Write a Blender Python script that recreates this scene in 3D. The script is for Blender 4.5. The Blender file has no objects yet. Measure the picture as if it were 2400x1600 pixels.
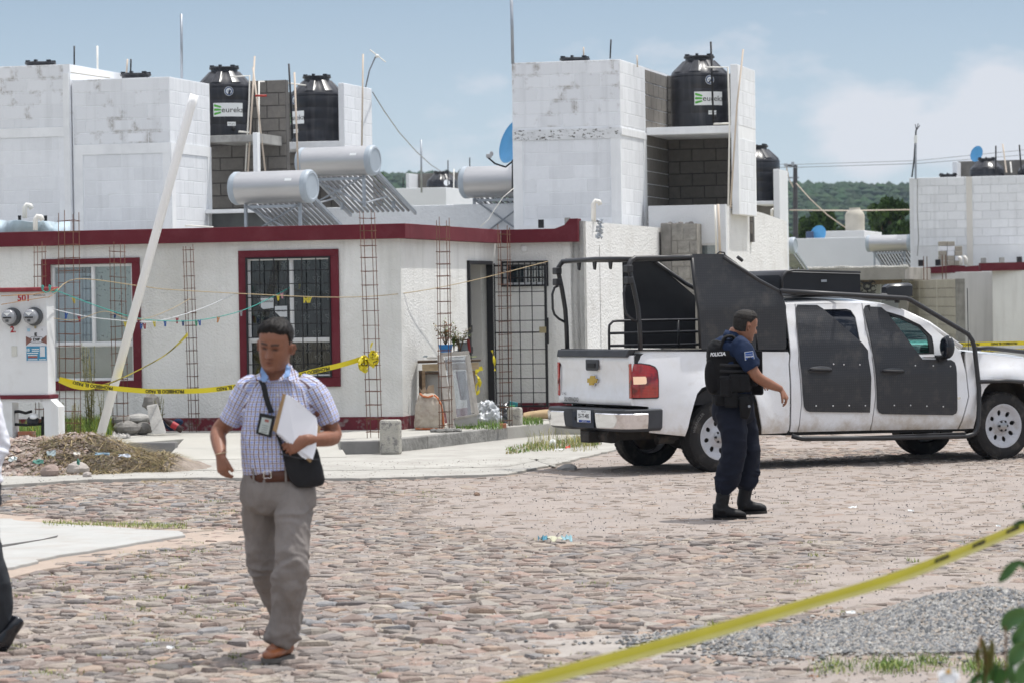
import bpy, bmesh, math, random
from math import sin, cos, pi, radians, atan2, sqrt, exp
from mathutils import Vector, Matrix, noise, geometry
random.seed(7); RND = random.Random(7)
scene = bpy.context.scene; COL = scene.collection
# ------------------------------------------------------------------ camera
F_PX = 7400.0; CAM_H = 1.86; ROLL = 0.016; PITCH = math.atan(100/F_PX)
cam = bpy.data.objects.new('camera', bpy.data.cameras.new('camera')); COL.objects.link(cam)
cam.data.lens = F_PX/2400*36; cam.data.sensor_width = 36; cam.data.clip_start = .5; cam.data.clip_end = 20000
cam.data.dof.use_dof = True; cam.data.dof.focus_distance = 30; cam.data.dof.aperture_fstop = 5.6
RM = Matrix.Rotation(pi/2-PITCH, 3, 'X') @ Matrix.Rotation(-ROLL, 3, 'Z')
cam.matrix_world = Matrix.Translation((0,0,CAM_H)) @ RM.to_4x4(); scene.camera = cam
CAMP = Vector((0,0,CAM_H))
# ------------------------------------------------------------------ sun and sky
SUN_EL = radians(71); SUN_AZ = radians(27)          # azimuth measured from +X (right) towards +Y (away)
sun_dir = Vector((cos(SUN_EL)*cos(SUN_AZ), cos(SUN_EL)*sin(SUN_AZ), sin(SUN_EL)))
sl = bpy.data.lights.new('sun','SUN'); sl.energy = 2.95; sl.angle = radians(.6); sl.color = (1,.965,.91)
so = bpy.data.objects.new('sun', sl); COL.objects.link(so); so.rotation_euler = sun_dir.to_track_quat('Z','Y').to_euler(); so.location=(20,10,40)
world = bpy.data.worlds.new('World'); scene.world = world; world.use_nodes = True
wn = world.node_tree.nodes; wl = world.node_tree.links; wn.clear()
def wnode(t, **k):
    n = wn.new(t)
    for a,b in k.items(): setattr(n,a,b)
    return n
sky = wnode('ShaderNodeTexSky', sky_type='NISHITA', sun_disc=False, sun_elevation=SUN_EL, sun_rotation=pi/2-SUN_AZ, altitude=1900, air_density=0.5, dust_density=0.4, ozone_density=2.0)
bg = wnode('ShaderNodeBackground'); bg.inputs[1].default_value = .10
out = wnode('ShaderNodeOutputWorld'); tc = wnode('ShaderNodeTexCoord')
mp = wnode('ShaderNodeMapping'); mp.inputs['Scale'].default_value = (1,1,2.3); mp.inputs['Location'].default_value=(3.3,1.4,.2)
cn = wnode('ShaderNodeTexNoise'); cn.inputs['Scale'].default_value = 9.5; cn.inputs['Detail'].default_value = 9; cn.inputs['Roughness'].default_value = .57
wl.new(tc.outputs['Generated'], mp.inputs[0]); wl.new(mp.outputs[0], cn.inputs['Vector'])
# fair-weather cloud: a cumulus bank low over the horizon, a thin gap, broken bright cloud over the rest of the dome
sx = wnode('ShaderNodeSeparateXYZ'); wl.new(tc.outputs['Generated'], sx.inputs[0])
hz = wnode('ShaderNodeValToRGB'); wl.new(sx.outputs['Z'], hz.inputs[0])
els=hz.color_ramp.elements; els[0].position=.0; els[0].color=(.30,)*3+(1,); els[1].position=.9; els[1].color=(.34,)*3+(1,)
for p_,v_ in ((.035,.20),(.065,.13),(.10,.12),(.25,.24)):
    e=els.new(p_); e.color=(v_,v_,v_,1)
ad = wnode('ShaderNodeMath', operation='ADD'); wl.new(cn.outputs['Fac'], ad.inputs[0]); wl.new(hz.outputs[0], ad.inputs[1])
for (dx_,dz_,rad_,k_) in ((.158,.064,.040,.30),(.115,.052,.030,.20),(-.03,.040,.026,.17),(.30,.09,.08,.25),(-.35,.08,.10,.22)):   # individual cumulus heads
    vd=wnode('ShaderNodeVectorMath', operation='DISTANCE'); wl.new(tc.outputs['Generated'], vd.inputs[0]); q_=Vector((dx_,1,dz_)).normalized(); vd.inputs[1].default_value=q_
    vr=wnode('ShaderNodeMapRange', interpolation_type='SMOOTHSTEP'); vr.inputs['From Min'].default_value=rad_; vr.inputs['From Max'].default_value=0; vr.inputs['To Min'].default_value=0; vr.inputs['To Max'].default_value=k_; wl.new(vd.outputs['Value'], vr.inputs['Value'])
    a2=wnode('ShaderNodeMath', operation='ADD'); wl.new(ad.outputs[0], a2.inputs[0]); wl.new(vr.outputs[0], a2.inputs[1]); ad=a2
cr = wnode('ShaderNodeValToRGB'); cr.color_ramp.elements[0].position=.73; cr.color_ramp.elements[1].position=.84
cr.color_ramp.elements[0].color=(0,0,0,1); cr.color_ramp.elements[1].color=(.75,.75,.75,1)
wl.new(ad.outputs[0], cr.inputs[0])
SKY_TINT = wnode('ShaderNodeMix', data_type='RGBA', blend_type='MULTIPLY'); SKY_TINT.inputs['Factor'].default_value=1
SKY_TINT.inputs['B'].default_value=(1.35,1.15,.88,1)
wl.new(sky.outputs[0], SKY_TINT.inputs['A'])
cc = wnode('ShaderNodeMapRange'); cc.inputs['From Min'].default_value=.08; cc.inputs['From Max'].default_value=.5; cc.inputs['To Min'].default_value=1; cc.inputs['To Max'].default_value=2.6
wl.new(sx.outputs['Z'], cc.inputs['Value'])
ccm = wnode('ShaderNodeMix', data_type='RGBA', blend_type='MULTIPLY'); ccm.inputs['Factor'].default_value=1; ccm.inputs['A'].default_value=(6.0,6.05,6.4,1); wl.new(cc.outputs[0], ccm.inputs['B'])
hzr = wnode('ShaderNodeMapRange'); hzr.inputs['From Min'].default_value=0; hzr.inputs['From Max'].default_value=.10; hzr.inputs['To Min'].default_value=.88; hzr.inputs['To Max'].default_value=.22; wl.new(sx.outputs['Z'], hzr.inputs['Value'])
hzm = wnode('ShaderNodeMix', data_type='RGBA'); wl.new(hzr.outputs[0], hzm.inputs['Factor']); wl.new(SKY_TINT.outputs['Result'], hzm.inputs['A']); hzm.inputs['B'].default_value=(4.2,4.75,5.3,1)
cm = wnode('ShaderNodeMix', data_type='RGBA'); wl.new(cr.outputs[0], cm.inputs['Factor']); wl.new(hzm.outputs['Result'], cm.inputs['A']); wl.new(ccm.outputs['Result'], cm.inputs['B'])
wl.new(cm.outputs['Result'], bg.inputs[0]); wl.new(bg.outputs[0], out.inputs[0])
vs = scene.view_settings; vs.view_transform='Standard'; vs.look='None'; vs.exposure=.42; vs.gamma=1; vs.use_curve_mapping=False
scene.render.film_transparent=False
# ------------------------------------------------------------------ projection helpers (photo pixel -> place in the world)
def ray(x,y): return RM @ Vector(((x-1200)/F_PX, -(y-800)/F_PX, -1))
def PL(x,y,p0,n):
    d = ray(x,y); n = Vector(n); return CAMP + d*((Vector(p0)-CAMP).dot(n)/d.dot(n))
def G(x,y,z=0.0): return PL(x,y,(0,0,z),(0,0,1))
def P(x,y,Y): return PL(x,y,(0,Y,0),(0,1,0))
class Fr:
    """frame: a along ex, b along ey, c along ez"""
    def __init__(s,o,ex,ey,ez=(0,0,1)): s.o=Vector(o); s.ex=Vector(ex).normalized(); s.ey=Vector(ey).normalized(); s.ez=Vector(ez).normalized()
    def __call__(s,a,b,c): return s.o+s.ex*a+s.ey*b+s.ez*c
    def hit(s,x,y,b=0.0):
        p = PL(x,y,s.o+s.ey*b,s.ey)-s.o; return p.dot(s.ex), p.dot(s.ez)
    def sub(s,a,b,c): return Fr(s(a,b,c),s.ex,s.ey,s.ez)
WF = Fr((0,0,0),(1,0,0),(0,1,0))
# ------------------------------------------------------------------ mesh builder
LOC = {}
class MB:
    def __init__(s): s.V=[]; s.F=[]; s.M=[]; s.UV={}
    def add(s,vs,fs,m=0):
        n=len(s.V); s.V+= [Vector(v) for v in vs]; s.F+=[tuple(i+n for i in f) for f in fs]; s.M+=[m]*len(fs); return s
    def box(s,fr,a0,a1,b0,b1,c0,c1,m=0):
        vs=[fr(a,b,c) for c in (c0,c1) for b in (b0,b1) for a in (a0,a1)]
        return s.add(vs,[(0,2,3,1),(4,5,7,6),(0,1,5,4),(2,6,7,3),(0,4,6,2),(1,3,7,5)],m)
    def cbox(s,c,sx,sy,sz,R=None,m=0):
        R=R or Matrix.Identity(3); c=Vector(c)
        return s.box(Fr(c,R@Vector((1,0,0)),R@Vector((0,1,0)),R@Vector((0,0,1))),-sx/2,sx/2,-sy/2,sy/2,-sz/2,sz/2,m)
    def prism(s,pts,ext,m=0):
        """polygon of 3d points extruded by vector ext"""
        n=len(pts); ext=Vector(ext); pts=[Vector(p) for p in pts]
        vs=pts+[p+ext for p in pts]
        fs=[tuple(range(n))[::-1],tuple(range(n,2*n))]+[(i,(i+1)%n,(i+1)%n+n,i+n) for i in range(n)]
        return s.add(vs,fs,m)
    def rings(s,rs,cap=True,closed=False,m=0):
        n=len(rs[0]); vs=[v for r in rs for v in r]; fs=[]
        k=len(rs)
        for i in range(k if closed else k-1):
            j=(i+1)%k
            for a in range(n): b=(a+1)%n; fs.append((i*n+a,i*n+b,j*n+b,j*n+a))
        if cap and not closed: fs.append(tuple(range(n))[::-1]); fs.append(tuple((k-1)*n+a for a in range(n)))
        return s.add(vs,fs,m)
    def tube(s,path,r,n=8,cap=True,closed=False,m=0):
        path=[Vector(p) for p in path]; k=len(path); rs=[]; up=None
        for i,p in enumerate(path):
            if closed: d=(path[(i+1)%k]-path[i-1])
            else: d=path[min(i+1,k-1)]-path[max(i-1,0)]
            d.normalize()
            if up is None: up=Vector((0,0,1)) if abs(d.z)<.9 else Vector((1,0,0))
            x=d.cross(up)
            if x.length<1e-5: x=d.cross(Vector((0,1,0)))
            x.normalize(); y=x.cross(d); up=y if abs(d.dot(up))<.99 else up
            rr=r[i] if isinstance(r,(list,tuple)) else r
            rs.append([p+(x*cos(2*pi*a/n)+y*sin(2*pi*a/n))*rr for a in range(n)])
        return s.rings(rs,cap,closed,m)
    def lathe(s,prof,o,ax=(0,0,1),n=24,ref=None,m=0,cap=True):
        ax=Vector(ax).normalized(); ref=Vector(ref) if ref else (Vector((1,0,0)) if abs(ax.x)<.9 else Vector((0,1,0)))
        x=(ref-ax*ref.dot(ax)).normalized(); y=ax.cross(x); o=Vector(o)
        return s.rings([[o+ax*z+(x*cos(2*pi*a/n)+y*sin(2*pi*a/n))*max(r,1e-4) for a in range(n)] for r,z in prof],cap,False,m)
    def ell(s,c,rx,ry,rz,R=None,n=12,k=8,m=0,fn=None):
        R=R or Matrix.Identity(3); c=Vector(c); rs=[]
        for i in range(1,k):
            t=pi*i/k; rs.append([c+R@Vector((rx*sin(t)*cos(2*pi*a/n),ry*sin(t)*sin(2*pi*a/n),-rz*cos(t))) for a in range(n)])
        vs=[v for r in rs for v in r]+[c+R@Vector((0,0,-rz)),c+R@Vector((0,0,rz))]; N=len(vs); fs=[]
        for i in range(k-2):
            for a in range(n): b=(a+1)%n; fs.append((i*n+a,i*n+b,(i+1)*n+b,(i+1)*n+a))
        for a in range(n): b=(a+1)%n; fs.append((N-2,b,a)); fs.append((N-1,(k-2)*n+a,(k-2)*n+b))
        return s.add(vs,fs,m)
    def build(s,name,mats,parent=None,smooth=False,bevel=0,autos=None,origin=None,colors=None,uv=None,rotz=0):
        if not isinstance(mats,(list,tuple)): mats=[mats]
        if origin is None:
            xs=[v.x for v in s.V]; ys=[v.y for v in s.V]; zs=[v.z for v in s.V]
            origin=Vector(((min(xs)+max(xs))/2,(min(ys)+max(ys))/2,min(zs) if parent is None else (min(zs)+max(zs))/2))
        else: origin=Vector(origin)
        me=bpy.data.meshes.new(name); me.from_pydata([v-origin for v in s.V],[],s.F)
        for m in mats: me.materials.append(m)
        if len(mats)>1: me.polygons.foreach_set('material_index',s.M)
        if smooth: me.polygons.foreach_set('use_smooth',[True]*len(me.polygons))
        if colors is not None:
            ca=me.color_attributes.new('tint','FLOAT_COLOR','POINT'); ca.data.foreach_set('color',[c for q in colors for c in (*q[:3],1)])
        if uv is not None:
            ul=me.uv_layers.new(name='UVMap'); ul.data.foreach_set('uv',[c for l in me.loops for c in uv[l.vertex_index]])
        me.update()
        bm=bmesh.new(); bm.from_mesh(me); bmesh.ops.recalc_face_normals(bm,faces=bm.faces); bm.to_mesh(me); bm.free()
        if autos: 
            me.polygons.foreach_set('use_smooth',[True]*len(me.polygons)); me.set_sharp_from_angle(angle=radians(autos))
        o=bpy.data.objects.new(name,me); COL.objects.link(o)
        place(o,origin,parent)
        if bevel:
            b=o.modifiers.new('bevel','BEVEL'); b.width=bevel; b.segments=2; b.limit_method='ANGLE'; b.angle_limit=radians(35)
        return o
def place(o,origin,parent=None):
    LOC[o.name]=Vector(origin)
    if parent is not None: o.parent=parent; o.location=Vector(origin)-LOC[parent.name]
    else: o.location=origin
def tag(o,label,cat=None,group=None,kind=None):
    if label: o['label']=label
    if cat: o['category']=cat
    if group: o['group']=group
    if kind: o['kind']=kind
    return o
def thing(name,label,cat,loc,group=None,rotz=0,local=False):
    o=bpy.data.objects.new(name,None); COL.objects.link(o); o.location=loc; o.rotation_euler=(0,0,rotz)
    LOC[o.name]=Vector((0,0,0)) if local else Vector(loc)
    return tag(o,label,cat,group)
def copy_tree(o,loc=None,rotz=None,label=None,scale=None):
    def rec(q,par):
        c=q.copy(); COL.objects.link(c); LOC[c.name]=LOC.get(q.name,Vector()).copy()
        if par: c.parent=par
        for ch in list(kids(q)): rec(ch,c)
        return c
    c=rec(o,None)
    if loc is not None: c.location=loc
    if rotz is not None: c.rotation_euler=(0,0,rotz)
    if label: c['label']=label
    if scale: c.scale=(scale,)*3
    return c
def kids(q): return [c for c in bpy.data.objects if c.parent==q]
def inst(me_obj,name,loc,parent,mat=None,rot=None):
    """another object of the same mesh data"""
    c=bpy.data.objects.new(name,me_obj.data); COL.objects.link(c)
    place(c,loc,parent)
    if rot is not None: c.rotation_mode='QUATERNION'; c.rotation_quaternion=rot
    return c
# ------------------------------------------------------------------ materials
MATS={}
def new_mat(name):
    m=bpy.data.materials.new(name); m.use_nodes=True; nt=m.node_tree; nt.nodes.clear()
    o=nt.nodes.new('ShaderNodeOutputMaterial'); b=nt.nodes.new('ShaderNodeBsdfPrincipled'); nt.links.new(b.outputs[0],o.inputs[0])
    MATS[name]=m; return m,nt,b,o
def nd(nt,t,ins=None,**k):
    n=nt.nodes.new(t)
    for a,b in k.items(): setattr(n,a,b)
    if ins:
        for a,b in ins.items():
            if hasattr(b,'is_output'): nt.links.new(b,n.inputs[a])
            else: n.inputs[a].default_value=b
    return n
def mixc(nt,f,a,b,blend='MIX'):
    n=nd(nt,'ShaderNodeMix',data_type='RGBA',blend_type=blend)
    for k,v in (('Factor',f),('A',a),('B',b)):
        if hasattr(v,'is_output'): nt.links.new(v,n.inputs[k])
        else: n.inputs[k].default_value=(*v,1) if isinstance(v,tuple) and len(v)==3 else v
    return n.outputs['Result']
def ramp(nt,src,p0,p1,c0=(0,0,0),c1=(1,1,1)):
    r=nd(nt,'ShaderNodeValToRGB'); r.color_ramp.elements[0].position=p0; r.color_ramp.elements[1].position=p1
    r.color_ramp.elements[0].color=(*c0,1); r.color_ramp.elements[1].color=(*c1,1); nt.links.new(src,r.inputs[0]); return r.outputs[0]
def mat(name,col,rough=.8,var=.12,vs=2.5,bump=0,bs=40,metal=0,spec=.3,dirt=None,ds=1.2,dth=(.5,.7),attr=False,coord='world',bdist=.01,coat=0,stretch=None,bdetail=4,streak=None,alpha=None):
    if name in MATS: return MATS[name]
    m,nt,b,o=new_mat(name)
    if coord=='world': src=nd(nt,'ShaderNodeNewGeometry').outputs['Position']
    else: src=nd(nt,'ShaderNodeTexCoord').outputs['Object']
    if stretch: src=nd(nt,'ShaderNodeMapping',{0:src,'Scale':stretch}).outputs[0]
    n1=nd(nt,'ShaderNodeTexNoise',{'Vector':src,'Scale':vs,'Detail':6.,'Roughness':.6})
    lo=tuple(c*(1-var) for c in col); hi=tuple(min(1,c*(1+var)) for c in col)
    c=ramp(nt,n1.outputs[0],.3,.7,lo,hi)
    if attr:
        at=nd(nt,'ShaderNodeAttribute',attribute_name='tint'); c=mixc(nt,1.,c,at.outputs['Color'],'MULTIPLY')
    if dirt:
        n2=nd(nt,'ShaderNodeTexNoise',{'Vector':src,'Scale':ds,'Detail':8.,'Roughness':.65}); c=mixc(nt,ramp(nt,n2.outputs[0],*dth),c,dirt)
    if streak:
        mpv=nd(nt,'ShaderNodeMapping',{0:src,'Scale':(3.,3.,.25)}); n3=nd(nt,'ShaderNodeTexNoise',{'Vector':mpv.outputs[0],'Scale':2.2,'Detail':7.,'Roughness':.6}); c=mixc(nt,ramp(nt,n3.outputs[0],.5,.8),c,streak)
    nt.links.new(c,b.inputs['Base Color']); b.inputs['Roughness'].default_value=rough; b.inputs['Metallic'].default_value=metal
    b.inputs['Specular IOR Level'].default_value=spec; b.inputs['Coat Weight'].default_value=coat; b.inputs['Coat Roughness'].default_value=.05
    if bump:
        nb=nd(nt,'ShaderNodeTexNoise',{'Vector':src,'Scale':float(bs),'Detail':float(bdetail),'Roughness':.6})
        bp=nd(nt,'ShaderNodeBump',{'Strength':bump,'Distance':bdist,'Height':nb.outputs[0]}); nt.links.new(bp.outputs[0],b.inputs['Normal'])
    return m
stucco=mat('white_stucco',(.78,.78,.76),.9,.05,1.2,.9,34,dirt=(.60,.59,.55),ds=.7,dth=(.45,.75),bdist=.02,streak=(.60,.60,.575))
stucco_rough=mat('rough_white_stucco',(.82,.82,.81),.9,.05,3,1.0,26,bdist=.035,dirt=(.68,.67,.65),ds=1.5)
maroon=mat('maroon_paint',(.125,.016,.025),.8,.12,2,.25,50,dirt=(.15,.03,.04),ds=3)
maroon_dirty=mat('scuffed_maroon_paint',(.15,.024,.034),.8,.2,4,.3,50,dirt=(.24,.20,.19),ds=9,dth=(.52,.66))
paint_smooth=mat('white_painted_plaster',(.82,.835,.85),.85,.05,2,.2,30,dirt=(.75,.765,.785),ds=2.5,streak=(.73,.745,.76))
alu_white=mat('white_window_metal',(.72,.73,.74),.4,.03,3)
black_iron=mat('black_iron',(.018,.018,.02),.45,.2,9,.1,80)
rust=mat('rusty_rebar',(.125,.058,.035),.85,.45,9,.3,120,dirt=(.10,.06,.045),ds=5)
concrete=mat('pale_concrete',(.41,.40,.365),.9,.10,1.5,.35,22,dirt=(.40,.385,.35),ds=1.1,dth=(.4,.75),bdist=.008)
concrete_grey=mat('grey_concrete',(.36,.355,.34),.92,.16,3,.6,30,dirt=(.22,.21,.20),ds=4,dth=(.45,.75),bdist=.012)
kerb_m=mat('kerb_concrete',(.27,.265,.25),.95,.25,6,.8,18,dirt=(.16,.155,.145),ds=5,dth=(.42,.7),bdist=.02)
steel=mat('galvanised_steel',(.36,.39,.43),.45,.15,6,metal=.6,spec=.5)
brushed=mat('brushed_aluminium',(.50,.50,.505),.36,.06,2,.08,60,metal=.75,stretch=(1,1,8))
pvc=mat('white_plastic_pipe',(.80,.78,.72),.4,.04,4)
pvc_beige=mat('beige_plastic_pipe',(.62,.53,.44),.5,.08,4)
tank_black=mat('black_plastic_tank',(.012,.013,.018),.32,.2,3,.06,12,spec=.5,streak=(.060,.060,.064))
white_print=mat('white_label',(.78,.80,.80),.5,.03,4)
black_print=mat('black_print',(.02,.02,.02),.6,.05,4)
red_print=mat('red_print',(.42,.02,.03),.6,.1,10,dirt=(.6,.45,.44),ds=30,dth=(.55,.7))
green_print=mat('green_print',(.10,.42,.06),.5,.2,6)
blue_dish=mat('blue_dish_paint',(.10,.34,.62),.45,.08,4)
tape_y=mat('yellow_tape',(.72,.60,.02),.42,.06,3,.2,14,spec=.5)
sheet_grey=mat('grey_canvas',(.12,.125,.125),.8,.2,3,.3,10)
# ------------------------------------------------------------------ lettering
def text_geo(s,size,bold=0.0,extr=0.0):
    cu=bpy.data.curves.new('lettering','FONT'); cu.body=s; cu.size=size; cu.align_x='CENTER'; cu.align_y='CENTER'; cu.offset=bold; cu.extrude=extr; cu.resolution_u=3
    ob=bpy.data.objects.new('lettering',cu); COL.objects.link(ob); bpy.context.view_layer.update()
    dg=bpy.context.evaluated_depsgraph_get(); me=ob.evaluated_get(dg).to_mesh()
    V=[v.co.copy() for v in me.vertices]; Fc=[tuple(p.vertices) for p in me.polygons]
    ob.evaluated_get(dg).to_mesh_clear(); bpy.data.objects.remove(ob); bpy.data.curves.remove(cu)
    return V,Fc
def lettering(s,size,fn,m,parent,bold=0.0,name='lettering',sx=1.0):
    """fn maps (x,y) of the flat text to a 3d point"""
    V,Fc=text_geo(s,size,bold); b=MB(); b.add([fn(v.x*sx,v.y) for v in V],Fc)
    return b.build(name,m,parent)
def N(v,s=1.0,k=0): return noise.noise(Vector((v[0]*s+k*17.3,v[1]*s-k*9.1,v[2]*s+k*3.7)))
# ------------------------------------------------------------------ frames of the white house
A_H=radians(14.4); HU=Vector((cos(A_H),-sin(A_H),0)); HV=Vector((sin(A_H),cos(A_H),0))
C0=G(945,1006,.19); C0.z=0
FA=Fr(C0,HU,HV)                    # street facade, a=0 at its right corner
FS=Fr(C0,HV,-HU)                   # side wall that runs back from that corner (a = depth, b<0 = outside)
LB=PL(1165,700,C0,HU); L_SIDE=(LB-C0).dot(HV)
C1=C0+HV*L_SIDE; FR=Fr(C1,HU,HV)   # recessed wall with the open grille
A2=FR.hit(1370,700)[0]; C2=C1+HU*A2; FW=Fr(C2,HV,-HU)   # rough stucco side wall further right
SLAB=.19
# ------------------------------------------------------------------ ground
sand_col=(.40,.335,.285)
dirt_m=mat('sandy_dirt',(.32,.275,.245),.95,.14,1.6,.7,45,dirt=(.30,.265,.245),ds=2.3,dth=(.42,.68),bdist=.02)
far_ground=mat('dry_ground',(.33,.30,.24),.95,.2,.05,dirt=(.16,.20,.09),ds=.02)
stone_m=mat('cobblestone',(1,.97,.94),.9,.24,14,.9,70,attr=True,dirt=(.33,.285,.25),ds=7,dth=(.52,.74),bdist=.01)
def sand(x,y):
    n=.5+.9*N((x,y,0),.35)+.35*N((x,y,3),1.3)
    px=1200+x/y*F_PX; py=700+CAM_H*F_PX/y
    s=n*.62+.06
    if px>800: s+=.85*exp(-((py-1205)/85)**2)*min(1,(px-800)/450)      # trodden strip by the policeman
    if px>1300: s+=.8*exp(-((py-1425)/42)**2)*min(1,(px-1300)/400)
    if px>1900 and py>1480: s+=.6
    if px>900 and py<1140: s+=.25
    if py>1260 and px<1900: s-=.22
    if px<560 and 1120<py<1225: s-=.15
    return max(0,min(1,s))
def dirt_z(x,y): return .012*N((x,y,5),.8)+.006*N((x,y,1),3)+.028*sand(x,y)-.018
gb=MB()
X0,X1,Y0,Y1,ST=-10.0,11.0,11.0,46.0,.15
nx=int((X1-X0)/ST); ny=int((Y1-Y0)/ST)
gb.V=[Vector((X0+i*ST,Y0+j*ST,dirt_z(X0+i*ST,Y0+j*ST))) for j in range(ny+1) for i in range(nx+1)]
gb.F=[(j*(nx+1)+i,j*(nx+1)+i+1,(j+1)*(nx+1)+i+1,(j+1)*(nx+1)+i) for j in range(ny) for i in range(nx)]; gb.M=[0]*len(gb.F)
street=tag(gb.build('cobbled_street',dirt_m,smooth=True),'sandy dirt bed of the cobbled street crossing the foreground',kind='structure')
MB().add([(-9000,-60,-.05),(9000,-60,-.05),(9000,9000,-.05),(-9000,9000,-.05)],[(0,1,2,3)]).build('ground',far_ground).__setitem__('kind','structure')
# concrete surfaces in the street
def gpoly(pts,z): return [G(x,y,z) for x,y in pts]
def slab(name,pts,z,h,m,label=None,cat=None,parent=None,kind='structure',bev=.008):
    ps=[Vector((p.x,p.y,z-h)) for p in gpoly(pts,z)]; q=[]; R=random.Random(len(pts))
    for i,a in enumerate(ps):   # worn, uneven edge
        b_=ps[(i+1)%len(ps)]; L=(b_-a).length; k=max(1,min(60,int(L/.14)))
        for j in range(k): c=a.lerp(b_,j/k); q.append(c+Vector((R.uniform(-.03,.03),R.uniform(-.05,.05),0)) if abs(c.x)<9 else c)
    ps=q
    o=MB().prism(ps,(0,0,h)).build(name,m,parent,bevel=bev); tag(o,label,cat,None,kind); return o,[(p.x,p.y) for p in ps]
conc_street=mat('worn_street_concrete',(.385,.375,.345),.92,.10,.9,.3,26,dirt=(.30,.28,.255),ds=2.2,dth=(.45,.75),bdist=.006)  # base colour of the street concrete
drv,drv_p=slab('driveway_apron',[(-260,1150),(200,1122),(440,1117),(840,1119),(1190,1108),(1300,1086),(1430,1054),(1520,1040),(1500,1000),(1300,985),(1180,990),(885,1030),(760,1030),(300,1040),(-260,1060)],.035,.12,conc_street,'pale concrete apron between the cobbles and the kerb')
slb,slb_p=slab('concrete_slab',[(-400,1205),(0,1213),(120,1224),(240,1232),(360,1240),(428,1243),(436,1252),(330,1268),(240,1284),(120,1301),(50,1322),(-400,1400)],.03,.12,mat('white_concrete',(.40,.40,.385),.9,.07,2,.25,30,dirt=(.36,.33,.30),ds=2.4,dth=(.48,.75)),'white concrete tongue lying over the cobbles at left')
MB().prism([Vector((p.x,p.y,.022)) for p in gpoly([(-300,1310),(0,1276),(100,1262),(136,1253),(133,1257),(0,1281),(-300,1320)],.034)],(0,0,.0125)).build('joint',mat('dark_joint',(.10,.095,.09),.95,.3,9),slb)
# joints across the driveway apron
for pts in ([(380,1101),(840,1101),(1190,1092),(1290,1072),(1286,1069),(1190,1088),(840,1097.5),(380,1097.5)],[(1240,1073),(1300,1092),(1306,1091),(1247,1071)]):
    MB().prism([Vector((p.x,p.y,.03)) for p in gpoly(pts,.038)],(0,0,.0085)).build('joint',mat('pale_joint',(.34,.33,.30),.95,.3,9),drv)
_s,_p=slab('sand_patch',[(-400,1190),(0,1203),(200,1222),(450,1236),(640,1247),(600,1262),(430,1280),(270,1302),(140,1326),(40,1346),(-400,1440)],.006,.05,mat('peach_dust',(.37,.30,.25),.95,.12,2,.5,40),'thin peach coloured dust drifted round the white concrete tongue')
def inpoly(x,y,ps):
    c=False; j=len(ps)-1
    for i in range(len(ps)):
        xi,yi=ps[i]; xj,yj=ps[j]
        if (yi>y)!=(yj>y) and x<(xj-xi)*(y-yi)/(yj-yi)+xi: c=not c
        j=i
    return c
def grow(ps,k):
    cx=sum(p[0] for p in ps)/len(ps); cy=sum(p[1] for p in ps)/len(ps); return ps
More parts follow.
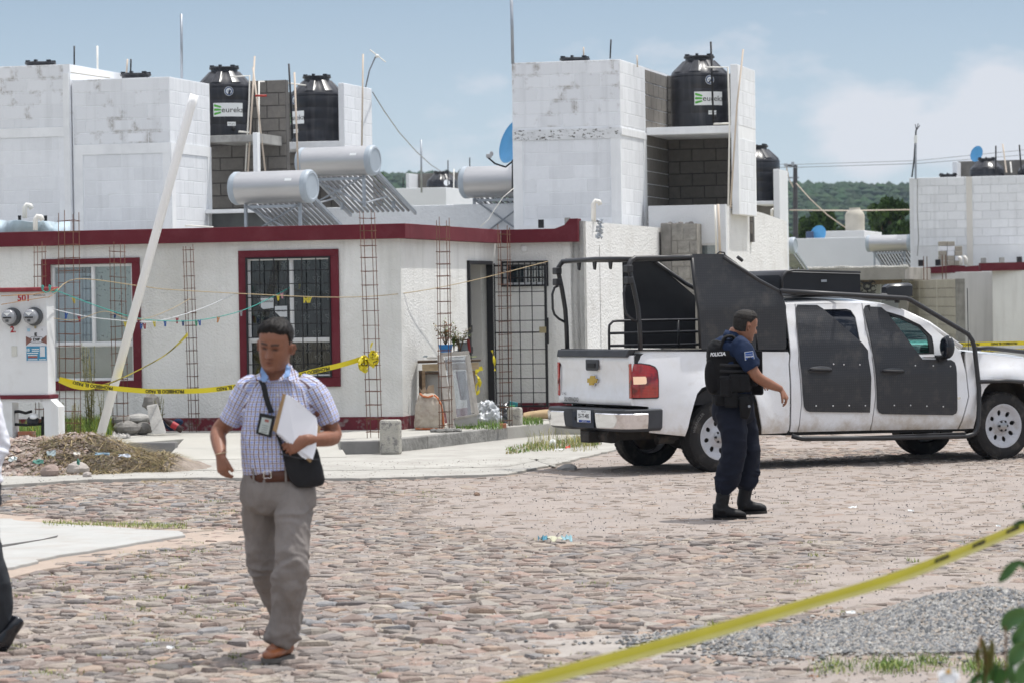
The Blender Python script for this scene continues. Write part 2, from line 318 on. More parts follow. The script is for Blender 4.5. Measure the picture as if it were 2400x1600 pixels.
# ------------------------------------------------------------------ cobbles
def cobbles():
    sx,sy=.118,.094; R=random.Random(3); pts={}
    j0,j1=int(12.4/sy),int(44/sy)
    for j in range(j0,j1):
        y=j*sy; hw=y*.1622*1.06+1.2
        for i in range(int(-hw/sx)-1,int(hw/sx)+2):
            if R.random()<.27: continue
            pts[i,j]=((i+(.5 if j%2 else 0)+R.uniform(-.36,.36))*sx,(j+R.uniform(-.36,.36))*sy)
    cells=[]; seen=set((i,j) for (i,j) in pts)|set((i+1,j) for (i,j) in pts)|set((i-1,j) for (i,j) in pts)
    ang=(0,)
    for (i,j),(x,y) in pts.items():
        nb=[pts.get((i+a,j+b)) for b in (-2,-1,0,1,2) for a in (-2,-1,0,1,2) if (a,b)!=(0,0)]
        if not (i,j-3) in seen and not (i,j+3) in seen: continue
        if inpoly(x,y,drv_p) or inpoly(x,y,slb_p): continue
        poly=[(x-.22,y-.2),(x+.22,y-.2),(x+.22,y+.2),(x-.22,y+.2)]
        gap=R.uniform(.001,.010)
        for q in nb:
            if q is None: continue
            dx,dy=q[0]-x,q[1]-y; L=sqrt(dx*dx+dy*dy)
            if L>.5: continue
            dx/=L; dy/=L; lim=L/2-gap; out=[]
            for a in range(len(poly)):
                p,r=poly[a],poly[(a+1)%len(poly)]
                dp=(p[0]-x)*dx+(p[1]-y)*dy-lim; dr=(r[0]-x)*dx+(r[1]-y)*dy-lim
                if dp<=0: out.append(p)
                if dp*dr<0: t=dp/(dp-dr); out.append((p[0]+(r[0]-p[0])*t,p[1]+(r[1]-p[1])*t))
            poly=out
            if len(poly)<3: break
        if len(poly)<3: continue
        # drop very short edges
        pl=[poly[a] for a in range(len(poly)) if (poly[a][0]-poly[a-1][0])**2+(poly[a][1]-poly[a-1][1])**2>.00035]
        if len(pl)<4: continue
        cells.append((x,y,pl))
    pal=[(.20,.155,.14),(.33,.31,.28),(.20,.215,.235),(.34,.235,.20),(.38,.34,.29),(.36,.27,.21),(.24,.205,.19),(.225,.20,.19),(.26,.22,.195),(.21,.20,.20),(.25,.235,.22),(.29,.25,.22),(.185,.18,.185),(.25,.19,.17),(.28,.26,.24),(.15,.145,.15)]
    def stone(mb,cols,x,y,pl):
        s=sand(x,y); h=R.triangular(-.008,.033,.002)*(1-.95*s)+.012*max(0,.25-s)
        zb=dirt_z(x,y); zt=zb+h; tx,ty=R.uniform(-.09,.09),R.uniform(-.11,.11)
        if s>.72 and R.random()<.75: return False
        n=len(pl); cx=sum(p[0] for p in pl)/n; cy=sum(p[1] for p in pl)/n
        c=pal[R.randrange(len(pal))]; k=R.uniform(.92,1.28); mx=.22+.55*s; c=tuple(min(1,(q*k)*(1-mx)+sand_col[a]*.80*mx) for a,q in enumerate(c))
        vs=[]
        for f,dz in ((1.03,-.03-h),(.97,-.35*h-.004),(.86,0.0),(.48,.004)):
            for p in pl:
                px,py=cx+(p[0]-cx)*f,cy+(p[1]-cy)*f
                vs.append((px,py,zt+dz+(px-cx)*tx+(py-cy)*ty+R.uniform(-.0045,.0045)))
        vs.append((cx,cy,zt+.006))
        fs=[]
        for r in range(3):
            for a in range(n): b=(a+1)%n; fs.append((r*n+a,r*n+b,(r+1)*n+b,(r+1)*n+a))
        for a in range(n): fs.append((3*n+a,3*n+(a+1)%n,4*n))
        mb.add(vs,fs); cols+= [c]*len(vs); return True
    cells.sort(key=lambda c:c[1]); cnt=0; rest=MB(); rc=[]
    for x,y,pl in cells:
        vis = y>14.75 and abs(x)<y*.162+.06
        if cnt<300 and vis:
            mb=MB(); cc=[]
            if stone(mb,cc,x,y,pl): mb.build('cobblestone',stone_m,street,colors=cc); cnt+=1
        else: stone(rest,rc,x,y,pl)
    tag(rest.build('cobblestones',stone_m,street,colors=rc),'cobbles of the street beyond the nearest rows',kind='stuff')
cobbles()
# small pebbles and grit strewn over street
def grit(name,n,fn,r0,r1,m,pal,label,cat,parent=None,kind='stuff',seed=1,flat=.7):
    R=random.Random(seed); b=MB(); cols=[]
    octv=[(1,0,0),(-1,0,0),(0,1,0),(0,-1,0),(0,0,1),(0,0,-1)]; octf=[(0,2,4),(2,1,4),(1,3,4),(3,0,4),(2,0,5),(1,2,5),(3,1,5),(0,3,5)]
    for _ in range(n):
        q=fn(R)
        if q is None: continue
        x,y,z=q[:3]; r=R.uniform(r0,r1)*(q[3] if len(q)>3 else 1); a=R.uniform(0,6.3); ca,sa=cos(a),sin(a)
        k=[R.uniform(.6,1.25) for _ in range(6)]; c=R.choice(pal); kk=R.uniform(.75,1.2); tl=R.uniform(-.5,.5)
        vs=[]
        for i,v in enumerate(octv):
            vx,vy,vz=v[0]*r*k[i]*1.2,v[1]*r*k[i],v[2]*r*k[i]*flat+v[0]*tl*r*.5
            vs.append((x+vx*ca-vy*sa,y+vx*sa+vy*ca,z+vz+r*.2))
        b.add(vs,octf); cols+=[tuple(min(1,q*kk) for q in c)]*6
    return tag(b.build(name,m,parent,colors=cols),label,cat,kind=kind)
grit_m=mat('loose_stone',(1,1,1),.9,.12,20,attr=True)
def streetpt(R):
    y=14.2+(36-14.2)*R.random()**1.25; x=R.uniform(-1,1)*(y*.165+.3)
    if inpoly(x,y,slb_p): return None
    z=.04 if inpoly(x,y,drv_p) else dirt_z(x,y)+.006
    return (x,y,z,1 if not inpoly(x,y,drv_p) else .7)
grit('pebbles',14000,streetpt,.003,.010,grit_m,[(.33,.29,.26),(.22,.21,.21),(.42,.38,.33),(.14,.13,.13),(.5,.47,.43)],'small pebbles strewn over the dusty cobbles','pebbles')
# ------------------------------------------------------------------ forecourt slab and kerbs in front of the house
kz=SLAB
def kpt(x,y): p=G(x,y,kz); return Vector((p.x,p.y,0))
K=[kpt(-420,1062),kpt(298,1037),kpt(411,1036),kpt(775,1035),kpt(800,1034),kpt(887,1032),kpt(1000,1021),kpt(1187,1000)]
fc=MB()
back=[C0+HV*L_SIDE+HU*1.2, C0+HV*L_SIDE*.5-HU*.5, C0-HU*14+HV*.5]
back=[Vector((2.6,46.0,0)),Vector((-12,46,0))]
K2=[K[-1],kpt(1300,990),kpt(1420,990)]
poly=[K[0],K[1],K[2]+Vector((0,1.05,0)),K[3]+Vector((0,1.05,0)),K[4],K[5],K[6],K[7],K2[1],K2[2],Vector((4.0,46.2,0)),Vector((-14,46.2,0))]
fcs=MB().prism([p+Vector((0,0,-.05)) for p in poly],(0,0,kz+.05)).build('forecourt',concrete,bevel=.006)
tag(fcs,'raised concrete forecourt slab in front of the white house',kind='structure')
# ramp down to the street
rp=[K[2]+Vector((0,1.05,kz)),K[3]+Vector((0,1.05,kz)),K[3]+Vector((.22,-.55,.037)),K[2]+Vector((.0,-1.2,.037))]
o=MB().prism([v+Vector((0,0,-.06)) for v in rp],(0,0,.062)).build('ramp',concrete); tag(o,'sloping concrete ramp from the forecourt to the street',kind='structure')
side_m=mat('shade_dark_concrete',(.22,.215,.21),.95,.15,3,.4,25)  # shaded kerb faces: the shade is put into a darker concrete colour
def kerb(p,q,m,name='kerb',h=kz+.004,w=.13,ext=.012):
    d=(q-p).normalized(); n=Vector((d.y,-d.x,0)); 
    b=MB(); b.prism([p+n*ext,q+n*ext,q-n*w,p-n*w],(0,0,h)); return b.build(name,m,bevel=.012)
lab=['rough grey kerb along the concrete forecourt','kerb beside the ramp, next to the rubbish heap','short kerb at the left end of the long kerb','kerb between the two concrete blocks','kerb running to the farther concrete block','low beige kerb behind the farther concrete block']
sides=[(K[0],K[1],kerb_m),(K[1],K[2],side_m),(K[4],K[5],side_m),(K[5],K[6],kerb_m),(K[6],K[7],kerb_m),(K2[0],K2[1],conc_street)]
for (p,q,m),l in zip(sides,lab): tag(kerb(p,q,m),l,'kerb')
# curb weathering handled by material; two upright concrete blocks
def std_block(px0,px1,pyt,pyb,zb,label):
    p0=G(px0,pyb,zb); p1=G(px1,pyb,zb); Y=p0.y; w=(p1-p0).length; h=(P(px0,pyt,Y).z-p0.z)
    fr=Fr(p0,HU,HV); b=MB(); b.box(fr,0,w,0,.14,0,h); o=b.build('concrete_block',mat('pitted_block_concrete',(.47,.45,.40),.95,.12,5,1,60,dirt=(.26,.25,.24),ds=16,dth=(.52,.62),bdist=.02),bevel=.03); return tag(o,label,'block')
std_block(889,935,983,1065,.03,'upright pale pitted concrete block at the near kerb corner')
std_block(1189,1220,954,1025,.03,'upright slim concrete block beside the bagged rubbish and kerb end')
# ------------------------------------------------------------------ white house
BT=FA.hit(964,524)[1]; BBm=FA.hit(964,559)[1]; TOPZ=BT; BANDZ=BBm
def wall_open(b,fr,a0,a1,z0,z1,ops,t=.14):
    """wall slab with rectangular openings (oa0,oa1,oz0,oz1)"""
    ops=sorted(ops); x=a0
    for oa0,oa1,oz0,oz1 in ops:
        b.box(fr,x,oa0,0,t,z0,z1)
        if oz0>z0: b.box(fr,oa0,oa1,0,t,z0,oz0)
        if oz1<z1: b.box(fr,oa0,oa1,0,t,oz1,z1)
        x=oa1
    b.box(fr,x,a1,0,t,z0,z1)
house=thing('house','single storey white stucco house with maroon roof band, maroon window surrounds and open door','house',C0+HU*-1)
def rect(fr,x0,y0,x1,y1):
    a0,c1=fr.hit(x0,(y0)); a1,_=fr.hit(x1,y0); _,c0=fr.hit((x0+x1)/2,y1); _,c1=fr.hit((x0+x1)/2,y0); return a0,a1,c0,c1
wl_o=rect(FA,97.6,606,328,914); wl_i=rect(FA,119,619,310,892)
wm_o=rect(FA,559,586,794,906); wm_i=rect(FA,577,603,775,884)
b=MB(); wall_open(b,FA,-9.5,0,SLAB,BANDZ+.1,[wl_i,wm_i]); b.build('wall',stucco,house)
# door opening in side wall
da0=(PL(1097,800,C0,HU)-C0).dot(HV); da1=(PL(1152,800,C0,HU)-C0).dot(HV)
dz1=FS.hit(1125,612)[1]
b=MB(); wall_open(b,FS,.14,L_SIDE,SLAB,BANDZ+.1,[(da0,da1,SLAB,dz1)]); b.build('wall',stucco,house)
rw=rect(FR,1176,612,1286,672)
b=MB(); wall_open(b,FR,.0,A2+.0,SLAB,BANDZ+.1,[(rw[0]+.03,rw[1]-.03,rw[2]+.03,rw[3]-.03)]); b.build('wall',stucco,house)
# roof band (parapet)
b=MB(); b.box(FA,-9.5,.1,-.1,.12,BANDZ,BT); b.build('roof_band',maroon,house,bevel=.006)
b=MB(); b.box(FS,.125,L_SIDE-.1,-.1,.12,BANDZ,BT); b.build('roof_band',maroon,house,bevel=.006)
b=MB(); ea=A2-.06
pts=[(.1,BANDZ),(ea,BANDZ),(ea,BT+.14),(ea-.12,BT+.14),(ea-.2,BT+.05),(ea-.34,BT+.0),(.1,BT)]
b.prism([FR(a,-.1,z) for a,z in pts],HV*.22); b.build('roof_band',maroon,house,bevel=.004)
# roof surface
b=MB(); b.prism([FA(-9.5,.13,BANDZ-.02),FA(-.15,.13,BANDZ-.02),FA(-.15,L_SIDE+.13,BANDZ-.02),FR(A2-.2,.15,BANDZ-.02),FR(A2-.2,9,BANDZ-.02),FA(-9.5,L_SIDE+9,BANDZ-.02)],(0,0,.12)); b.build('roof',concrete_grey,house)
# skirting
for fr,a0,a1 in ((FA,-9.5,.012),(FS,.0,da0),(FR,.02,A2)):
    b=MB(); b.box(fr,a0,a1,-.012,.0,SLAB,SLAB+.17); b.build('skirting',maroon_dirty,house)
# glass and windows
def glass_mat(name,tint=(.9,.95,.95),rough=.03,fac=.12):
    m,nt,b,o=new_mat(name); nt.nodes.remove(b)
    t=nd(nt,'ShaderNodeBsdfTransparent',{0:(*tint,1)}); g=nd(nt,'ShaderNodeBsdfGlossy',{0:(1,1,1,1),'Roughness':rough}); fr=nd(nt,'ShaderNodeFresnel',{0:1.5})
    a=nd(nt,'ShaderNodeMath',{0:fr.outputs[0],1:fac},operation='MAXIMUM'); mx=nd(nt,'ShaderNodeMixShader',{0:a.outputs[0],1:t.outputs[0],2:g.outputs[0]}); nt.links.new(mx.outputs[0],o.inputs[0]); return m
glass=glass_mat('window_glass'); glass_dark=glass_mat('dusty_glass',(.75,.8,.8),.08,.1)
dark_room=mat('unlit_room_dark',(.035,.036,.04),.9,.2,3)  # near-black colour stands in for the unlit rooms behind the glass
def surround(fr,o,i,m,out=.03):
    a0,a1,z0,z1=o; c0,c1,d0,d1=i; b=MB()
    b.box(fr,a0,a1,-out,0,d1,z1); b.box(fr,a0,a1,-out,0,z0,d0); b.box(fr,a0,c0,-out,0,d0,d1); b.box(fr,c1,a1,-out,0,d0,d1); return b
def bars_box(b,fr,a0,a1,z0,z1,w,t0,t1):
    b.box(fr,a0,a1,t0,t1,z1-w,z1); b.box(fr,a0,a1,t0,t1,z0,z0+w); b.box(fr,a0,a0+w,t0,t1,z0+w,z1-w); b.box(fr,a1-w,a1,t0,t1,z0+w,z1-w)
surround(FA,wl_o,wl_i,maroon).build('window_surround',maroon,house,bevel=.006)
surround(FA,wm_o,wm_i,maroon).build('window_surround',maroon,house,bevel=.006)
def window(fr,i,mull,rail,w=.028,curt=None,t=.03,gm=None):
    a0,a1,z0,z1=i; f=MB(); bars_box(f,fr,a0+.004,a1-.004,z0+.004,z1-.004,w,t,t+.06)
    f.box(fr,mull-.018,mull+.018,t+.002,t+.058,rail+.024,z1-w)
    f.box(fr,a0+w,a1-w,t+.001,t+.059,rail-.024,rail+.024)
    fo=f.build('window',alu_white,house,bevel=.003)
    for q in ((a0+w,mull-.018,rail+.024,z1-w),(mull+.018,a1-w,rail+.024,z1-w),(a0+w,a1-w,z0+w,rail-.024)):
        g=MB(); g.box(fr,q[0],q[1],t+.028,t+.032,q[2],q[3]); g.build('pane',gm,fo)
        s=MB(); bars_box(s,fr,q[0],q[1],q[2],q[3],.010,t+.02,t+.045); s.build('sash',alu_white,fo)
    return fo
m1=FA.hit(216,700)[0]; r1=FA.hit(200,807)[1]; m2=FA.hit(681,700)[0]; r2=FA.hit(700,796)[1]
w1=window(FA,wl_i,m1,r1,gm=glass); w2=window(FA,wm_i,m2,r2,gm=glass_mat('clean_glass',(.7,.72,.72),.03,.02))
def curtain(fr,a0,a1,z0,z1,t,m,par,amp=.02,k=42,name='curtain'):
    b=MB(); n=60; vs=[]; 
    for j in range(2):
        for i in range(n+1):
            a=a0+(a1-a0)*i/n; vs.append(fr(a,t+amp*sin(a*k)+amp*.6*sin(a*k*.37+1),z0 if j==0 else z1))
    b.add(vs,[(i,i+1,n+2+i,n+1+i) for i in range(n)]); o=b.build(name,m,par,smooth=True); return o
cur_grey=mat('pale_grey_curtain',(.36,.39,.44),.8,.08,5,.3,12)
cur_blue=mat('bubble_wrap',(.36,.42,.50),.5,.08,4,.6,60)
cur_beige=mat('beige_printed_curtain',(.42,.44,.40),.9,.06,5)
m_,nt,bs,_=new_mat('leaf_print_curtain')
geo=nd(nt,'ShaderNodeNewGeometry').outputs['Position']; v=nd(nt,'ShaderNodeTexNoise',{'Vector':geo,'Scale':17.,'Detail':3.,'Distortion':1.2}); big=nd(nt,'ShaderNodeTexNoise',{'Vector':geo,'Scale':3.2,'Detail':1.})
f1=ramp(nt,v.outputs[0],.60,.63); f2=ramp(nt,big.outputs[0],.46,.52); ff=nd(nt,'ShaderNodeMath',{0:f1,1:f2},operation='MULTIPLY').outputs[0]
nt.links.new(mixc(nt,ff,(.42,.43,.39),(.09,.065,.04)),bs.inputs['Base Color']); bs.inputs['Roughness'].default_value=.9
a0,a1,z0,z1=wl_i
curtain(FA,a0-.02,m1-.0,r1,z1-.12,.13,cur_blue,w1); curtain(FA,m1,a1+.02,r1,z1+.02,.135,m_,w1,.006)
curtain(FA,a0-.02,a1+.02,z0-.02,r1,.132,cur_grey,w1,.01,14)
# dark curtain with pale flower print in the barred window
a0,a1,z0,z1=wm_i; cur_dark=mat('charcoal_net_curtain',(.075,.08,.085),.9,.25,6,stretch=(9,1,.5))
cd=curtain(FA,a0-.02,a1+.02,z0-.02,z1+.02,.14,cur_dark,w2,.012,30)
fl=MB(); R=random.Random(5); 
for r in range(10):
    for c in range(4):
        ca=a0+.16+c*.31+(.15 if r%2 else 0)+R.uniform(-.02,.02); cz=z1-.12-r*.175+R.uniform(-.02,.02)
        if ca>a1-.03: continue
        for t0,L in ((2.5,.07),(.7,.07),(1.5,.085),(-1.5,.1),(-1.15,.085),(-1.9,.085)):
            ps=[]; 
            for k in range(7):
                u=k/6; w=.016*sin(pi*u)*(1 if k<6 else 0); ps.append((ca+cos(t0)*L*u-sin(t0)*w, cz+sin(t0)*L*u+cos(t0)*w))
            for k in range(5,0,-1):
                u=k/6; w=-.016*sin(pi*u); ps.append((ca+cos(t0)*L*u-sin(t0)*w, cz+sin(t0)*L*u+cos(t0)*w))
            fl.tube([FA(p[0],.1175,p[1]) for p in ps],.0045,3,closed=True)
fl.build('flower_print',mat('pale_flower_print',(.50,.51,.51),.8,.1,5),w2)
# security grid on the middle window
gr=MB(); bars_box(gr,FA,a0+.0,a1-.0,z0+.0,z1-.0,.02,-.045,-.02); go=gr.build('window_grille',black_iron,house)
for i in range(1,6):
    q=MB(); a=a0+(a1-a0)*i/6; q.box(FA,a-.006,a+.006,-.04,-.028,z0+.02,z1-.02); q.build('bar',black_iron,go)
for i in range(1,9):
    q=MB(); z=z0+(z1-z0)*i/9; q.box(FA,a0+.02,a1-.02,-.0275,-.018,z-.006,z+.006); q.build('bar',black_iron,go)
# torn paper notices inside the barred window
paper=mat('notice_paper',(.62,.65,.68),.8,.05,4)
def onF(x,y,t): a,c=FA.hit(x,y,t); return FA(a,t,c)
for pts,s,sz,c in (([(608,696),(641,696),(641,722),(617,725),(608,718)],'MAÑANA',.042,(625,707)),([(643,718),(673,717),(673,743),(657,743),(644,730)],'053-0207',.035,(659,729))):
    nt_=MB().prism([onF(x,y,.048) for x,y in pts],HV*.002).build('notice',paper,w2)
    a_,c_=FA.hit(*c,.0455); lettering(s,sz,lambda x,y,a_=a_,c_=c_:FA(a_+x,.0455,c_+y),black_print,nt_)
# door frame in side wall, open door leaf, hall behind
b=MB(); 
for aa in (da0,da1-.05): b.box(FS,aa,aa+.05,-.04,.05,SLAB,dz1)
b.box(FS,da0+.05,da1-.05,-.04,.05,dz1-.05,dz1); b.build('door_frame',black_iron,house)
b=MB(); b.box(FS,da0+.05,da0+.9,.25,.29,SLAB,dz1-.05); dl=b.build('door',mat('cream_door',(.55,.54,.50),.6,.05,3),house)
b=MB(); b.box(FS,da0+.78,da0+.9,.2,.249,SLAB,dz1-.06); b.build('door_jamb',alu_white,house)
for z in (.9,1.2): b=MB(); b.box(FS,da0+.84,da0+.88,.17,.2,SLAB+z,SLAB+z+.1); b.build('handle',black_iron,dl)
b=MB(); b.box(FS,da0-.3,da1+.1,.9,.95,SLAB,BANDZ-.03); b.box(FS,da1-.02,da1+.04,.14,.9,SLAB,BANDZ-.03); b.build('hall_wall',mat('hall_plaster',(.58,.57,.54),.9,.06,3),house)
b=MB(); b.box(FA,-9.4,-1.0,1.1,1.15,SLAB,BANDZ-.03); b.box(FA,-9.45,-9.4,.16,1.1,SLAB,BANDZ-.03); b.box(FA,-1.0,-.95,.16,1.1,SLAB,BANDZ-.03); b.box(FR,.0,A2,1.0,1.05,SLAB,BANDZ-.03); b.build('room_wall',dark_room,house)  # partitions added to close the rooms, their shade painted in as dark colour
# high window in the recessed wall
a0,a1,z0,z1=rw; f=MB(); bars_box(f,FR,a0+.03,a1-.03,z0+.03,z1-.03,.03,.02,.07); am=FR.hit(1230,640)[0]; f.box(FR,am-.02,am+.02,.02,.07,z0+.06,z1-.06); wo=f.build('window',alu_white,house)
for q in ((a0+.06,am-.02),(am+.02,a1-.06)): g=MB(); g.box(FR,q[0],q[1],.04,.045,z0+.06,z1-.06); g.build('pane',glass,wo)
g=MB(); g.box(FR,a0,a1,.15,.16,z0,z1); g.build('curtain',mat('slate_curtain',(.09,.11,.14),.8,.2,4),wo)
gr=MB(); bars_box(gr,FR,a0,a1,z0,z1,.028,-.06,-.03); go2=gr.build('window_grille',black_iron,house)
for i in range(1,8): q=MB(); a=a0+(a1-a0)*i/8; q.box(FR,a-.006,a+.006,-.05,-.038,z0+.02,z1-.02); q.build('bar',black_iron,go2)
for i in range(1,3): q=MB(); z=z0+(z1-z0)*i/3; q.box(FR,a0+.02,a1-.02,-.037,-.028,z-.006,z+.006); q.build('bar',black_iron,go2)
# round vent lamp above
la,lz=FR.hit(1228,583); MB().lathe([(.045,0),(.05,.01),(.04,.02),(.0,.022)],FR(la,0,lz),-HV,20).build('wall_lamp_base',stucco_rough,house,autos=40)
# iron grille door swung open against the recessed wall
gd=thing('grille_door','open black iron grille door of square bars leaning flat against the white wall','door',FR(.3,-.15,SLAB))
FG=Fr(FR(0,-.16,0),HU,HV); ga0,gz1=FG.hit(1152,619); ga1,_=FG.hit(1285,800); gz0=FG.hit(1220,953)[1]; _,gz1=FG.hit(1215,617)
ga1=FG.hit(1284,850)[0]
b=MB(); b.box(FG,ga0,ga0+.045,-.02,.02,SLAB,gz1); b.box(FG,ga1-.035,ga1,-.015,.015,gz0,gz1-.02); b.box(FG,ga0+.045,ga1-.035,-.015,.015,gz1-.045,gz1-.02); b.box(FG,ga0+.045,ga1-.035,-.015,.015,gz0,gz0+.025)
zm=FG.hit(1220,779)[1]; b.box(FG,ga0+.045,ga1-.035,-.012,.012,zm-.01,zm+.01); b.build('door_frame',black_iron,gd)
for i in range(1,4): q=MB(); a=ga0+.045+(ga1-ga0-.08)*i/4; q.box(FG,a-.006,a+.006,-.011,.0,gz0+.025,gz1-.045); q.build('bar',black_iron,gd)
for i in range(1,10):
    z=gz0+(gz1-gz0)*i/10
    if abs(z-zm)<.08: continue
    q=MB(); q.box(FG,ga0+.045,ga1-.035,.001,.011,z-.006,z+.006); q.build('bar',black_iron,gd)
la,lz=FG.hit(1273,773); b=MB(); b.box(FG,la-.05,la+.05,-.04,-.016,lz-.045,lz+.045); lk=b.build('lock',mat('brass_lock',(.35,.30,.18),.5,.15,9,metal=.5),gd,bevel=.006)
b=MB(); b.box(FG,ga1,ga1+.02,-.012,.012,FG.hit(1280,805)[1],FG.hit(1280,745)[1]); b.build('strike_plate',black_iron,gd)
# rough stucco side wall and body of next unit
L2=(PL(1554,700,C2,HU)-C2).dot(HV); T2Z=FW.hit(1375,519)[1]
unit=thing('house','rough white stucco side wall of the neighbouring unit behind the pickup cage','house',FW(2,0,0))
b=MB(); b.prism([FW(0,0,SLAB-.2),FW(L2,0,SLAB-.2),FW(L2,0,T2Z),FW(0,0,T2Z+.0)],-Vector(FW.ey)*-.2); b.build('wall',stucco_rough,unit)
b=MB(); b.box(FR,A2-.2,A2-.0,.0,.14,SLAB,T2Z); b.build('wall',stucco,unit)
# ------------------------------------------------------------------ block towers
BM={}
blk_white=None
def block_material(name,base,worn,edge):
    m,nt,b,o=new_mat(name); t=nd(nt,'ShaderNodeTexCoord'); g=nd(nt,'ShaderNodeSeparateXYZ',{0:t.outputs['Generated']})
    pos=nd(nt,'ShaderNodeNewGeometry').outputs['Position']
    n=nd(nt,'ShaderNodeTexNoise',{'Vector':pos,'Scale':11.,'Detail':8.,'Roughness':.75}); n2=nd(nt,'ShaderNodeTexNoise',{'Vector':pos,'Scale':1.9,'Detail':3.})
    mp_=nd(nt,'ShaderNodeMapping',{0:pos,'Scale':(7.,7.,.5)}); n3=nd(nt,'ShaderNodeTexNoise',{'Vector':mp_.outputs[0],'Scale':1.,'Detail':5.})
    def edgef(ax):
        s=nd(nt,'ShaderNodeMath',{0:g.outputs[ax],1:.5},operation='SUBTRACT').outputs[0]; return nd(nt,'ShaderNodeMath',{0:s},operation='ABSOLUTE').outputs[0]
    oi=nd(nt,'ShaderNodeObjectInfo').outputs['Random']
    if edge:
        mxx=nd(nt,'ShaderNodeMath',{0:edgef('X'),1:edgef('Z')},operation='MAXIMUM').outputs[0]
        e=ramp(nt,mxx,.30,.48)
        s=nd(nt,'ShaderNodeMath',{0:n.outputs[0],1:n2.outputs[0]},operation='ADD').outputs[0]
        s=nd(nt,'ShaderNodeMath',{0:s,1:.5},operation='MULTIPLY').outputs[0]; s=ramp(nt,s,.50,.60); f=nd(nt,'ShaderNodeMath',{0:s,1:e},operation='MULTIPLY').outputs[0]
        c=mixc(nt,f,base,worn)
    else: c=mixc(nt,ramp(nt,n.outputs[0],.35,.75),base,worn)
    st=ramp(nt,n3.outputs[0],.52,.75); c=mixc(nt,st,c,tuple(q*.86 for q in base))
    v=nd(nt,'ShaderNodeMapRange',{0:oi,'To Min':.93,'To Max':1.03}).outputs[0]
    hsv=nd(nt,'ShaderNodeHueSaturation',{'Color':c,'Value':v}).outputs[0]
    nt.links.new(hsv,b.inputs['Base Color']); b.inputs['Roughness'].default_value=.9; b.inputs['Specular IOR Level'].default_value=.2
    nb=nd(nt,'ShaderNodeTexNoise',{'Vector':pos,'Scale':60.,'Detail':3.}); bp=nd(nt,'ShaderNodeBump',{'Strength':.5,'Distance':.01,'Height':nb.outputs[0]}); nt.links.new(bp.outputs[0],b.inputs['Normal'])
    return m
blk_worn=block_material('whitewashed_block_worn',(.79,.81,.84),(.38,.36,.34),True)
blk_paint=block_material('whitewashed_block',(.80,.82,.85),(.75,.77,.80),False)
blk_grey=block_material('bare_grey_block',(.24,.225,.205),(.17,.16,.15),False)
blk_tan=block_material('bare_tan_block',(.40,.37,.31),(.33,.30,.26),False)
mortar_w=mat('whitewashed_mortar',(.80,.82,.85),.95,.06,4,dirt=(.55,.54,.52),ds=6,dth=(.58,.85)); mortar_g=mat('bare_mortar',(.11,.105,.10),.95,.2,5,.4,40); mortar_t=mat('tan_mortar',(.27,.245,.21),.95,.2,5,.4,40)
def block_mesh(w,h,m):
    tt={'bare_grey_block':.012,'bare_tan_block':.012,'whitewashed_block':.0035,'whitewashed_block_worn':.005}.get(m.name,.01)
    k=(round(w,2),round(h,3),m.name)
    if k not in BM:
        w,h=k[0],k[1]; g=.0035 if 'white' in m.name else .006; e=.005; t=tt
        vs=[(-w/2+g,0,-h/2+g),(w/2-g,0,-h/2+g),(w/2-g,0,h/2-g),(-w/2+g,0,h/2-g)]
        vs+=[(-w/2+g+e,-t,-h/2+g+e),(w/2-g-e,-t,-h/2+g+e),(w/2-g-e,-t,h/2-g-e),(-w/2+g+e,-t,h/2-g-e)]
        me=bpy.data.meshes.new('block'); me.from_pydata(vs,[],[(4,5,6,7),(0,1,5,4),(1,2,6,5),(2,3,7,6),(3,0,4,7)]); me.materials.append(m); BM[k]=me
    return BM[k]
NB=0
def block_face(parent,fr,a0,a1,z0,z1,m,rows=None,m2=None,nworn=99,bh=.207,bl=.41,shift=0):
    """courses of blocks laid on the face b=0 of frame fr, from the top down"""
    global NB
    rot=Matrix((fr.ex,fr.ey,fr.ez)).transposed().to_quaternion()
    z=z1; r=0
    while z-bh>z0-.08:
        a=a0-(bl/2 if (r+shift)%2 else 0)
        while a<a1-.05:
            x0=max(a,a0); x1=min(a+bl,a1)
            if x1-x0>.06:
                me=block_mesh(x1-x0,min(bh,z-z0) if z-bh<z0 else bh,m if r<nworn else m2)
                o=bpy.data.objects.new('block',me); COL.objects.link(o); hh=me.name and (min(bh,z-z0) if z-bh<z0 else bh)
                c=fr((x0+x1)/2,0,z-hh/2); place(o,c,parent); o.rotation_mode='QUATERNION'; o.rotation_quaternion=rot; NB+=1
            a+=bl
        z-=bh; r+=1
ROOF=BANDZ+.1
def tower_frame(px,py_ref,Y):
    o=P(px,py_ref,Y); o.z=0; return Fr(o,HU,HV),Fr(o,HV,-HU)
# --- left group
T1,T1s=tower_frame(400,400,48.7)
tz=T1.hit(400,180)[1]; tb=(PL(494,400,T1.o,HU)-T1.o).dot(HV); ta=T1.hit(172,400)[0]
tw=thing('block_tower','whitewashed block tower on the roof behind the leaning white pole','tower',T1(-1,0,ROOF))
b=MB(); b.box(T1,ta,0,0,tb,ROOF-.02,tz); b.build('mortar',mortar_w,tw)
beam_z=T1.hit(330,336)[1]; low_z=T1.hit(330,360)[1]
block_face(tw,T1,ta+.02,0,beam_z,tz,blk_worn); 
block_face(tw,T1,T1.hit(197,400)[0],T1.hit(381,400)[0],ROOF,low_z,blk_paint,shift=1)
b=MB(); b.box(T1,ta+.02,0,-.016,0,low_z,beam_z); b.box(T1,ta+.02,T1.hit(195,400)[0],-.015,0,ROOF,low_z); b.box(T1,T1.hit(383,400)[0],0,-.015,0,ROOF,low_z); b.build('plaster_frame',paint_smooth,tw)
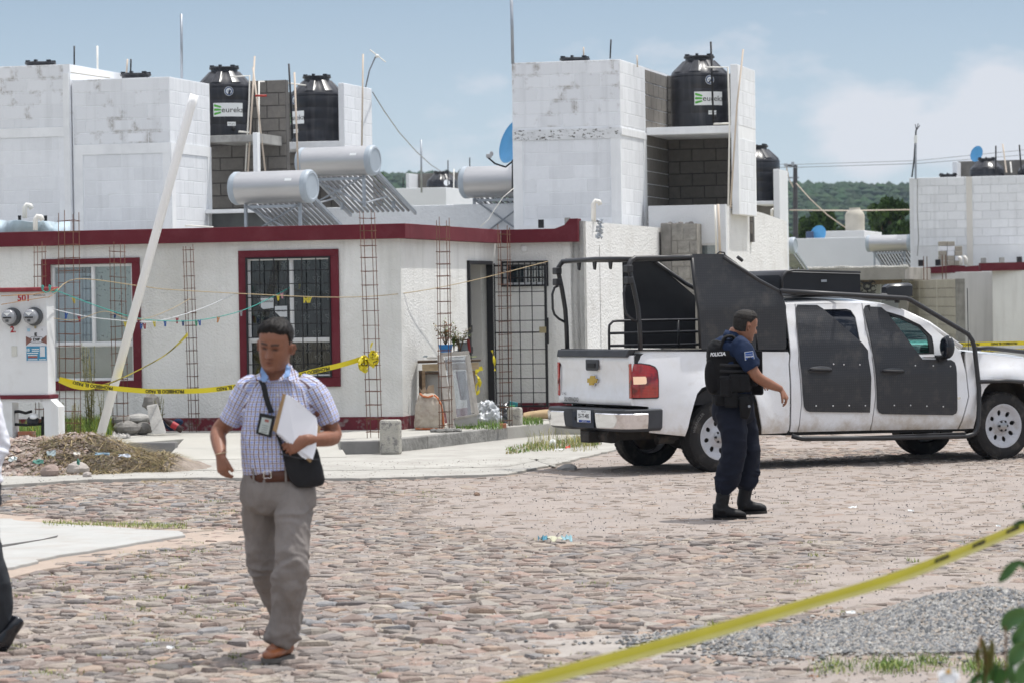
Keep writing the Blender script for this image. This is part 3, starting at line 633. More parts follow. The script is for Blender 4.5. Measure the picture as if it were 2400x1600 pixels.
block_face(tw,T1s,0,tb,beam_z,tz,blk_paint,shift=1); block_face(tw,T1s,.18,tb-.18,ROOF,low_z,blk_paint)
b=MB(); b.box(T1s,0,tb,-.016,0,low_z,beam_z); b.box(T1s,0,.17,-.015,0,ROOF,low_z); b.box(T1s,tb-.17,tb,-.015,0,ROOF,low_z); b.build('plaster_frame',paint_smooth,tw)
T0=Fr(T1(ta,-.03,0),HU,HV); z0t=T0.hit(100,153)[1]
tw0=thing('block_tower','whitewashed block tower at the left edge, slightly taller than its neighbour','tower',T0(-1,0,ROOF))
b=MB(); b.box(T0,-3.2,-.02,0,2.3,ROOF-.02,z0t); b.build('mortar',mortar_w,tw0)
bz=T0.hit(80,300)[1]; lz=T0.hit(80,322)[1]; 
block_face(tw0,T0,-3.2,T0.hit(151,200)[0],bz,z0t,blk_worn,shift=1); block_face(tw0,T0,-3.2,T0.hit(139,400)[0],ROOF,lz,blk_paint)
b=MB(); b.box(T0,-3.2,-.02,-.016,0,lz,bz); b.box(T0,T0.hit(152,400)[0],-.03,-.03,0,ROOF,z0t-.14); b.build('plaster_frame',paint_smooth,tw0)
# --- alcove behind the left tower with its tank shelf
AL=Fr(T1(0,tb,0),HU,HV)
alc=thing('tank_alcove','bare grey block alcove with concrete shelf holding the left labelled tank','alcove',AL(.4,0,ROOF))
xa1=AL.hit(600,320)[0]; shz=AL.hit(540,317)[1]
AB=Fr(AL(0,1.25,0),HU,HV); bxa=AB.hit(671,300)[0]; bzt=AB.hit(600,190)[1]
b=MB(); b.box(AB,-1.1,bxa,0,.15,ROOF-.02,bzt); b.build('mortar',mortar_g,alc)
block_face(alc,AB,-1.1,bxa,ROOF,bzt,blk_grey)
b=MB(); b.box(AL,-.05,xa1,0,1.22,shz-.11,shz); b.build('shelf',concrete_grey,alc,bevel=.008)
pa0=AL.hit(594,400)[0]; b=MB(); b.box(AL,pa0,xa1+.02,-.01,.14,ROOF,shz+.03); b.build('pier',paint_smooth,alc,bevel=.005)
SD=Fr(AL(xa1+.02,.14,0),HV,-HU); b=MB(); b.box(SD,0,1.1,0.0,.13,shz-.13,shz+.02); b.build('beam',concrete_grey,alc)
b=MB(); z_=AL.hit(540,492)[1]; b.box(AL,-.05,1.0,-.3,.0,z_-.06,z_); b.build('ledge',paint_smooth,alc); b=MB(); b.box(AL,-.05,1.6,-.02,.1,ROOF,z_-.06); b.build('low_wall',sheet_grey,alc)
# --- second alcove further back with wing wall
B0=P(607,400,53.4); B0.z=0; BL=Fr(B0,HU,HV); alb=thing('tank_alcove','farther alcove with white shelf edge and white wing wall holding the right labelled tank','alcove',BL(.7,0,ROOF))
sz2=BL.hit(700,333)[1]; ax1=BL.hit(800,333)[0]
b=MB(); b.box(BL,.08,ax1,0,1.2,sz2-.115,sz2); b.build('shelf',paint_smooth,alb,bevel=.006)
b=MB(); b.box(BL,0,.11,-.02,.14,ROOF,sz2+.0); b.build('pier',paint_smooth,alb,bevel=.005)
BBk=Fr(BL(0,1.25,0),HU,HV); b=MB(); zt2=BBk.hit(700,216)[1]; b.box(BBk,-.35,ax1,0,.15,ROOF-.02,zt2); b.build('mortar',mortar_g,alb); block_face(alb,BBk,-.35,ax1,ROOF,zt2,blk_grey,shift=1)
wz=BL.hit(800,195)[1]; wa0=BL.hit(795,300)[0]; wa1=BL.hit(808,300)[0]; W1=Fr(BL(wa1,-.03,0),HV,-HU); wlen=(PL(872,300,W1.o,HU)-W1.o).dot(HV)
b=MB(); b.box(BL,wa0,wa1,-.03,-.03+wlen,ROOF,wz); b.build('mortar',paint_smooth,alb,bevel=.01); block_face(alb,W1,0,wlen,ROOF+1.2,wz,blk_paint)
# --- right group
T2,T2s=tower_frame(1456,400,49.6)
tz2=T2.hit(1456,139)[1]; ta2=T2.hit(1203,400)[0]; tb2=(PL(1514.5,400,T2.o,HU)-T2.o).dot(HV); tc2=(PL(1565,400,T2.o,HU)-T2.o).dot(HV)
tr=thing('block_tower','tall whitewashed block tower with dark stained joint line and open tank alcove on its right','tower',T2(-1,0,ROOF))
b=MB(); b.box(T2,ta2,0,0,tc2+.2,ROOF-.02,tz2); b.build('mortar',mortar_w,tr)
bz=T2.hit(1330,303)[1]; lz=T2.hit(1330,327)[1]
block_face(tr,T2,ta2,0,bz,tz2,blk_worn); block_face(tr,T2,T2.hit(1227,400)[0],T2.hit(1431,400)[0],ROOF+.25,lz,blk_paint)
stain=mat('stained_render',(.76,.775,.79),.95,.1,6,.8,40,dirt=(.10,.095,.085),ds=14,dth=(.54,.60),bdist=.02,stretch=(1,1,2.2))
b=MB(); b.box(T2,ta2,0,-.02,0,lz,bz); b.build('joint_line',stain,tr)
b=MB(); b.box(T2,ta2,T2.hit(1225,400)[0],-.015,0,ROOF,lz); b.box(T2,T2.hit(1433,400)[0],0,-.015,0,ROOF,lz); b.box(T2,T2.hit(1225,400)[0],T2.hit(1433,400)[0],-.014,0,ROOF,ROOF+.25); b.build('plaster_frame',paint_smooth,tr)
block_face(tr,T2s,0,tb2,bz,tz2,blk_paint,shift=1); block_face(tr,T2s,.05,tb2-.2,ROOF,bz-.12,blk_paint)
b=MB(); b.box(T2s,0,tb2,-.02,0,bz-.11,bz); b.box(T2s,tb2-.19,tb2,-.015,0,ROOF,bz-.11); b.build('plaster_frame',paint_smooth,tr)
block_face(tr,T2s,tb2+.01,tc2,ROOF,tz2-.03,blk_grey)
A2f=Fr(T2(0,tb2,0),HU,HV); A2b=Fr(T2(0,tc2,0),HU,HV)
wx0=A2f.hit(1714,300)[0]; wx1=A2f.hit(1731,300)[0]; sz3=A2f.hit(1620,297)[1]; zt3=A2b.hit(1600,177)[1]
b=MB(); b.box(A2b,.01,wx0+.02,.0,.15,ROOF-.02,zt3); b.build('mortar',mortar_g,tr); block_face(tr,A2b,.01,wx0+.02,ROOF,zt3,blk_grey)
b=MB(); b.box(A2f,.016,wx0,-.02,tc2-tb2-.02,sz3-.12,sz3); b.build('shelf',paint_smooth,tr,bevel=.006)
W2f=Fr(A2f(wx1,-.03,0),HV,-HU); wl2=(PL(1771,300,W2f.o,HU)-W2f.o).dot(HV); wz2=A2f.hit(1722,151)[1]
b=MB(); b.box(A2f,wx0,wx1,-.03,-.03+wl2,ROOF+.4,wz2); b.build('mortar',paint_smooth,tr,bevel=.008); block_face(tr,W2f,0,wl2,sz3-.0,wz2,blk_paint); block_face(tr,W2f,.12,wl2-.12,ROOF+.4,sz3-.2,blk_paint)
# --- stucco block H2 in front of the right alcove
H2=Fr(FW(L2+.15,0,0),HU,HV); ha0=H2.hit(1521,600)[0]; ha1=H2.hit(1702,600)[0]; hz=H2.hit(1620,481)[1]; SD2=Fr(H2(ha1,0,0),HV,-HU)
h2=thing('house','white stucco house wall with grey window and beige pipes, right of the tower','house',H2(1,0,0))
ww=rect(H2,1635,571,1684,640)
b=MB(); wall_open(b,H2,ha0,ha1,0,hz,[ww]); b.build('wall',mat('fine_white_stucco',(.70,.715,.735),.9,.04,2,.7,45,bdist=.015),h2)
d2=(PL(1846,600,SD2.o,HU)-SD2.o).dot(HV); z2b=P(1846,520,SD2(d2,0,0).y).z; d3=(PL(1790,600,SD2.o,HU)-SD2.o).dot(HV); z3b=P(1790,500,SD2(d3,0,0).y).z
b=MB(); b.prism([SD2(.14,0,0),SD2(d2,0,0),SD2(d2,0,z2b),SD2(d3,0,z3b),SD2(.14,0,hz)],HU*-.2); b.build('wall',stucco_rough,h2)
f=MB(); bars_box(f,H2,ww[0],ww[1],ww[2],ww[3],.03,.02,.06); f=f.build('window',alu_white,h2); g=MB(); g.box(H2,ww[0]+.03,ww[1]-.03,.04,.045,ww[2]+.03,ww[3]-.03); g.build('pane',glass,f); g=MB(); g.box(H2,ww[0],ww[1],.2,.21,ww[2],ww[3]); g.build('curtain',mat('blue_grey_blind',(.26,.31,.36),.8,.1,4),f)
# rough unfinished block pillar
PF=Fr(FW(L2-.05,-.02,0),HU,HV); PF=Fr(P(1554,600,FW(L2,0,0).y-.25),HU,HV); PF.o.z=0
pa=PF.hit(1634,600)[0]; pz=PF.hit(1560,526)[1]
pil=thing('block_pillar','unfinished grey block pillar streaked with mortar behind the pickup cage','pillar',PF(.2,0,0))
b=MB(); b.box(PF,0,pa,0,.45,.1,pz); b.build('mortar',mat('mortar_smeared',(.30,.285,.26),.95,.25,5,.8,25,streak=(.12,.11,.10)),pil)
pm=block_material('smeared_block',(.36,.345,.315),(.17,.16,.15),False); block_face(pil,PF,.14,pa,1.2,pz-.06,pm,bl=.2)
b=MB(); b.box(PF,-.03,.14,-.03,.4,.1,pz+.02); b.build('concrete_post',mat('dark_streaked_concrete',(.23,.22,.205),.95,.25,6,.8,25,streak=(.10,.09,.085)),pil,bevel=.02)  # dark left side of the pillar: its shade is in the concrete colour
b=MB(); 
for i in range(9): x=.05+i*(pa-.05)/9; b.ell(PF(x,.1,pz-.0),.05,.05,.025+.02*sin(i*2.1),n=6,k=4)
b.build('mortar_crust',mat('mortar_crust',(.20,.19,.18),.95,.3,9,.8,30),pil)
# white parapet walls behind the solar heaters
WP=Fr(P(746,500,52.4),HU,HV); WP.o.z=0; b=MB(); b.box(WP,-1.2,WP.hit(1107,487)[0]+1.2,0,.18,ROOF,WP.hit(900,484)[1]); o=b.build('parapet_wall',mat('trowelled_white_plaster',(.70,.725,.75),.9,.05,2,.8,18,bdist=.02),bevel=.01); tag(o,'trowelled white parapet wall behind the solar heaters','wall')
# ------------------------------------------------------------------ rooftop water tanks
def wrap(o,r,ang0,z0,k=1):
    """flat (x,y) -> cylinder of radius r about o, centred on direction ang0"""
    return lambda x,y: o+Vector((cos(ang0+k*x/r)*r,sin(ang0+k*x/r)*r,z0+y))
def water_tank(x,ybase,Yc,r,h,label,face=None,lab=True,zb=None,name='water_tank'):
    p=P(x,ybase,Yc); 
    if zb is not None: p.z=zb
    t=thing(name,label,'water tank',p)
    prof=[(0,0),(r*.97,0),(r,.02)]
    nseg=4
    for i in range(nseg):
        z0=.02+(h*.70-.02)*i/nseg; z1=.02+(h*.70-.02)*(i+1)/nseg
        prof+=[(r,z0+.02),(r,z1-.02),(r*.987,z1-.008),(r*.987,z1)]
    prof+=[(r,h*.705),(r*1.0,h*.72),(r*.97,h*.745)]
    b=MB(); b.lathe(prof+[(r*.95,h*.75),(0,h*.75)],p,n=48); b.build('tank_body',tank_black,t,autos=30)
    # shoulder with radial panels
    b=MB(); n=64; R0,R1=r*.96,r*.5
    def ring(rr,z,am): return [p+Vector((cos(2*pi*i/n)*(rr+(am if (i//4)%2 else 0)),sin(2*pi*i/n)*(rr+(am if (i//4)%2 else 0)),z+(am*.7 if (i//4)%2 else 0))) for i in range(n)]
    b.rings([ring(R0,h*.745,0),ring(R0*.97,h*.765,.012),ring(R1*1.06,h*.925,.012),ring(R1,h*.93,0)]); b.build('shoulder',tank_black,t,autos=25)
    b=MB(); b.lathe([(r*.48,h*.92),(r*.48,h*.965),(r*.53,h*.97),(r*.535,h*.995),(r*.50,h*1.0),(0,h*1.005)],p,n=40)
    for i in range(6): a=i*pi/3+.3; b.cbox(p+Vector((cos(a)*r*.44,sin(a)*r*.44,h*1.012)),.07,.04,.03,Matrix.Rotation(a,3,'Z'))
    b.build('lid',tank_black,t,autos=30)
    if lab and face is not None:
        rr=r*1.004
        def patch(w,hh,ang,z,m,nm,rad=rr):
            q=MB(); n=10; f=wrap(p,rad,ang,z); vs=[f(-w/2+w*i/n,y) for y in (-hh/2,hh/2) for i in range(n+1)]
            q.add(vs,[(i,i+1,n+2+i,n+1+i) for i in range(n)]); return q.build(nm,m,t,smooth=True)
        fa,za=face
        s=patch(.50,.22,fa,za,white_print,'brand_sign')
        f=wrap(p,rr+.003,fa,za)
        lettering('eureka',.125,lambda x,y:f(x+.075,y-.005),black_print,s,sx=1.12)
        for k in (-1,0,1):
            q=MB(); pts=[(-.235,k*.058-.018+k*.012),(-.135,k*.045-.015),(-.115,k*.045),(-.135,k*.045+.015),(-.235,k*.058+.022+k*.012),(-.24,k*.062+.0)]
            q.add([f(a,c) for a,c in pts],[tuple(range(len(pts)))]); q.build('green_bar',green_print,s)
        n=20; f2=wrap(p,rr,fa+.02,za+.30); q=MB(); q.add([f2(.075*cos(2*pi*i/n),.075*sin(2*pi*i/n)) for i in range(n)],[tuple(range(n))]); rl=q.build('round_label',white_print,t)
        f3=wrap(p,rr+.003,fa+.02,za+.30); q=MB()
        q.add([f3(rr_*cos(2*pi*i/n),rr_*sin(2*pi*i/n)) for rr_ in (.068,.050) for i in range(n)],[(i,(i+1)%n,n+(i+1)%n,n+i) for i in range(n)]); q.build('ring_print',mat('navy_print',(.05,.09,.2),.6,.1,5),rl)
        lettering('100',.05,lambda x,y:f3(x,y),mat('navy_print',(.05,.09,.2)),rl)
        f4=wrap(p,rr+.003,fa+.1,za-.23); s2=patch(.14,.065,fa+.1,za-.23,white_print,'small_label'); lettering('750 Litros',.028,lambda x,y:f4(x,y),black_print,s2)
        q=MB(); f5=wrap(p,rr+.02,fa+.16,za-.31); c=f5(0,0); q.ell(c,.03,.03,.04); q.build('valve',black_iron,t)
    return t,p
FD=-pi/2
SH1=shz; tA,pA=water_tank(528,316,51.65,.46,1.17,'black water tank with a white eureka sign, left of the two on the left alcoves',(FD+.22,.45),zb=SH1+.005)
tB,pB=water_tank(745,333,54.3,.46,1.17,'black water tank with its eureka sign turned left, beside the white wing wall',(FD-1.0,.45),zb=sz2+.005)
tC,pC=water_tank(1641,296,51.75,.475,1.17,'black water tank with eureka sign on the shelf of the right tower',(FD+.28,.45),zb=sz3+.005)
for (px,py,Y,lb) in ((95,151,49.9,'black tank lid showing over the top of the leftmost tower'),(318,178,49.9,'black tank lid showing over the tower behind the leaning pole'),(1347,141,50.8,'black tank lid showing over the big right tower')):
    q=P(px,py,Y); water_tank(px,py,Y,.46,1.17,lb,None,False,zb=q.z-1.17+ .03)
# ------------------------------------------------------------------ solar water heaters
def solar_heater(xc,ytop,ybot,x0,x1,Y,label,zr=None):
    """drum axis turned 22 deg, tubes falling away behind"""
    p=P(xc,(ytop+ybot)/2,Y); rad=(ybot-ytop)/2*Y/F_PX; L=(x1-x0)*Y/F_PX/cos(radians(22))-rad*.3
    zr=ROOF if zr is None else zr; t=thing('solar_heater',label,'water heater',Vector((p.x,p.y,zr)),'solar water heaters on the roofs')
    ex=Vector((cos(radians(22)),-sin(radians(22)),0)); ey=Vector((sin(radians(22)),cos(radians(22)),0)); fr=Fr(p,ex,ey)
    cap=mat('pale_blue_end_cap',(.38,.43,.48),.45,.05,4)
    b=MB(); b.lathe([(rad*.985,-L/2+.05),(rad*.99,-L/2+.06),(rad*.99,L/2-.06),(rad*.985,L/2-.05)],p,ex,48); b.build('drum',brushed,t,autos=40)
    for s in (-1,1):
        b=MB(); b.lathe([(rad,0),(rad*1.015,.012),(rad*1.015,.07),(rad*.93,.10),(rad*.80,.105),(rad*.74,.095),(0,.095)],p+ex*s*(L/2-.065),ex*s,48); b.build('end_cap',cap,t,autos=30)
    tilt=radians(23); dn=(ey*cos(tilt)-Vector((0,0,1))*sin(tilt)); Lt=1.75; s0=fr(0,rad*.55,-rad*.55)
    hlen=min(Lt,(p.z-zr-.1)/sin(tilt)); nt_=12
    for i in range(nt_):
        a=-L/2+.12+(L-.24)*i/(nt_-1); q=MB(); q.tube([s0+ex*a,s0+ex*a+dn*hlen],.024,8); q.build('glass_tube',mat('silvered_glass_tube',(.30,.31,.33),.18,.15,9,metal=.7),t,smooth=True)
    for a in (-L/2+.04,L/2-.04):
        q=MB(); o1=s0+ex*a-Vector((0,0,.05)); q.prism([o1,o1+ex*.04,o1+ex*.04+Vector((0,0,.05)),o1+Vector((0,0,.05))],dn*(hlen+.05)); q.build('rail',steel,t)
    legs=[]
    for a in (-L/2+.16,L/2-.16):
        for dd,bb in ((0,-.02),(1,hlen*cos(tilt)*.75)):
            top=fr(a,bb if dd==0 else bb,-rad if dd==0 else -rad*.6-hlen*sin(tilt)*.75); 
            q=MB(); q.box(Fr(top,ex,ey),-.02,.02,-.02,.02,-(top.z-zr),0); q.build('leg',steel,t); legs.append((a,dd,top))
    def br(p1,p2):
        q=MB(); q.tube([p1,p2],.014,4); q.build('brace',steel,t)
    zt=-rad
    A=lambda a,z: fr(a,-.045,z); H_=p.z-zr
    br(A(-L/2+.16,zt-.02),A(L/2-.16,-H_+.05)); br(A(L/2-.16,zt-.02),A(-L/2+.16,-H_+.05))
    q=MB(); q.box(fr,-L/2+.16,L/2-.16,-.04,-.01,zt-.06,zt-.02); q.build('cross_bar',steel,t)
    for a in (-L/2+.16,L/2-.16): br(fr(a,0,-H_+.06),fr(a,.85,zt-.30)); 
    f=lambda x,y: p+ex*(x+L/2-.25)+Vector((0,0,1))*sin(.42+y/rad)*rad*1.002-ey*cos(.42+y/rad)*rad*1.002
    q=MB(); q.add([f(-.055,-.02),f(.055,-.02),f(.055,.02),f(-.055,.02)],[(0,1,2,3)]); q.build('maker_label',white_print,t)
    return t
solar_heater(640,401,478,545,735,45.6,'front left solar water heater with long silver drum in front of the grey alcove')
solar_heater(792,344,414,702,882,48.6,'rear solar water heater with silver drum below the right tank of the left alcoves',P(800,487,48.6).z)
solar_heater(1180,388,463,1085,1275,51.6,'solar water heater partly hidden behind the big right tower')
# ------------------------------------------------------------------ pipes, rods and masts on the roofs
def rod(name,label,cat,pts,Y,r,m,par=None,n=6,group=None,dY=None):
    ps=[P(x,y,Y if dY is None else Y+dY[i]) for i,(x,y) in enumerate(pts)]; b=MB(); b.tube(ps,r,n); o=b.build(name,m,par,smooth=True)
    return tag(o,label,cat,group) if par is None else o
rod('leaning_pole','thick white plastic pole leaning diagonally against the house front','pole',[(456,222),(448,248),(236,1018)],39.2,.056,mat('glossy_white_pipe',(.90,.90,.90),.3,.02,3,dirt=(.7,.68,.65),ds=2,dth=(.72,.95),stretch=(1,1,.3)),n=24,dY=[0,0,0])
vent_g='plastic vent pipes on the left roof'
for pts,Y,lb in (([(597,132),(581,406)],50.6,'tall beige plastic pipe left of the bare block wall'),([(593,158),(622,402)],50.5,'leaning beige plastic pipe crossing the tall one'),([(690,170),(699,402)],46.5,'beige plastic pipe standing behind the front solar drum'),([(851,127),(848,342)],50.5,'beige pipe in front of the white wing wall'),([(1742,116),(1727,250),(1712,488)],49.4,'leaning beige pipe in front of the right tank alcove')):
    rod('vent_pipe',lb,'pipe',pts,Y,.016,pvc_beige,group=vent_g)
for pts,Y,lb,r,m,c in (([(174,108),(174,187)],51,'black rod standing behind the leftmost tower',.014,black_iron,'rod'),([(307,139),(306,176)],51,'short black rod over the tower behind the leaning pole',.014,black_iron,'rod'),
    ([(299,139),(296,176)],51.1,'short beige pipe beside the black rod over the tower',.016,pvc_beige,'pipe'),([(228,108),(229,184)],51,'thin white pipe over the left towers',.018,pvc,'pipe'),
    ([(677,150),(686,326)],53.2,'black rod standing left of the right tank',.018,black_iron,'rod'),([(1432,93),(1430,138)],51,'black rod over the corner of the big right tower',.014,black_iron,'rod'),
    ([(1368,111),(1368,136)],51,'short beige pipe over the big right tower',.014,pvc_beige,'pipe'),([(1493,130),(1494,158)],50.6,'short beige pipe behind the right tower corner',.014,pvc_beige,'pipe'),
    ([(1666,98),(1672,290)],50.9,'black rod in front of the right tank',.018,black_iron,'rod'),([(425,33),(426,184)],50.2,'tall grey antenna mast over the tower behind the leaning pole',.022,steel,'mast'),
    ([(1198,-30),(1202,150)],49.5,'tall grey mast at the left edge of the big tower',.028,steel,'mast'),([(987,328),(988,452)],86,'thin far antenna mast behind the middle roofs',.03,steel,'mast'),
    ([(1434,383+16),(1434,400)],60,None,.01,steel,'mast')):
    if lb: rod('roof_mast' if c=='mast' else 'roof_'+c,lb,c,pts,Y,r,m)
rod('roof_pipe','white water pipe running from the left tank down the pier','pipe',[(540,181),(585,178),(584,240),(575,402)],50.9,.015,pvc)
rod('roof_pipe','white water pipe running to the lid of the right tank','pipe',[(607,401),(607,192),(650,192),(716,201)],53.0,.015,pvc,dY=[-2.1,-2.0,0,1.0])
rod('roof_pipe','white pipe down the front of the right tank alcove','pipe',[(1652,158),(1706,158),(1710,290),(1707,484)],50.8,.016,pvc)
rod('roof_pipe','white pipe joining the valve of the right tank','pipe',[(1672,291),(1712,290)],50.9,.018,pvc)
rod('roof_pipe','white pipe joining the valve of the left tank','pipe',[(559,309),(585,311)],50.9,.018,pvc)
rod('roof_pipe','white pipe along the shelf under the right tank','pipe',[(619,334),(676,332)],53.1,.02,pvc)
rod('roof_pipe','white pipe lying between the two left towers','pipe',[(165,170),(258,183)],48.4,.014,pvc)
rod('roof_pipe','thin white pipe against the bare wall left of the right tank','pipe',[(671,218),(672,330)],53.2,.016,pvc)
rod('roof_pipe','beige pipes on the corner of the stucco wall right of the tower','pipe',[(1683,479),(1688,600)],50.2,.022,pvc_beige)
rod('roof_pipe','beige drain pipe beside the first on the stucco wall corner','pipe',[(1676,481),(1679,600)],50.3,.018,pvc)
for x,y0,y1,Y,lb in ((58,487,512,46,'white vent elbow at the far left of the roof'),(83,514,540,45,'white vent elbow near the grey roof sheet'),(1391,478,520,46,'white vent elbow on the parapet by the right tower')):
    o=P(x,y1,Y); u=P(x,y0,Y); b=MB(); b.tube([o,u,u+Vector((.03,0,.04)),u+Vector((.08,0,.03)),u+Vector((.1,0,-.02))][0:5],.036,10); tag(b.build('vent_elbow',pvc,smooth=True),lb,'pipe')
# drain spouts below the big tower
for i,(x,y0,y1) in enumerate(((1268,515,535),(1330,511,530))):
    p=P(x,(y0+y1)/2,49.3); tag(MB().cbox(p,.09,.1,.13).build('scupper',black_iron if i==0 else concrete_grey,bevel=.005),['dark square drain opening at the foot of the big tower','pale drain opening at the foot of the big tower'][i],'drain')
# red and white level float, tv antennas
b=MB(); b.tube([P(598,225,50.4),P(625,225,50.4)],.017,8); tag(b.build('pipe_joint',mat('red_plastic',(.35,.04,.03),.5,.1,5),smooth=True),'short red pipe joint between the plastic pipes','pipe')
ant=thing('tv_antenna','white stick television antenna tied to a grey wire-wrapped rod','antenna',P(857,205,52))
b=MB(); b.tube([P(857,205,52),P(866,165,52),P(880,134,52)],.013,6); b.build('rod',mat('wrapped_wire',(.25,.26,.28),.6,.3,20),ant,smooth=True)
b=MB(); b.tube([P(867,117,52),P(904,146,52)],.012,6); b.build('cross_stick',pvc,ant); b=MB(); b.ell(P(884,132,52),.035,.035,.03); b.build('hub',pvc,ant,smooth=True)
rod('cable','grey cable sagging from the white wing wall to the far tank','cable',[(873,216),(900,260),(935,310),(975,355),(1010,387),(1032,401)],60,.012,steel,dY=[-6,-2,4,10,18,27])
dish=thing('satellite_dish','blue satellite dish sticking out behind the left edge of the big tower','dish',P(1202,392,50.5))
def dish_geo(t,c,nrm,r,m,flat=.16,yaw=0):
    nrm=Vector(nrm).normalized(); prof=[(0.001,0)]+[(r*i/8,r*flat*(i/8)**2) for i in range(1,9)]
    b=MB(); b.lathe(prof+[(r*1.01,r*flat+.005),(r*.99,r*flat-.0)]+[(r*i/8,r*flat*(i/8)**2-.012) for i in range(7,0,-1)]+[(0.001,-.012)],c,nrm,36,cap=False); b.build('reflector',m,t,smooth=True)
dish_geo(dish,P(1207,335,50.6),(-.86,-.5,.32),.36,blue_dish)
b=MB(); a0=P(1203,352,50.6); b.tube([P(1206,360,50.6),P(1200,380,50.6),P(1185,392,50.4),P(1160,384,50.2),P(1143,369,50.1)],.014,6); b.build('arm',black_iron,dish,smooth=True)
b=MB(); b.cbox(P(1146,366,50.1),.09,.09,.06); b.ell(P(1152,361,50.1),.03,.03,.04); b.build('receiver',mat('pale_grey_plastic',(.4,.4,.41),.5,.1,4),dish,bevel=.01)
b=MB(); b.tube([P(1204,350,50.65),P(1203,450,50.7)],.03,8); b.build('mast',black_iron,dish)
rod('cable','white cable looping down beside the right solar heater','cable',[(1204,442),(1180,462),(1160,490),(1145,515),(1125,532)],49,.007,pvc)
# pale blue sheet on the left roof
b=MB(); vs=[];n=14
for j in range(2):
    for i in range(n+1):
        x=-60+i*(165+60)/n; y=(514+8*i/n+2*sin(i*1.7)) if j else 548; vs.append(P(x,y,45.6+(.5*sin(i*.6) if j else 0)))
b.add(vs,[(i,i+1,n+2+i,n+1+i) for i in range(n)]); o=b.build('roof_sheet',mat('pale_blue_sheet',(.42,.52,.58),.5,.08,2,.3,6,dirt=(.30,.36,.40),ds=2),smooth=True); o.modifiers.new('s','SOLIDIFY').thickness=.01; tag(o,'pale blue sheet lying on the roof at the far left','sheet')
for i,x in enumerate((46,107)): tag(MB().cbox(P(x,512,46.3),.04,.05,.08).build('iron_stub',black_iron),['small black stub above the blue sheet, nearer the left edge','small black stub above the blue sheet, nearer the first tower'][i],'stub')
# conduit on the band
rod('roof_pipe','thin white conduit lying on the maroon band behind the pole','pipe',[(434,530),(444,529),(500,533)],42.5,.012,pvc)
# crumpled foil and rags on the parapet right
b=MB(); R=random.Random(11)
for i in range(26):
    c=P(R.uniform(1399,1412),R.uniform(516,558),45.1); b.cbox(c,R.uniform(.02,.06),.012,R.uniform(.02,.05),Matrix.Rotation(R.uniform(0,3),3,(R.random(),R.random(),.4)))
tag(b.build('hanging_rag',mat('foil_scrap',(.45,.48,.52),.4,.4,30,metal=.4),None),'bundle of foil and blue scraps hanging on the parapet corner','rag',kind='stuff')
# ------------------------------------------------------------------ far houses and plots
far_white=mat('far_white_plaster',(.72,.74,.77),.9,.05,.8,.3,10)
def fbox(name,x0,x1,yt,Y,m,label=None,cat='house',par=None,d=6,zb=0,yaw=True,yt2=None):
    p=P(x0,yt,Y); q=P(x1,yt if yt2 is None else yt2,Y); fr=Fr(Vector((p.x,p.y,0)),HU,HV) if yaw else Fr(Vector((p.x,p.y,0)),(1,0,0),(0,1,0))
    w=(q.x-p.x)/(HU.x if yaw else 1); b=MB(); b.box(fr,0,w,0,d,zb,p.z); o=b.build(name,m,par,bevel=.01)
    return (tag(o,label,cat) if par is None else o),fr,w,p.z
# middle gap
mh=thing('house','far white rooftop seen between the solar heaters and the big tower','house',P(985,470,88)); 
fbox('parapet',898,1046,443,88,far_white,par=mh,d=5); fbox('parapet_side',1046,1075,447,90,far_white,par=mh,d=2)
fa=thing('tank_alcove','far grey block alcove with black tank between the rooftops','alcove',P(1000,470,93))
_,f_,w_,z_=fbox('wall',956,1098,408,95,mat('far_bare_block',(.20,.19,.175),.95,.25,3,.4,8),par=fa,d=.3); fbox('pier',951,958,407,94,far_white,par=fa,d=1.2)
water_tank(1036,455,93,.45,1.1,'black water tank on the far roof, left of the big tower',(FD+.9,.42),False,zb=P(1036,403,93).z-1.1)
p=P(1047,429,92.4); n=16; MB().add([p+Vector((.09*cos(2*pi*i/n),-.06,.09*sin(2*pi*i/n))) for i in range(n)],[tuple(range(n))]).build('round_label',white_print,bpy.data.objects['water_tank.006'] if 'water_tank.006' in bpy.data.objects else fa)
for x,y0,lb in ((1050,376,'far black rod in front of the tank on the far roof'),(945,416,'small far black rod by the tree'),(1101,370,'far black rod above the right solar drum')): rod('roof_rod',lb,'rod',[(x,y0),(x,y0+80 if x==1050 else y0+24)],91,.018,black_iron)
for x,lb in ((1064,'far beige pipe right of the far tank'),(1077,'far white pipe against the far alcove')): rod('roof_pipe',lb,'pipe',[(x,396 if x==1064 else 410),(x-1,476)],91.5,.02,pvc)
# tower far right of the big tower
t3=thing('tank_alcove','far white wing wall and dark tank to the right of the big tower','alcove',P(1810,520,64))
fbox('wing_wall',1812,1826,397,64,far_white,par=t3,d=.1); W3=Fr(P(1826,397,64),HV,-HU); zz=W3.o.z; W3.o.z=0; b=MB(); w3l=(PL(1846,400,W3.o,HU)-W3.o).dot(HV); b.box(W3,0,w3l,0,.1,0,zz); b.build('wing_wall',far_white,t3)
fbox('back_wall',1770,1814,399,65.5,mat('far_bare_block',(.2,.19,.18)),par=t3,d=.2); fbox('shelf',1770,1812,472,64.1,far_white,par=t3,d=1.2,zb=P(1790,480,64).z)
water_tank(1772,472,64.9,.50,1.17,'black water tank half hidden by the right tower wing wall',None,False,zb=P(1790,472,64).z)
rod('vent_elbow','white vent elbow on the far wall right of the tower','pipe',[(1809,510),(1809,492),(1813,491)],60,.03,pvc)
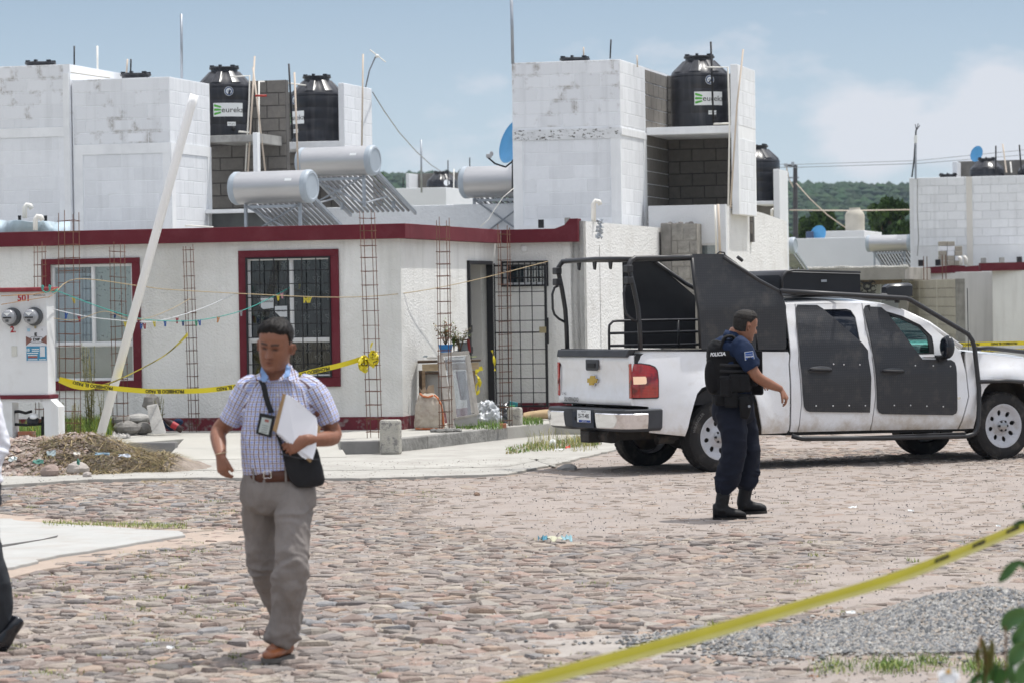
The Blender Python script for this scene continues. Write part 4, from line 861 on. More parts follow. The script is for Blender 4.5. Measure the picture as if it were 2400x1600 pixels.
# long white wall and rooms behind the pickup
_,hw,hwl,hwz=fbox('house',1842,2140,560,86,mat('far_white_plaster',(.7,.7,.7)),'long white far house wall behind the grey carport roof','house',d=8,yt2=553)
_,h_,w_,z_=fbox('house',1895,2022,543,98,far_white,'small white rooftop room with a beige chimney behind the long wall','house',d=4,yt2=540)
b=MB(); c=P(2004,543,99); b.lathe([(.30,0),(.31,.5),(.27,.6),(.18,.68),(.17,.74),(.0,.74)],c,n=24); tag(b.build('roof_cistern',mat('beige_cistern',(.45,.42,.36),.8,.1,3),autos=35),'small beige cistern on the far rooftop room','cistern')
d2_=thing('satellite_dish','small blue satellite dish on the far white wall','dish',P(1919,560,88)); dish_geo(d2_,P(1919,551,87),(-.6,-.75,.3),.26,blue_dish); b=MB(); b.tube([P(1921,555,87.3),P(1921,575,87.3)],.03,6); b.build('mast',black_iron,d2_)
tag(MB().cbox(P(1898,555,87),.2,.2,.28).build('roof_box',mat('blue_dark_box',(.05,.07,.12)),bevel=.01),'small dark box on the end of the long far wall','box')
ZR=ROOF; ROOF=1.4
solar_heater(2085,551,590,2040,2140,82,'far solar water heater with silver drum beside the right house')
solar_heater(1836,557,596,1805,1859,70,'far solar water heater just right of the stucco wall')
ROOF=ZR
# grey carport roof slab with ornament
cp=thing('carport','grey concrete carport roof beam behind the police pickup','carport',P(1980,800,74)); 
_,cf,cw,cz=fbox('roof_beam',1842,2112,631,74,mat('carport_concrete',(.33,.31,.285),.95,.15,1,.5,8,dirt=(.20,.19,.17),ds=1.2),par=cp,d=5,zb=P(1980,658,74).z)
b=MB(); R=random.Random(2)
for i in range(34): a=cw*i/33; b.ell(cf(a,.05,cz),.09,.06,.03+.03*R.random(),n=6,k=4)
b.build('mortar_lip',mat('pale_mortar',(.42,.41,.38),.95,.3,5),cp)
for x0,x1,m in ((1820,2012,mat('carport_back_wall',(.30,.29,.27),.95,.15,1)),(2012,2062,far_white),(2062,2112,mat('far_grey_blue_wall',(.46,.48,.52),.9,.06,1))): fbox('back_wall',x0,x1,655,77.5,m,par=cp,d=.2)
fbox('post',2105,2125,660,74.3,mat('carport_concrete',(.33,.31,.285)),par=cp,d=.3)
_,wb,_,_=fbox('wood_beam',2018,2110,654,73.9,mat('weathered_board',(.26,.20,.15),.9,.3,4,.4,20),par=cp,d=.15,zb=P(2060,667,73.9).z)
orn=MB(); c=P(2032,673,73.6)
def arc(cx,cz_,r,a0,a1,w=.018,n=14): orn.tube([c+Vector((cx+r*cos(a0+(a1-a0)*i/n),0,cz_+r*sin(a0+(a1-a0)*i/n))) for i in range(n+1)],w,5)
arc(0,.02,.085,0,2*pi,.022); arc(0,.02,.05,.3,5.2,.012); arc(.06,-.07,.06,2.2,5.6)
for s in (-1,1): arc(s*.14,.08,.05,0,5,.014); arc(s*.15,-.04,.06,1,6,.014); arc(s*.10,.13,.035,0,6,.012); arc(s*.2,.02,.03,0,5,.010)
orn.tube([c+Vector((-.2,0,-.13)),c+Vector((.2,0,-.13))],.014,5); orn.tube([c+Vector((-.17,0,-.17)),c+Vector((.17,0,-.17))],.012,5)
tag(orn.build('iron_ornament',black_iron),'black wrought iron ornament with scrolls round a letter Q on the far white wall','ornament',kind=None)
# right hand house
rh=thing('house','white house at the right edge with maroon band and small dark bathroom window','house',P(2300,900,80)); Yr=80
def rp(x,y,Y=Yr): return P(x,y,Y)
fbox('tower_wall',2131,2460,418,Yr+1.5,mat('painted_block_far',(.72,.74,.76),.9,.05,1,.3,12,dirt=(.63,.64,.66),ds=1.5,streak=(.66,.67,.68)),par=rh,d=4,zb=2,yt2=414)
TW=Fr(P(2131,418,Yr+1.5),HU,HV); TW.o.z=0; TW.o-=HV*.006; zt=P(2131,418,Yr+1.5).z
block_face(rh,TW,.1,3.6,3.0,zt,blk_paint,bh=.22,bl=.44)
b=MB(); b.box(TW,TW.hit(2270,500)[0]-.05,TW.hit(2270,500)[0]+.1,-.02,.0,2.5,zt); b.build('plaster_strip',mat('cream_streak',(.66,.64,.60),.9,.05,2),rh)
# worn grey smudges are part of the wall paint
band_far=maroon
def band(x0,x1,y0a,y0b,y1a,y1b,Y,d=.2): 
    p=[rp(x0,y0a,Y),rp(x1,y0b,Y),rp(x1,y1b,Y),rp(x0,y1a,Y)]; MB().prism(p,(0,d,0)).build('roof_band',maroon,rh)
band(2119,2232,631,622,643,640,Yr-.3); band(2232,2262,622,623,640,641,Yr-.32); band(2262,2300,625,622,640,637,Yr-.3); band(2298,2470,617,613,636,632,Yr-1.6,.3)
_,r1,_,_=fbox('wall',2119,2325,640,Yr,mat('grey_far_wall',(.60,.59,.58),.9,.05,1.5,.4,10,streak=(.5,.49,.48)),par=rh,d=.25); fbox('wall',2325,2470,632,Yr-1.4,mat('far_cream_wall',(.74,.74,.72),.9,.05,1.5,.5,12,streak=(.62,.61,.59)),par=rh,d=3)  # first wall is a greyer tone than the cream one beside it
b=MB(); p0=P(2290,661,Yr-.25); p1=P(2322,693,Yr-.25); wf=Fr(Vector((p0.x,p0.y,0)),HU,HV); w=(p1.x-p0.x); bars_box(b,wf,0,w,p1.z,p0.z,.03,-.06,0); wo=b.build('window',black_iron,rh); MB().box(wf,.03,w-.03,.0,.02,p1.z+.03,p0.z-.03).build('pane',mat('black_glass',(.02,.022,.025),.15,.1,3,spec=.6),wo); MB().box(wf,-.04,w+.0,-.1,0,p1.z-.04,p1.z-.005).build('sill',concrete_grey,wo)
for i,(x,y0,y1) in enumerate(((2158,610,624),(2198,610,622),(2305,607,617),(2348,606,616),(2389,605,614))): MB().cbox(rp(x,(y0+y1)/2,Yr+.6),.12,.15,.16).build('scupper',black_iron if i in (0,1,4) else concrete_grey,rh,bevel=.01)
for x,y in ((2252,604),(2264,603)): b=MB(); b.tube([rp(x,y+18,Yr+.4),rp(x,y+4,Yr+.4),rp(x-3,y,Yr+.4),rp(x-6,y+1,Yr+.4)],.045,8); b.build('vent_elbow',pvc,rh,smooth=True)
# pile of loose blocks on that roof
pl=thing('block_pile','small stack of tan blocks on the roof against the white wall','blocks',rp(2227,622,Yr+.8)); R=random.Random(4)
for c in range(3):
    for r in range(5 if c<2 else 4):
        p=rp(2209+c*18,617-r*11.3,Yr+.7); me=MB().cbox(p,.185,.3,.115,Matrix.Rotation(R.uniform(-.04,.04),3,'Z')).build('block',blk_tan if R.random()<.7 else blk_paint,pl,bevel=.008)
# perimeter block wall running away
W0=P(2116,650,72.5); W0.z=0; We=P(2237,667,0.01+66.5); 
pa=P(2110,647,76.5); pb=P(2241,666,70.0); zt=(pa.z+pb.z)/2; pa.z=pb.z=0
PWf=Fr(pa,(pb-pa),Vector((0,0,1)).cross(pb-pa)); pw=thing('block_wall','unpainted tan block garden wall in front of the right house','wall',PWf(2,0,0)); L=(pb-pa).length
b=MB(); b.box(PWf,0,L,0,.14,0,zt); b.build('mortar',mortar_t,pw); block_face(pw,PWf,0,L,.9,zt,blk_tan,bh=.205,bl=.40)
b=MB(); b.box(PWf,L-.0,L+.16,-.02,.16,0,zt); b.build('end_post',mat('dark_streaked_concrete',(.2,.2,.2)),pw)
for f in (.37,.68): b=MB(); b.box(PWf,L*f-.05,L*f+.05,-.016,0,0,zt); b.build('column',mat('tan_concrete',(.44,.41,.35),.9,.1,3,.4,20),pw)
for k in (.42,.75):
    b=MB(); c=PWf(L*k,.07,zt); 
    for dx in (-.04,.04): b.tube([c+Vector((dx,0,-.1)),c+Vector((dx,0,.55))],.01,4)
    tag(b.build('rebar_stub',rust,None),'pair of thin rods sticking up from the tan block wall, '+('left' if k<.5 else 'right')+' pair','rod')
# mast with boxes on right house
am=thing('roof_mast','far grey mast with a white box at the corner of the right house','mast',rp(2146,418,Yr+1.3))
b=MB(); b.tube([rp(2146,420,Yr+1.3),rp(2146,330,Yr+1.3)],.03,6); b.build('pole',steel,am); b=MB(); b.tube([rp(2137,416,Yr+1.3),rp(2142,380,Yr+1.3),rp(2147,305,Yr+1.3)],.022,6); b.build('cable',black_iron,am)
b=MB(); b.cbox(rp(2146,327,Yr+1.3),.08,.08,.2); b.build('radio_box',white_print,am,bevel=.01)
b=MB(); b.tube([rp(2150,420,Yr+1.2),rp(2150,500,Yr+1.1),rp(2153,560,Yr+1.1),rp(2150,600,Yr+1.1)],.014,5); b.build('cable',mat('grey_cable',(.3,.3,.3)),am)
for i,(dx,dy) in enumerate(((-3,-14),(4,-16),(8,-12))): b=MB(); b.tube([rp(2148,306,Yr+1.3),rp(2148+dx,306+dy,Yr+1.3)],.01,4); b.build('whisker',black_iron,am)
ra=thing('tank_alcove','grey block tank alcove on top of the right house','alcove',rp(2300,415,Yr+5)); fbox('wall',2240,2480,379,Yr+6,mat('far_bare_block',(.2,.19,.18)),par=ra,d=.3); fbox('pier',2232,2242,379,Yr+5,far_white,par=ra,d=1)
water_tank(2313,420,Yr+4.5,.46,1.1,'black water tank on the right house, beside the blue dish',None,False,zb=rp(2313,372,Yr+4.5).z-1.1)
water_tank(2425,420,Yr+4.5,.46,1.1,'black water tank cut off by the right picture edge',None,False,zb=rp(2400,376,Yr+4.5).z-1.1)
water_tank(2222,420,Yr+4.5,.46,1.1,'black tank lid just showing over the right house wall',None,False,zb=rp(2222,409,Yr+4.5).z-1.1)
d3=thing('satellite_dish','blue satellite dish next to the tank on the right house','dish',rp(2293,380,Yr+5)); dish_geo(d3,rp(2291,362,Yr+5.2),(-.75,-.6,.25),.22,blue_dish); b=MB(); b.tube([rp(2296,365,Yr+5.3),rp(2296,395,Yr+5.3)],.03,6); b.build('mast',black_iron,d3)
for x,y0,x2,m,lb in ((2334,342,2334,black_iron,'black rod in front of the tank on the right house'),(2350,338,2359,pvc_beige,'beige rod behind the tank on the right house'),(2389,340,2394,black_iron,'black rod at the far right edge'),(2368,380,2371,pvc,'thin white pipe on the right alcove')): rod('roof_rod',lb,'rod',[(x,y0),(x2,405)],Yr+4,.022,m)
# utility pole and wires
up=thing('utility_pole','dark utility pole with cross arm rising over the far trees','pole',P(1862,700,105))
b=MB(); b.tube([P(1864,388,105),P(1864,480,105),P(1866,700,105)],[.07,.08,.10],8); b.build('pole',mat('dark_steel_pole',(.07,.07,.075),.6,.2,5),up)
b=MB(); b.tube([P(1840,388,105),P(1866,389,105)],.05,6); b.build('cross_arm',mat('dark_steel_pole',(.07,.07,.075)),up); MB().cbox(P(1842,387,105),.12,.1,.1).build('insulator',steel,up,bevel=.01); MB().cbox(P(1858,385,105),.1,.1,.14).build('insulator',steel,up,bevel=.01)
b=MB(); b.tube([P(1843,391,105),P(1849,420,105),P(1862,444,105)],.022,5); b.build('stay_cable',pvc_beige,up); 
b=MB(); b.cbox(P(1860,417,105),.35,.06,.05); b.build('bracket',steel,up)
for pts,lb in (([(1780,385),(1860,386),(2150,377),(2420,350)],'upper thin power line crossing the sky at right'),([(1780,393),(1864,393),(2150,384),(2420,362)],'lower thin power line crossing the sky at right'),([(1850,493),(2000,494),(2140,492)],'pale cable stretched in front of the far hill')):
    rod('power_line',lb,'cable',pts,100,.011 if 'pale' not in lb else .022,mat('grey_wire',(.3,.32,.34),.6,.1,5) if 'pale' not in lb else pvc_beige)
rod('power_line','pale wire slanting down from the utility pole to the far roof','cable',[(1866,430),(1900,468),(1940,505),(1990,540)],104,.018,pvc_beige)
# ------------------------------------------------------------------ trees and hill
leaf_d=mat('tree_leaves',(.042,.078,.022),.75,.35,1.5,attr=True); bark=mat('bark',(.13,.10,.075),.95,.3,6,.5,30)
def tree(px,yt,yb,Y,wpx,label,n=2600,seed=1,size=.28,cols=((1,1,1),(1.5,1.5,1.2),(.6,.65,.6)),airy=.0):
    R=random.Random(seed); top=P(px,yt,Y); base=P(px,yb,Y); base.z=max(-.1,base.z); W=wpx/F_PX*Y/2; Hh=top.z-base.z
    t=thing('tree',label,'tree',Vector((base.x,base.y,0)))
    b=MB(); o=Vector((base.x,base.y,0)); b.tube([o,o+Vector((.1,0,base.z*.6)),o+Vector((-.1,.1,base.z+Hh*.5))],[.22,.17,.08],8)
    cl=[]
    for i in range(16):
        a=R.uniform(0,6.28); r=W*sqrt(R.random())*.85; h=R.uniform(.12,.93); sh=1-abs(h-.45)**2*1.6; c=Vector((base.x+cos(a)*r*sh,base.y+sin(a)*r*sh,base.z+Hh*h)); cl.append((c,W*R.uniform(.22,.42)))
        b.tube([o+Vector((0,0,base.z*.6+Hh*.1)),(o+c)/2+Vector((0,0,base.z*.4)),c],[.09,.06,.02],5)
    b.build('trunk',bark,t)
    m=MB(); cols_=[]
    for i in range(n):
        c,r=cl[R.randrange(len(cl))]; v=Vector((R.gauss(0,1),R.gauss(0,1),R.gauss(0,.8))); v=v.normalized()*r*R.random()**.4; p=c+v; s=size*R.uniform(.5,1.2)
        d=Vector((R.gauss(0,1),R.gauss(0,1),R.gauss(0,1))).normalized(); e=d.cross(Vector((R.random(),R.random(),R.random()))).normalized(); f=d.cross(e)
        m.add([p-d*s*.5,p+e*s*.25,p+d*s*.5+f*s*.1,p-e*s*.25],[(0,1,2,3)]); q=cols[R.randrange(len(cols))]; cols_+=[q]*4
    m.build('crown',leaf_d,t,colors=cols_)
tree(1922,500,585,128,95,'low bright green tree behind the small rooftop room',2200,3,.4)
tree(2085,476,580,122,125,'tall dark green tree beside the right house',3600,5,.4)
tree(2030,545,600,125,90,'low bushes left of the tall far tree',1200,6,.4)
tree(1875,552,600,126,60,'small bush at the foot of the utility pole',700,8,.4)
tree(1985,515,590,135,55,'small green tree right of the beige cistern',700,9,.4)
tree(886,398,432,98,26,'bare grey topped tree tip beside the rear solar drum',260,12,.22,((2.2,2.0,1.8),(1.2,1.3,1)))
# wooded hill
def hill():
    R=random.Random(9); b=MB(); Yh=1150.0; nx,ny=110,14; x0,x1=-200.,230.
    def top(x):
        px=1200+x/Yh*F_PX; base=449+6*sin(px*.004)-(0 if px>1500 else 14*min(1,(1500-px)/400)); y=base+14*max(0,(px-1950)/500)
        return P(px,y,Yh).z
    for j in range(ny+1):
        f=j/ny
        for i in range(nx+1):
            x=x0+(x1-x0)*i/nx; z=top(x)*(1-(1-f)**1.7)+2*N((x,j*9,0),.02)*f; b.V.append(Vector((x,Yh-420*(1-f),z)))
    b.F=[(j*(nx+1)+i,j*(nx+1)+i+1,(j+1)*(nx+1)+i+1,(j+1)*(nx+1)+i) for j in range(ny) for i in range(nx)]; b.M=[0]*len(b.F)
    b.add([(x0-900,Yh-420,-1),(x1+900,Yh-420,-1),(x1+900,Yh+900,-1),(x0-900,Yh+900,-1)],[(0,1,2,3)])
    o=b.build('hill',mat('hill_ground',(.04,.06,.025),.95,.3,.05),smooth=True); tag(o,'low wooded hill closing the view',kind='structure')
    w=MB(); cols=[]
    for k in range(9000):
        x=R.uniform(x0,x1); f=R.random()**.8; z=top(x)*(1-(1-f)**1.7); r=R.uniform(1.6,4.2); c=Vector((x,Yh-420*(1-f),z+r*.2)); q=R.uniform(.65,1.35); rr=[R.uniform(.7,1.2) for _ in range(8)]
        vs=[c+Vector((r*rr[i]*cos(i*1.05),r*rr[i]*sin(i*1.05),-.2*r)) for i in range(6)]+[c+Vector((r*.6*rr[(i+2)%8]*cos(i*1.05+.4),r*.6*sin(i*1.05+.4),r*.45)) for i in range(6)]+[c+Vector((0,0,r*.75*rr[7]))]
        w.add(vs,[(i,(i+1)%6,6+(i+1)%6,6+i) for i in range(6)]+[(6+i,6+(i+1)%6,12) for i in range(6)]); g=R.uniform(.9,1.25); cols+=[(q*g,q,q*.9)]*13
    tag(w.build('forest',mat('forest_canopy',(.017,.042,.013),.9,.3,.15,attr=True),None,colors=cols),'dense green woodland covering the far hill','woodland',kind='stuff')
hill()
# ------------------------------------------------------------------ police pickup
from bisect import bisect_left
TA=radians(27); TO=G(1690,1107); 
truck=thing('pickup_truck','white police crew cab pickup with black armour plates and tubular cage over its bed','pickup truck',TO,rotz=TA,local=True)
TW_=1.70
paint=mat('white_car_paint',(.80,.81,.82),.28,.02,1,spec=.5,coat=.6)
def truck_paint():
    m,nt,b,o=new_mat('white_truck_paint'); pos=nd(nt,'ShaderNodeNewGeometry').outputs['Position']
    z=nd(nt,'ShaderNodeSeparateXYZ',{0:pos}).outputs['Z']; n=nd(nt,'ShaderNodeTexNoise',{'Vector':pos,'Scale':5.,'Detail':7.,'Roughness':.65})
    # dust splashed up from the wheels, patchy
    h=nd(nt,'ShaderNodeMapRange',{0:z,'From Min':.38,'From Max':.62,'To Min':.34,'To Max':0.}).outputs[0]
    f=nd(nt,'ShaderNodeMath',{0:n.outputs[0],1:h},operation='ADD').outputs[0]
    n2=nd(nt,'ShaderNodeTexNoise',{'Vector':pos,'Scale':1.7,'Detail':9.,'Roughness':.7}); base=mixc(nt,ramp(nt,n2.outputs[0],.45,.8),(.80,.81,.83),(.66,.64,.60)); nt.links.new(mixc(nt,ramp(nt,f,.60,.98),base,(.46,.39,.31)),b.inputs['Base Color']); b.inputs['Roughness'].default_value=.3; b.inputs['Coat Weight'].default_value=.5; b.inputs['Coat Roughness'].default_value=.06
    return m
tpaint=truck_paint()
trim=mat('black_rubber_trim',(.02,.02,.022),.6,.15,6)
grey_plastic=mat('grey_bumper_plastic',(.055,.058,.065),.5,.15,5,.1,60)
chrome=mat('chrome',(.72,.72,.74),.12,.05,3,metal=1,dirt=(.45,.42,.38),ds=6,dth=(.55,.8))
cage_m=mat('black_powder_coat',(.022,.022,.024),.42,.15,9,.05,80,spec=.5)
under_m=mat('dusty_underbody',(.05,.045,.04),.9,.3,6,dirt=(.13,.10,.075),ds=4)
def diamond():
    m,nt,b,o=new_mat('diamond_plate'); t=nd(nt,'ShaderNodeTexCoord').outputs['Object']; s=nd(nt,'ShaderNodeSeparateXYZ',{0:t})
    def tri(ax,ay,k):
        a=nd(nt,'ShaderNodeMath',{0:s.outputs['X'],1:ax*k},operation='MULTIPLY').outputs[0]; c=nd(nt,'ShaderNodeMath',{0:s.outputs['Z'],1:ay*k},operation='MULTIPLY').outputs[0]
        q=nd(nt,'ShaderNodeMath',{0:a,1:c},operation='ADD').outputs[0]; return nd(nt,'ShaderNodeMath',{0:q},operation='SINE').outputs[0]
    h=nd(nt,'ShaderNodeMath',{0:tri(1,1,120.),1:tri(1,-1,120.)},operation='MULTIPLY').outputs[0]
    h2=ramp(nt,h,.25,.6); n=nd(nt,'ShaderNodeTexNoise',{'Vector':t,'Scale':2.2,'Detail':3.})
    bp=nd(nt,'ShaderNodeBump',{'Strength':.22,'Distance':.003,'Height':h2}); nt.links.new(bp.outputs[0],b.inputs['Normal'])
    c=mixc(nt,h2,(.020,.021,.025),(.034,.035,.039)); n9=nd(nt,'ShaderNodeTexNoise',{'Vector':t,'Scale':5.,'Detail':9.,'Roughness':.7}); c=mixc(nt,ramp(nt,n9.outputs[0],.5,.85),c,(.085,.078,.068)); nt.links.new(c,b.inputs['Base Color']); nt.links.new(nd(nt,'ShaderNodeMapRange',{0:n.outputs[0],'To Min':.32,'To Max':.6}).outputs[0],b.inputs['Roughness']); b.inputs['Specular IOR Level'].default_value=.5
    return m
dplate=diamond()
def lerp(tab,x):
    if x<=tab[0][0]: return tab[0][1]
    for (a,b),(c,d) in zip(tab,tab[1:]):
        if x<=c: t=(x-a)/(c-a); t=t*t*(3-2*t); return b+(d-b)*t
    return tab[-1][1]
def body_y(s,z):
    y=lerp([(.35,.045),(.5,.012),(.75,0),(.98,.0),(1.06,.012),(1.2,.03),(1.26,.045),(1.5,.10),(1.76,.19)],z)
    for c,k in ((.05,.036),(3.63,.045)):
        r=sqrt((s-c)**2+(z-.42)**2); 
        if z<1.1: y-=k*exp(-((r-.50)/.13)**2)
    if s<-.88: y+=.07*((-.88-s)/.16)**2
    return y
def bed_y(s,z):
    y=body_y(s,min(z,1.18)); return y+(.022*max(0,(z-1.25)/.05)**2)
def panel(name,m,outer,holes=(),yf=body_y,off=0,th=.02,parent=None,sides=(0,1),step=.09,shift=True,autos=32,bevel=0):
    """skin panel given by its side outline, curved by yf, thickened inwards, on the near (0) and far (1) side"""
    polys=[[Vector((a,b,0)) for a,b in outer]]+[[Vector((a,b,0)) for a,b in h] for h in holes]
    flat=[p for q in polys for p in q]; tris=geometry.tessellate_polygon(polys)
    bm=bmesh.new(); vs=[bm.verts.new(p) for p in flat]
    for t in tris:
        try: bm.faces.new([vs[i] for i in t])
        except ValueError: pass
    xs=[p.x for p in flat]; ys=[p.y for p in flat]
    for lo,hi,n in ((min(xs),max(xs),Vector((1,0,0))),(min(ys),max(ys),Vector((0,1,0)))):
        k=max(1,int((hi-lo)/step))
        for i in range(1,k):
            c=lo+(hi-lo)*i/k+.00131; bmesh.ops.bisect_plane(bm,geom=bm.verts[:]+bm.edges[:]+bm.faces[:],plane_co=n*c,plane_no=n,dist=1e-5)
    bmesh.ops.remove_doubles(bm,verts=bm.verts,dist=1e-4)
    bm.verts.index_update(); V0=[(v.co.x,v.co.y) for v in bm.verts]; F0=[tuple(v.index for v in f.verts) for f in bm.faces]
    E={}; 
    for f in F0:
        for i in range(len(f)): e=(f[i],f[(i+1)%len(f)]); E[e]=1
    bd=[e for e in E if (e[1],e[0]) not in E]; bm.free(); outs=[]
    for sd in sides:
        P0=[];P1=[]
        for s,z in V0:
            y=yf(s,z)+off; s2=s+(.6*max(0,y) if shift and z>1.2 else 0)
            P0.append(Vector((s2,y if sd==0 else TW_-y,z))); P1.append(Vector((s2,(y+th) if sd==0 else TW_-y-th,z)))
        n=len(P0); b=MB(); b.add(P0+P1,[f for f in F0]+[tuple(i+n for i in f[::-1]) for f in F0]+[(e[0],e[1],e[1]+n,e[0]+n) for e in bd])
        outs.append(b.build(name,m,parent or truck,autos=autos,bevel=bevel))
    return outs
# bed side
arch_r=[(-.43,.40),(-.40,.50),(-.37,.62),(-.335,.74),(-.295,.84),(-.235,.90),(-.15,.925),(.26,.925),(.345,.90),(.405,.84),(.44,.74),(.475,.60),(.505,.46),(.515,.39)]
panel('bed_side',tpaint,[(-1.035,1.30),(-1.04,.74),(-.86,.72),(-.84,.45)]+arch_r+[(.84,.39),(.862,.42),(.865,1.22),(.85,1.25)],yf=bed_y)
# cab panels
panel('cab_corner',tpaint,[(.884,.40),(.972,.395),(1.005,.70),(.978,1.25),(.945,1.752),(.86,1.755),(.83,1.735),(.884,1.25)])
rear_edge=[(.984,.395),(1.017,.70),(.99,1.25),(.957,1.75)]; mid_edge=[(1.795,1.752),(1.835,1.467),(1.925,1.15),(1.945,.75),(1.893,.383)]
rd=panel('door',tpaint,rear_edge+mid_edge,[[(1.05,1.20),(1.04,1.62),(1.07,1.69),(1.60,1.69),(1.66,1.675),(1.715,1.60),(1.775,1.30),(1.77,1.20)]])
fd=panel('door',tpaint,[(1.906,.383),(1.958,.75),(1.938,1.15),(1.848,1.467),(1.808,1.752),(2.10,1.735),(2.36,1.66),(2.65,1.518),(2.97,1.285),(3.085,1.20),(3.135,.96),(3.138,.717),(3.03,.36)],[[(1.99,1.185),(1.93,1.46),(1.905,1.62),(1.95,1.665),(2.12,1.655),(2.31,1.605),(2.553,1.502),(2.70,1.375),(2.745,1.185)]])
arch_f=[(3.235,.36),(3.26,.50),(3.29,.62),(3.316,.713),(3.35,.79),(3.396,.835),(3.46,.862),(3.515,.87),(3.80,.87),(3.88,.83),(3.93,.74),(3.97,.6),(4.01,.5)]
panel('front_fender',tpaint,[(3.045,.36)]+arch_f+[(4.45,.52),(4.50,.75),(4.46,1.02),(3.95,1.105),(3.14,1.205),(3.148,.96),(3.152,.717)])
panel('rocker',trim,[(.87,.36),(3.2,.33),(3.2,.40),(.87,.42)],off=.05,th=.1)
# glass
tint_glass=mat('dark_tinted_glass',(.006,.008,.014),.06,.1,3,spec=.6)
teal=glass_mat('green_tinted_glass',(.36,.62,.58),.02,.06)
panel('window',tint_glass,[(1.045,1.195),(1.035,1.625),(1.07,1.70),(1.61,1.70),(1.67,1.68),(1.725,1.60),(1.785,1.30),(1.78,1.195)],off=.012,th=.004,parent=rd[0],sides=(0,))
panel('window',tint_glass,[(1.045,1.195),(1.035,1.625),(1.07,1.70),(1.61,1.70),(1.67,1.68),(1.725,1.60),(1.785,1.30),(1.78,1.195)],off=.012,th=.004,parent=rd[1],sides=(1,))
wo_=[(1.985,1.18),(1.925,1.46),(1.90,1.62),(1.95,1.67),(2.12,1.66),(2.31,1.61),(2.558,1.507),(2.705,1.375),(2.75,1.18)]
panel('window',teal,wo_,off=.012,th=.004,parent=fd[0],sides=(0,)); panel('window',teal,wo_,off=.012,th=.004,parent=fd[1],sides=(1,))
seal=[(1.99,1.185),(1.93,1.46),(1.905,1.62),(1.95,1.665),(2.12,1.655),(2.31,1.605),(2.553,1.502),(2.70,1.375),(2.745,1.185)]; seal_i=[(2.02,1.20),(1.96,1.46),(1.94,1.60),(1.96,1.635),(2.12,1.625),(2.30,1.575),(2.53,1.478),(2.64,1.375),(2.66,1.20)]
for k in (0,1): panel('window_seal',trim,seal,[seal_i],off=.006,th=.012,parent=fd[k],sides=(k,))
panel('sill_strip',chrome,[(2.50,1.150),(2.80,1.143),(2.80,1.152),(2.50,1.160)],off=-.004,th=.005,parent=fd[0],sides=(0,))
# armour plates with bolts, handles
pl1=panel('armour_plate',dplate,[(1.10,.607),(1.06,.625),(1.032,.67),(1.018,.80),(1.00,1.25),(.975,1.55),(.965,1.71),(.985,1.745),(1.23,1.738),(1.30,1.70),(1.79,1.326),(1.862,1.245),(1.885,.95),(1.867,.576)],off=-.022,th=.01,parent=rd[0],sides=(0,),autos=20)[0]
pl2=panel('armour_plate',dplate,[(2.03,.555),(1.985,.575),(1.962,.62),(1.955,.85),(1.94,1.15),(1.88,1.45),(1.825,1.68),(1.845,1.715),(2.05,1.703),(2.11,1.66),(2.566,1.134),(2.94,1.118),(2.985,1.09),(3.0,1.04),(2.998,.57),(2.985,.535),(2.94,.516)],off=-.022,th=.01,parent=fd[0],sides=(0,),autos=20)[0]
bolt_m=mat('bright_bolt',(.75,.75,.76),.3,.05,5,metal=.6)
z2=lambda x,y:(1780+x*.34444,600+y*.34444)
TLF=Fr(TO,(cos(TA),sin(TA),0),(-sin(TA),cos(TA),0))
def sz(x,y,y0=0):
    p=PL(x,y,TO+TLF.ey*y0,TLF.ey)-TO; return p.dot(TLF.ex),p.z
for par,l in ((pl1,[(501,733),(571,736),(679,737),(378,1016),(493,1016),(603,1014),(713,1015)]),(pl2,[(1056,743),(1178,744),(1295,748),(910,1013),(1021,1013),(1132,1018),(1244,1021)])):
    for q in l: s_,z_=sz(*z2(*q)); c=Vector((s_,body_y(s_,z_)-.024,z_)); b=MB(); b.lathe([(.009,0),(.008,.005),(.004,.008),(0,.008)],c,(0,-1,0),8); b.build('bolt',bolt_m,par)
for par,s_,z_ in ((pl1,1.095,1.058),(pl2,2.02,1.02)):
    b=MB(); pr=[]; 
    for i in range(9): t=i/8; pr.append(Vector((s_+.28*t,-.028-.035*sin(pi*t)**.6,z_-.014*t)))
    b.tube(pr,[.012]+[.019]*7+[.012],8); b.build('door_handle',trim,par,smooth=True)
    b=MB(); b.ell((s_+.14,-.02,z_-.005),.155,.01,.036,n=20,k=10); b.build('handle_cup',grey_plastic,par,smooth=True)
# roof, pillars, screens
def cab_ring(s,z0,y0,crown,n=14): return [Vector((s,y0+(TW_-2*y0)*i/n,z0+crown*sin(pi*i/n)**.7)) for i in range(n+1)]
def sheet(name,rs,m,th=.012,parent=None):
    b=MB(); n=len(rs[0]); b.add([v for r in rs for v in r]+[v-Vector((0,0,th)) for r in rs for v in r],[]); N_=n*len(rs)
    for i in range(len(rs)-1):
        for a in range(n-1): q=(i*n+a,i*n+a+1,(i+1)*n+a+1,(i+1)*n+a); b.F.append(q); b.M.append(0); b.F.append(tuple(k+N_ for k in q[::-1])); b.M.append(0)
    return b.build(name,m,parent or truck,autos=40)
sheet('roof',[cab_ring(.90,1.735,.20,.02),cab_ring(.99,1.752,.195,.05),cab_ring(1.5,1.755,.195,.065),cab_ring(2.0,1.748,.195,.06),cab_ring(2.26,1.725,.20,.05),cab_ring(2.46,1.665,.215,.035)],tpaint)
ws=glass_mat('windscreen_glass',(.6,.72,.7),.02,.08)
sheet('windscreen',[cab_ring(2.46,1.665,.23,.035),cab_ring(2.75,1.52,.20,.03),cab_ring(3.12,1.26,.10,.02)],ws,.006)
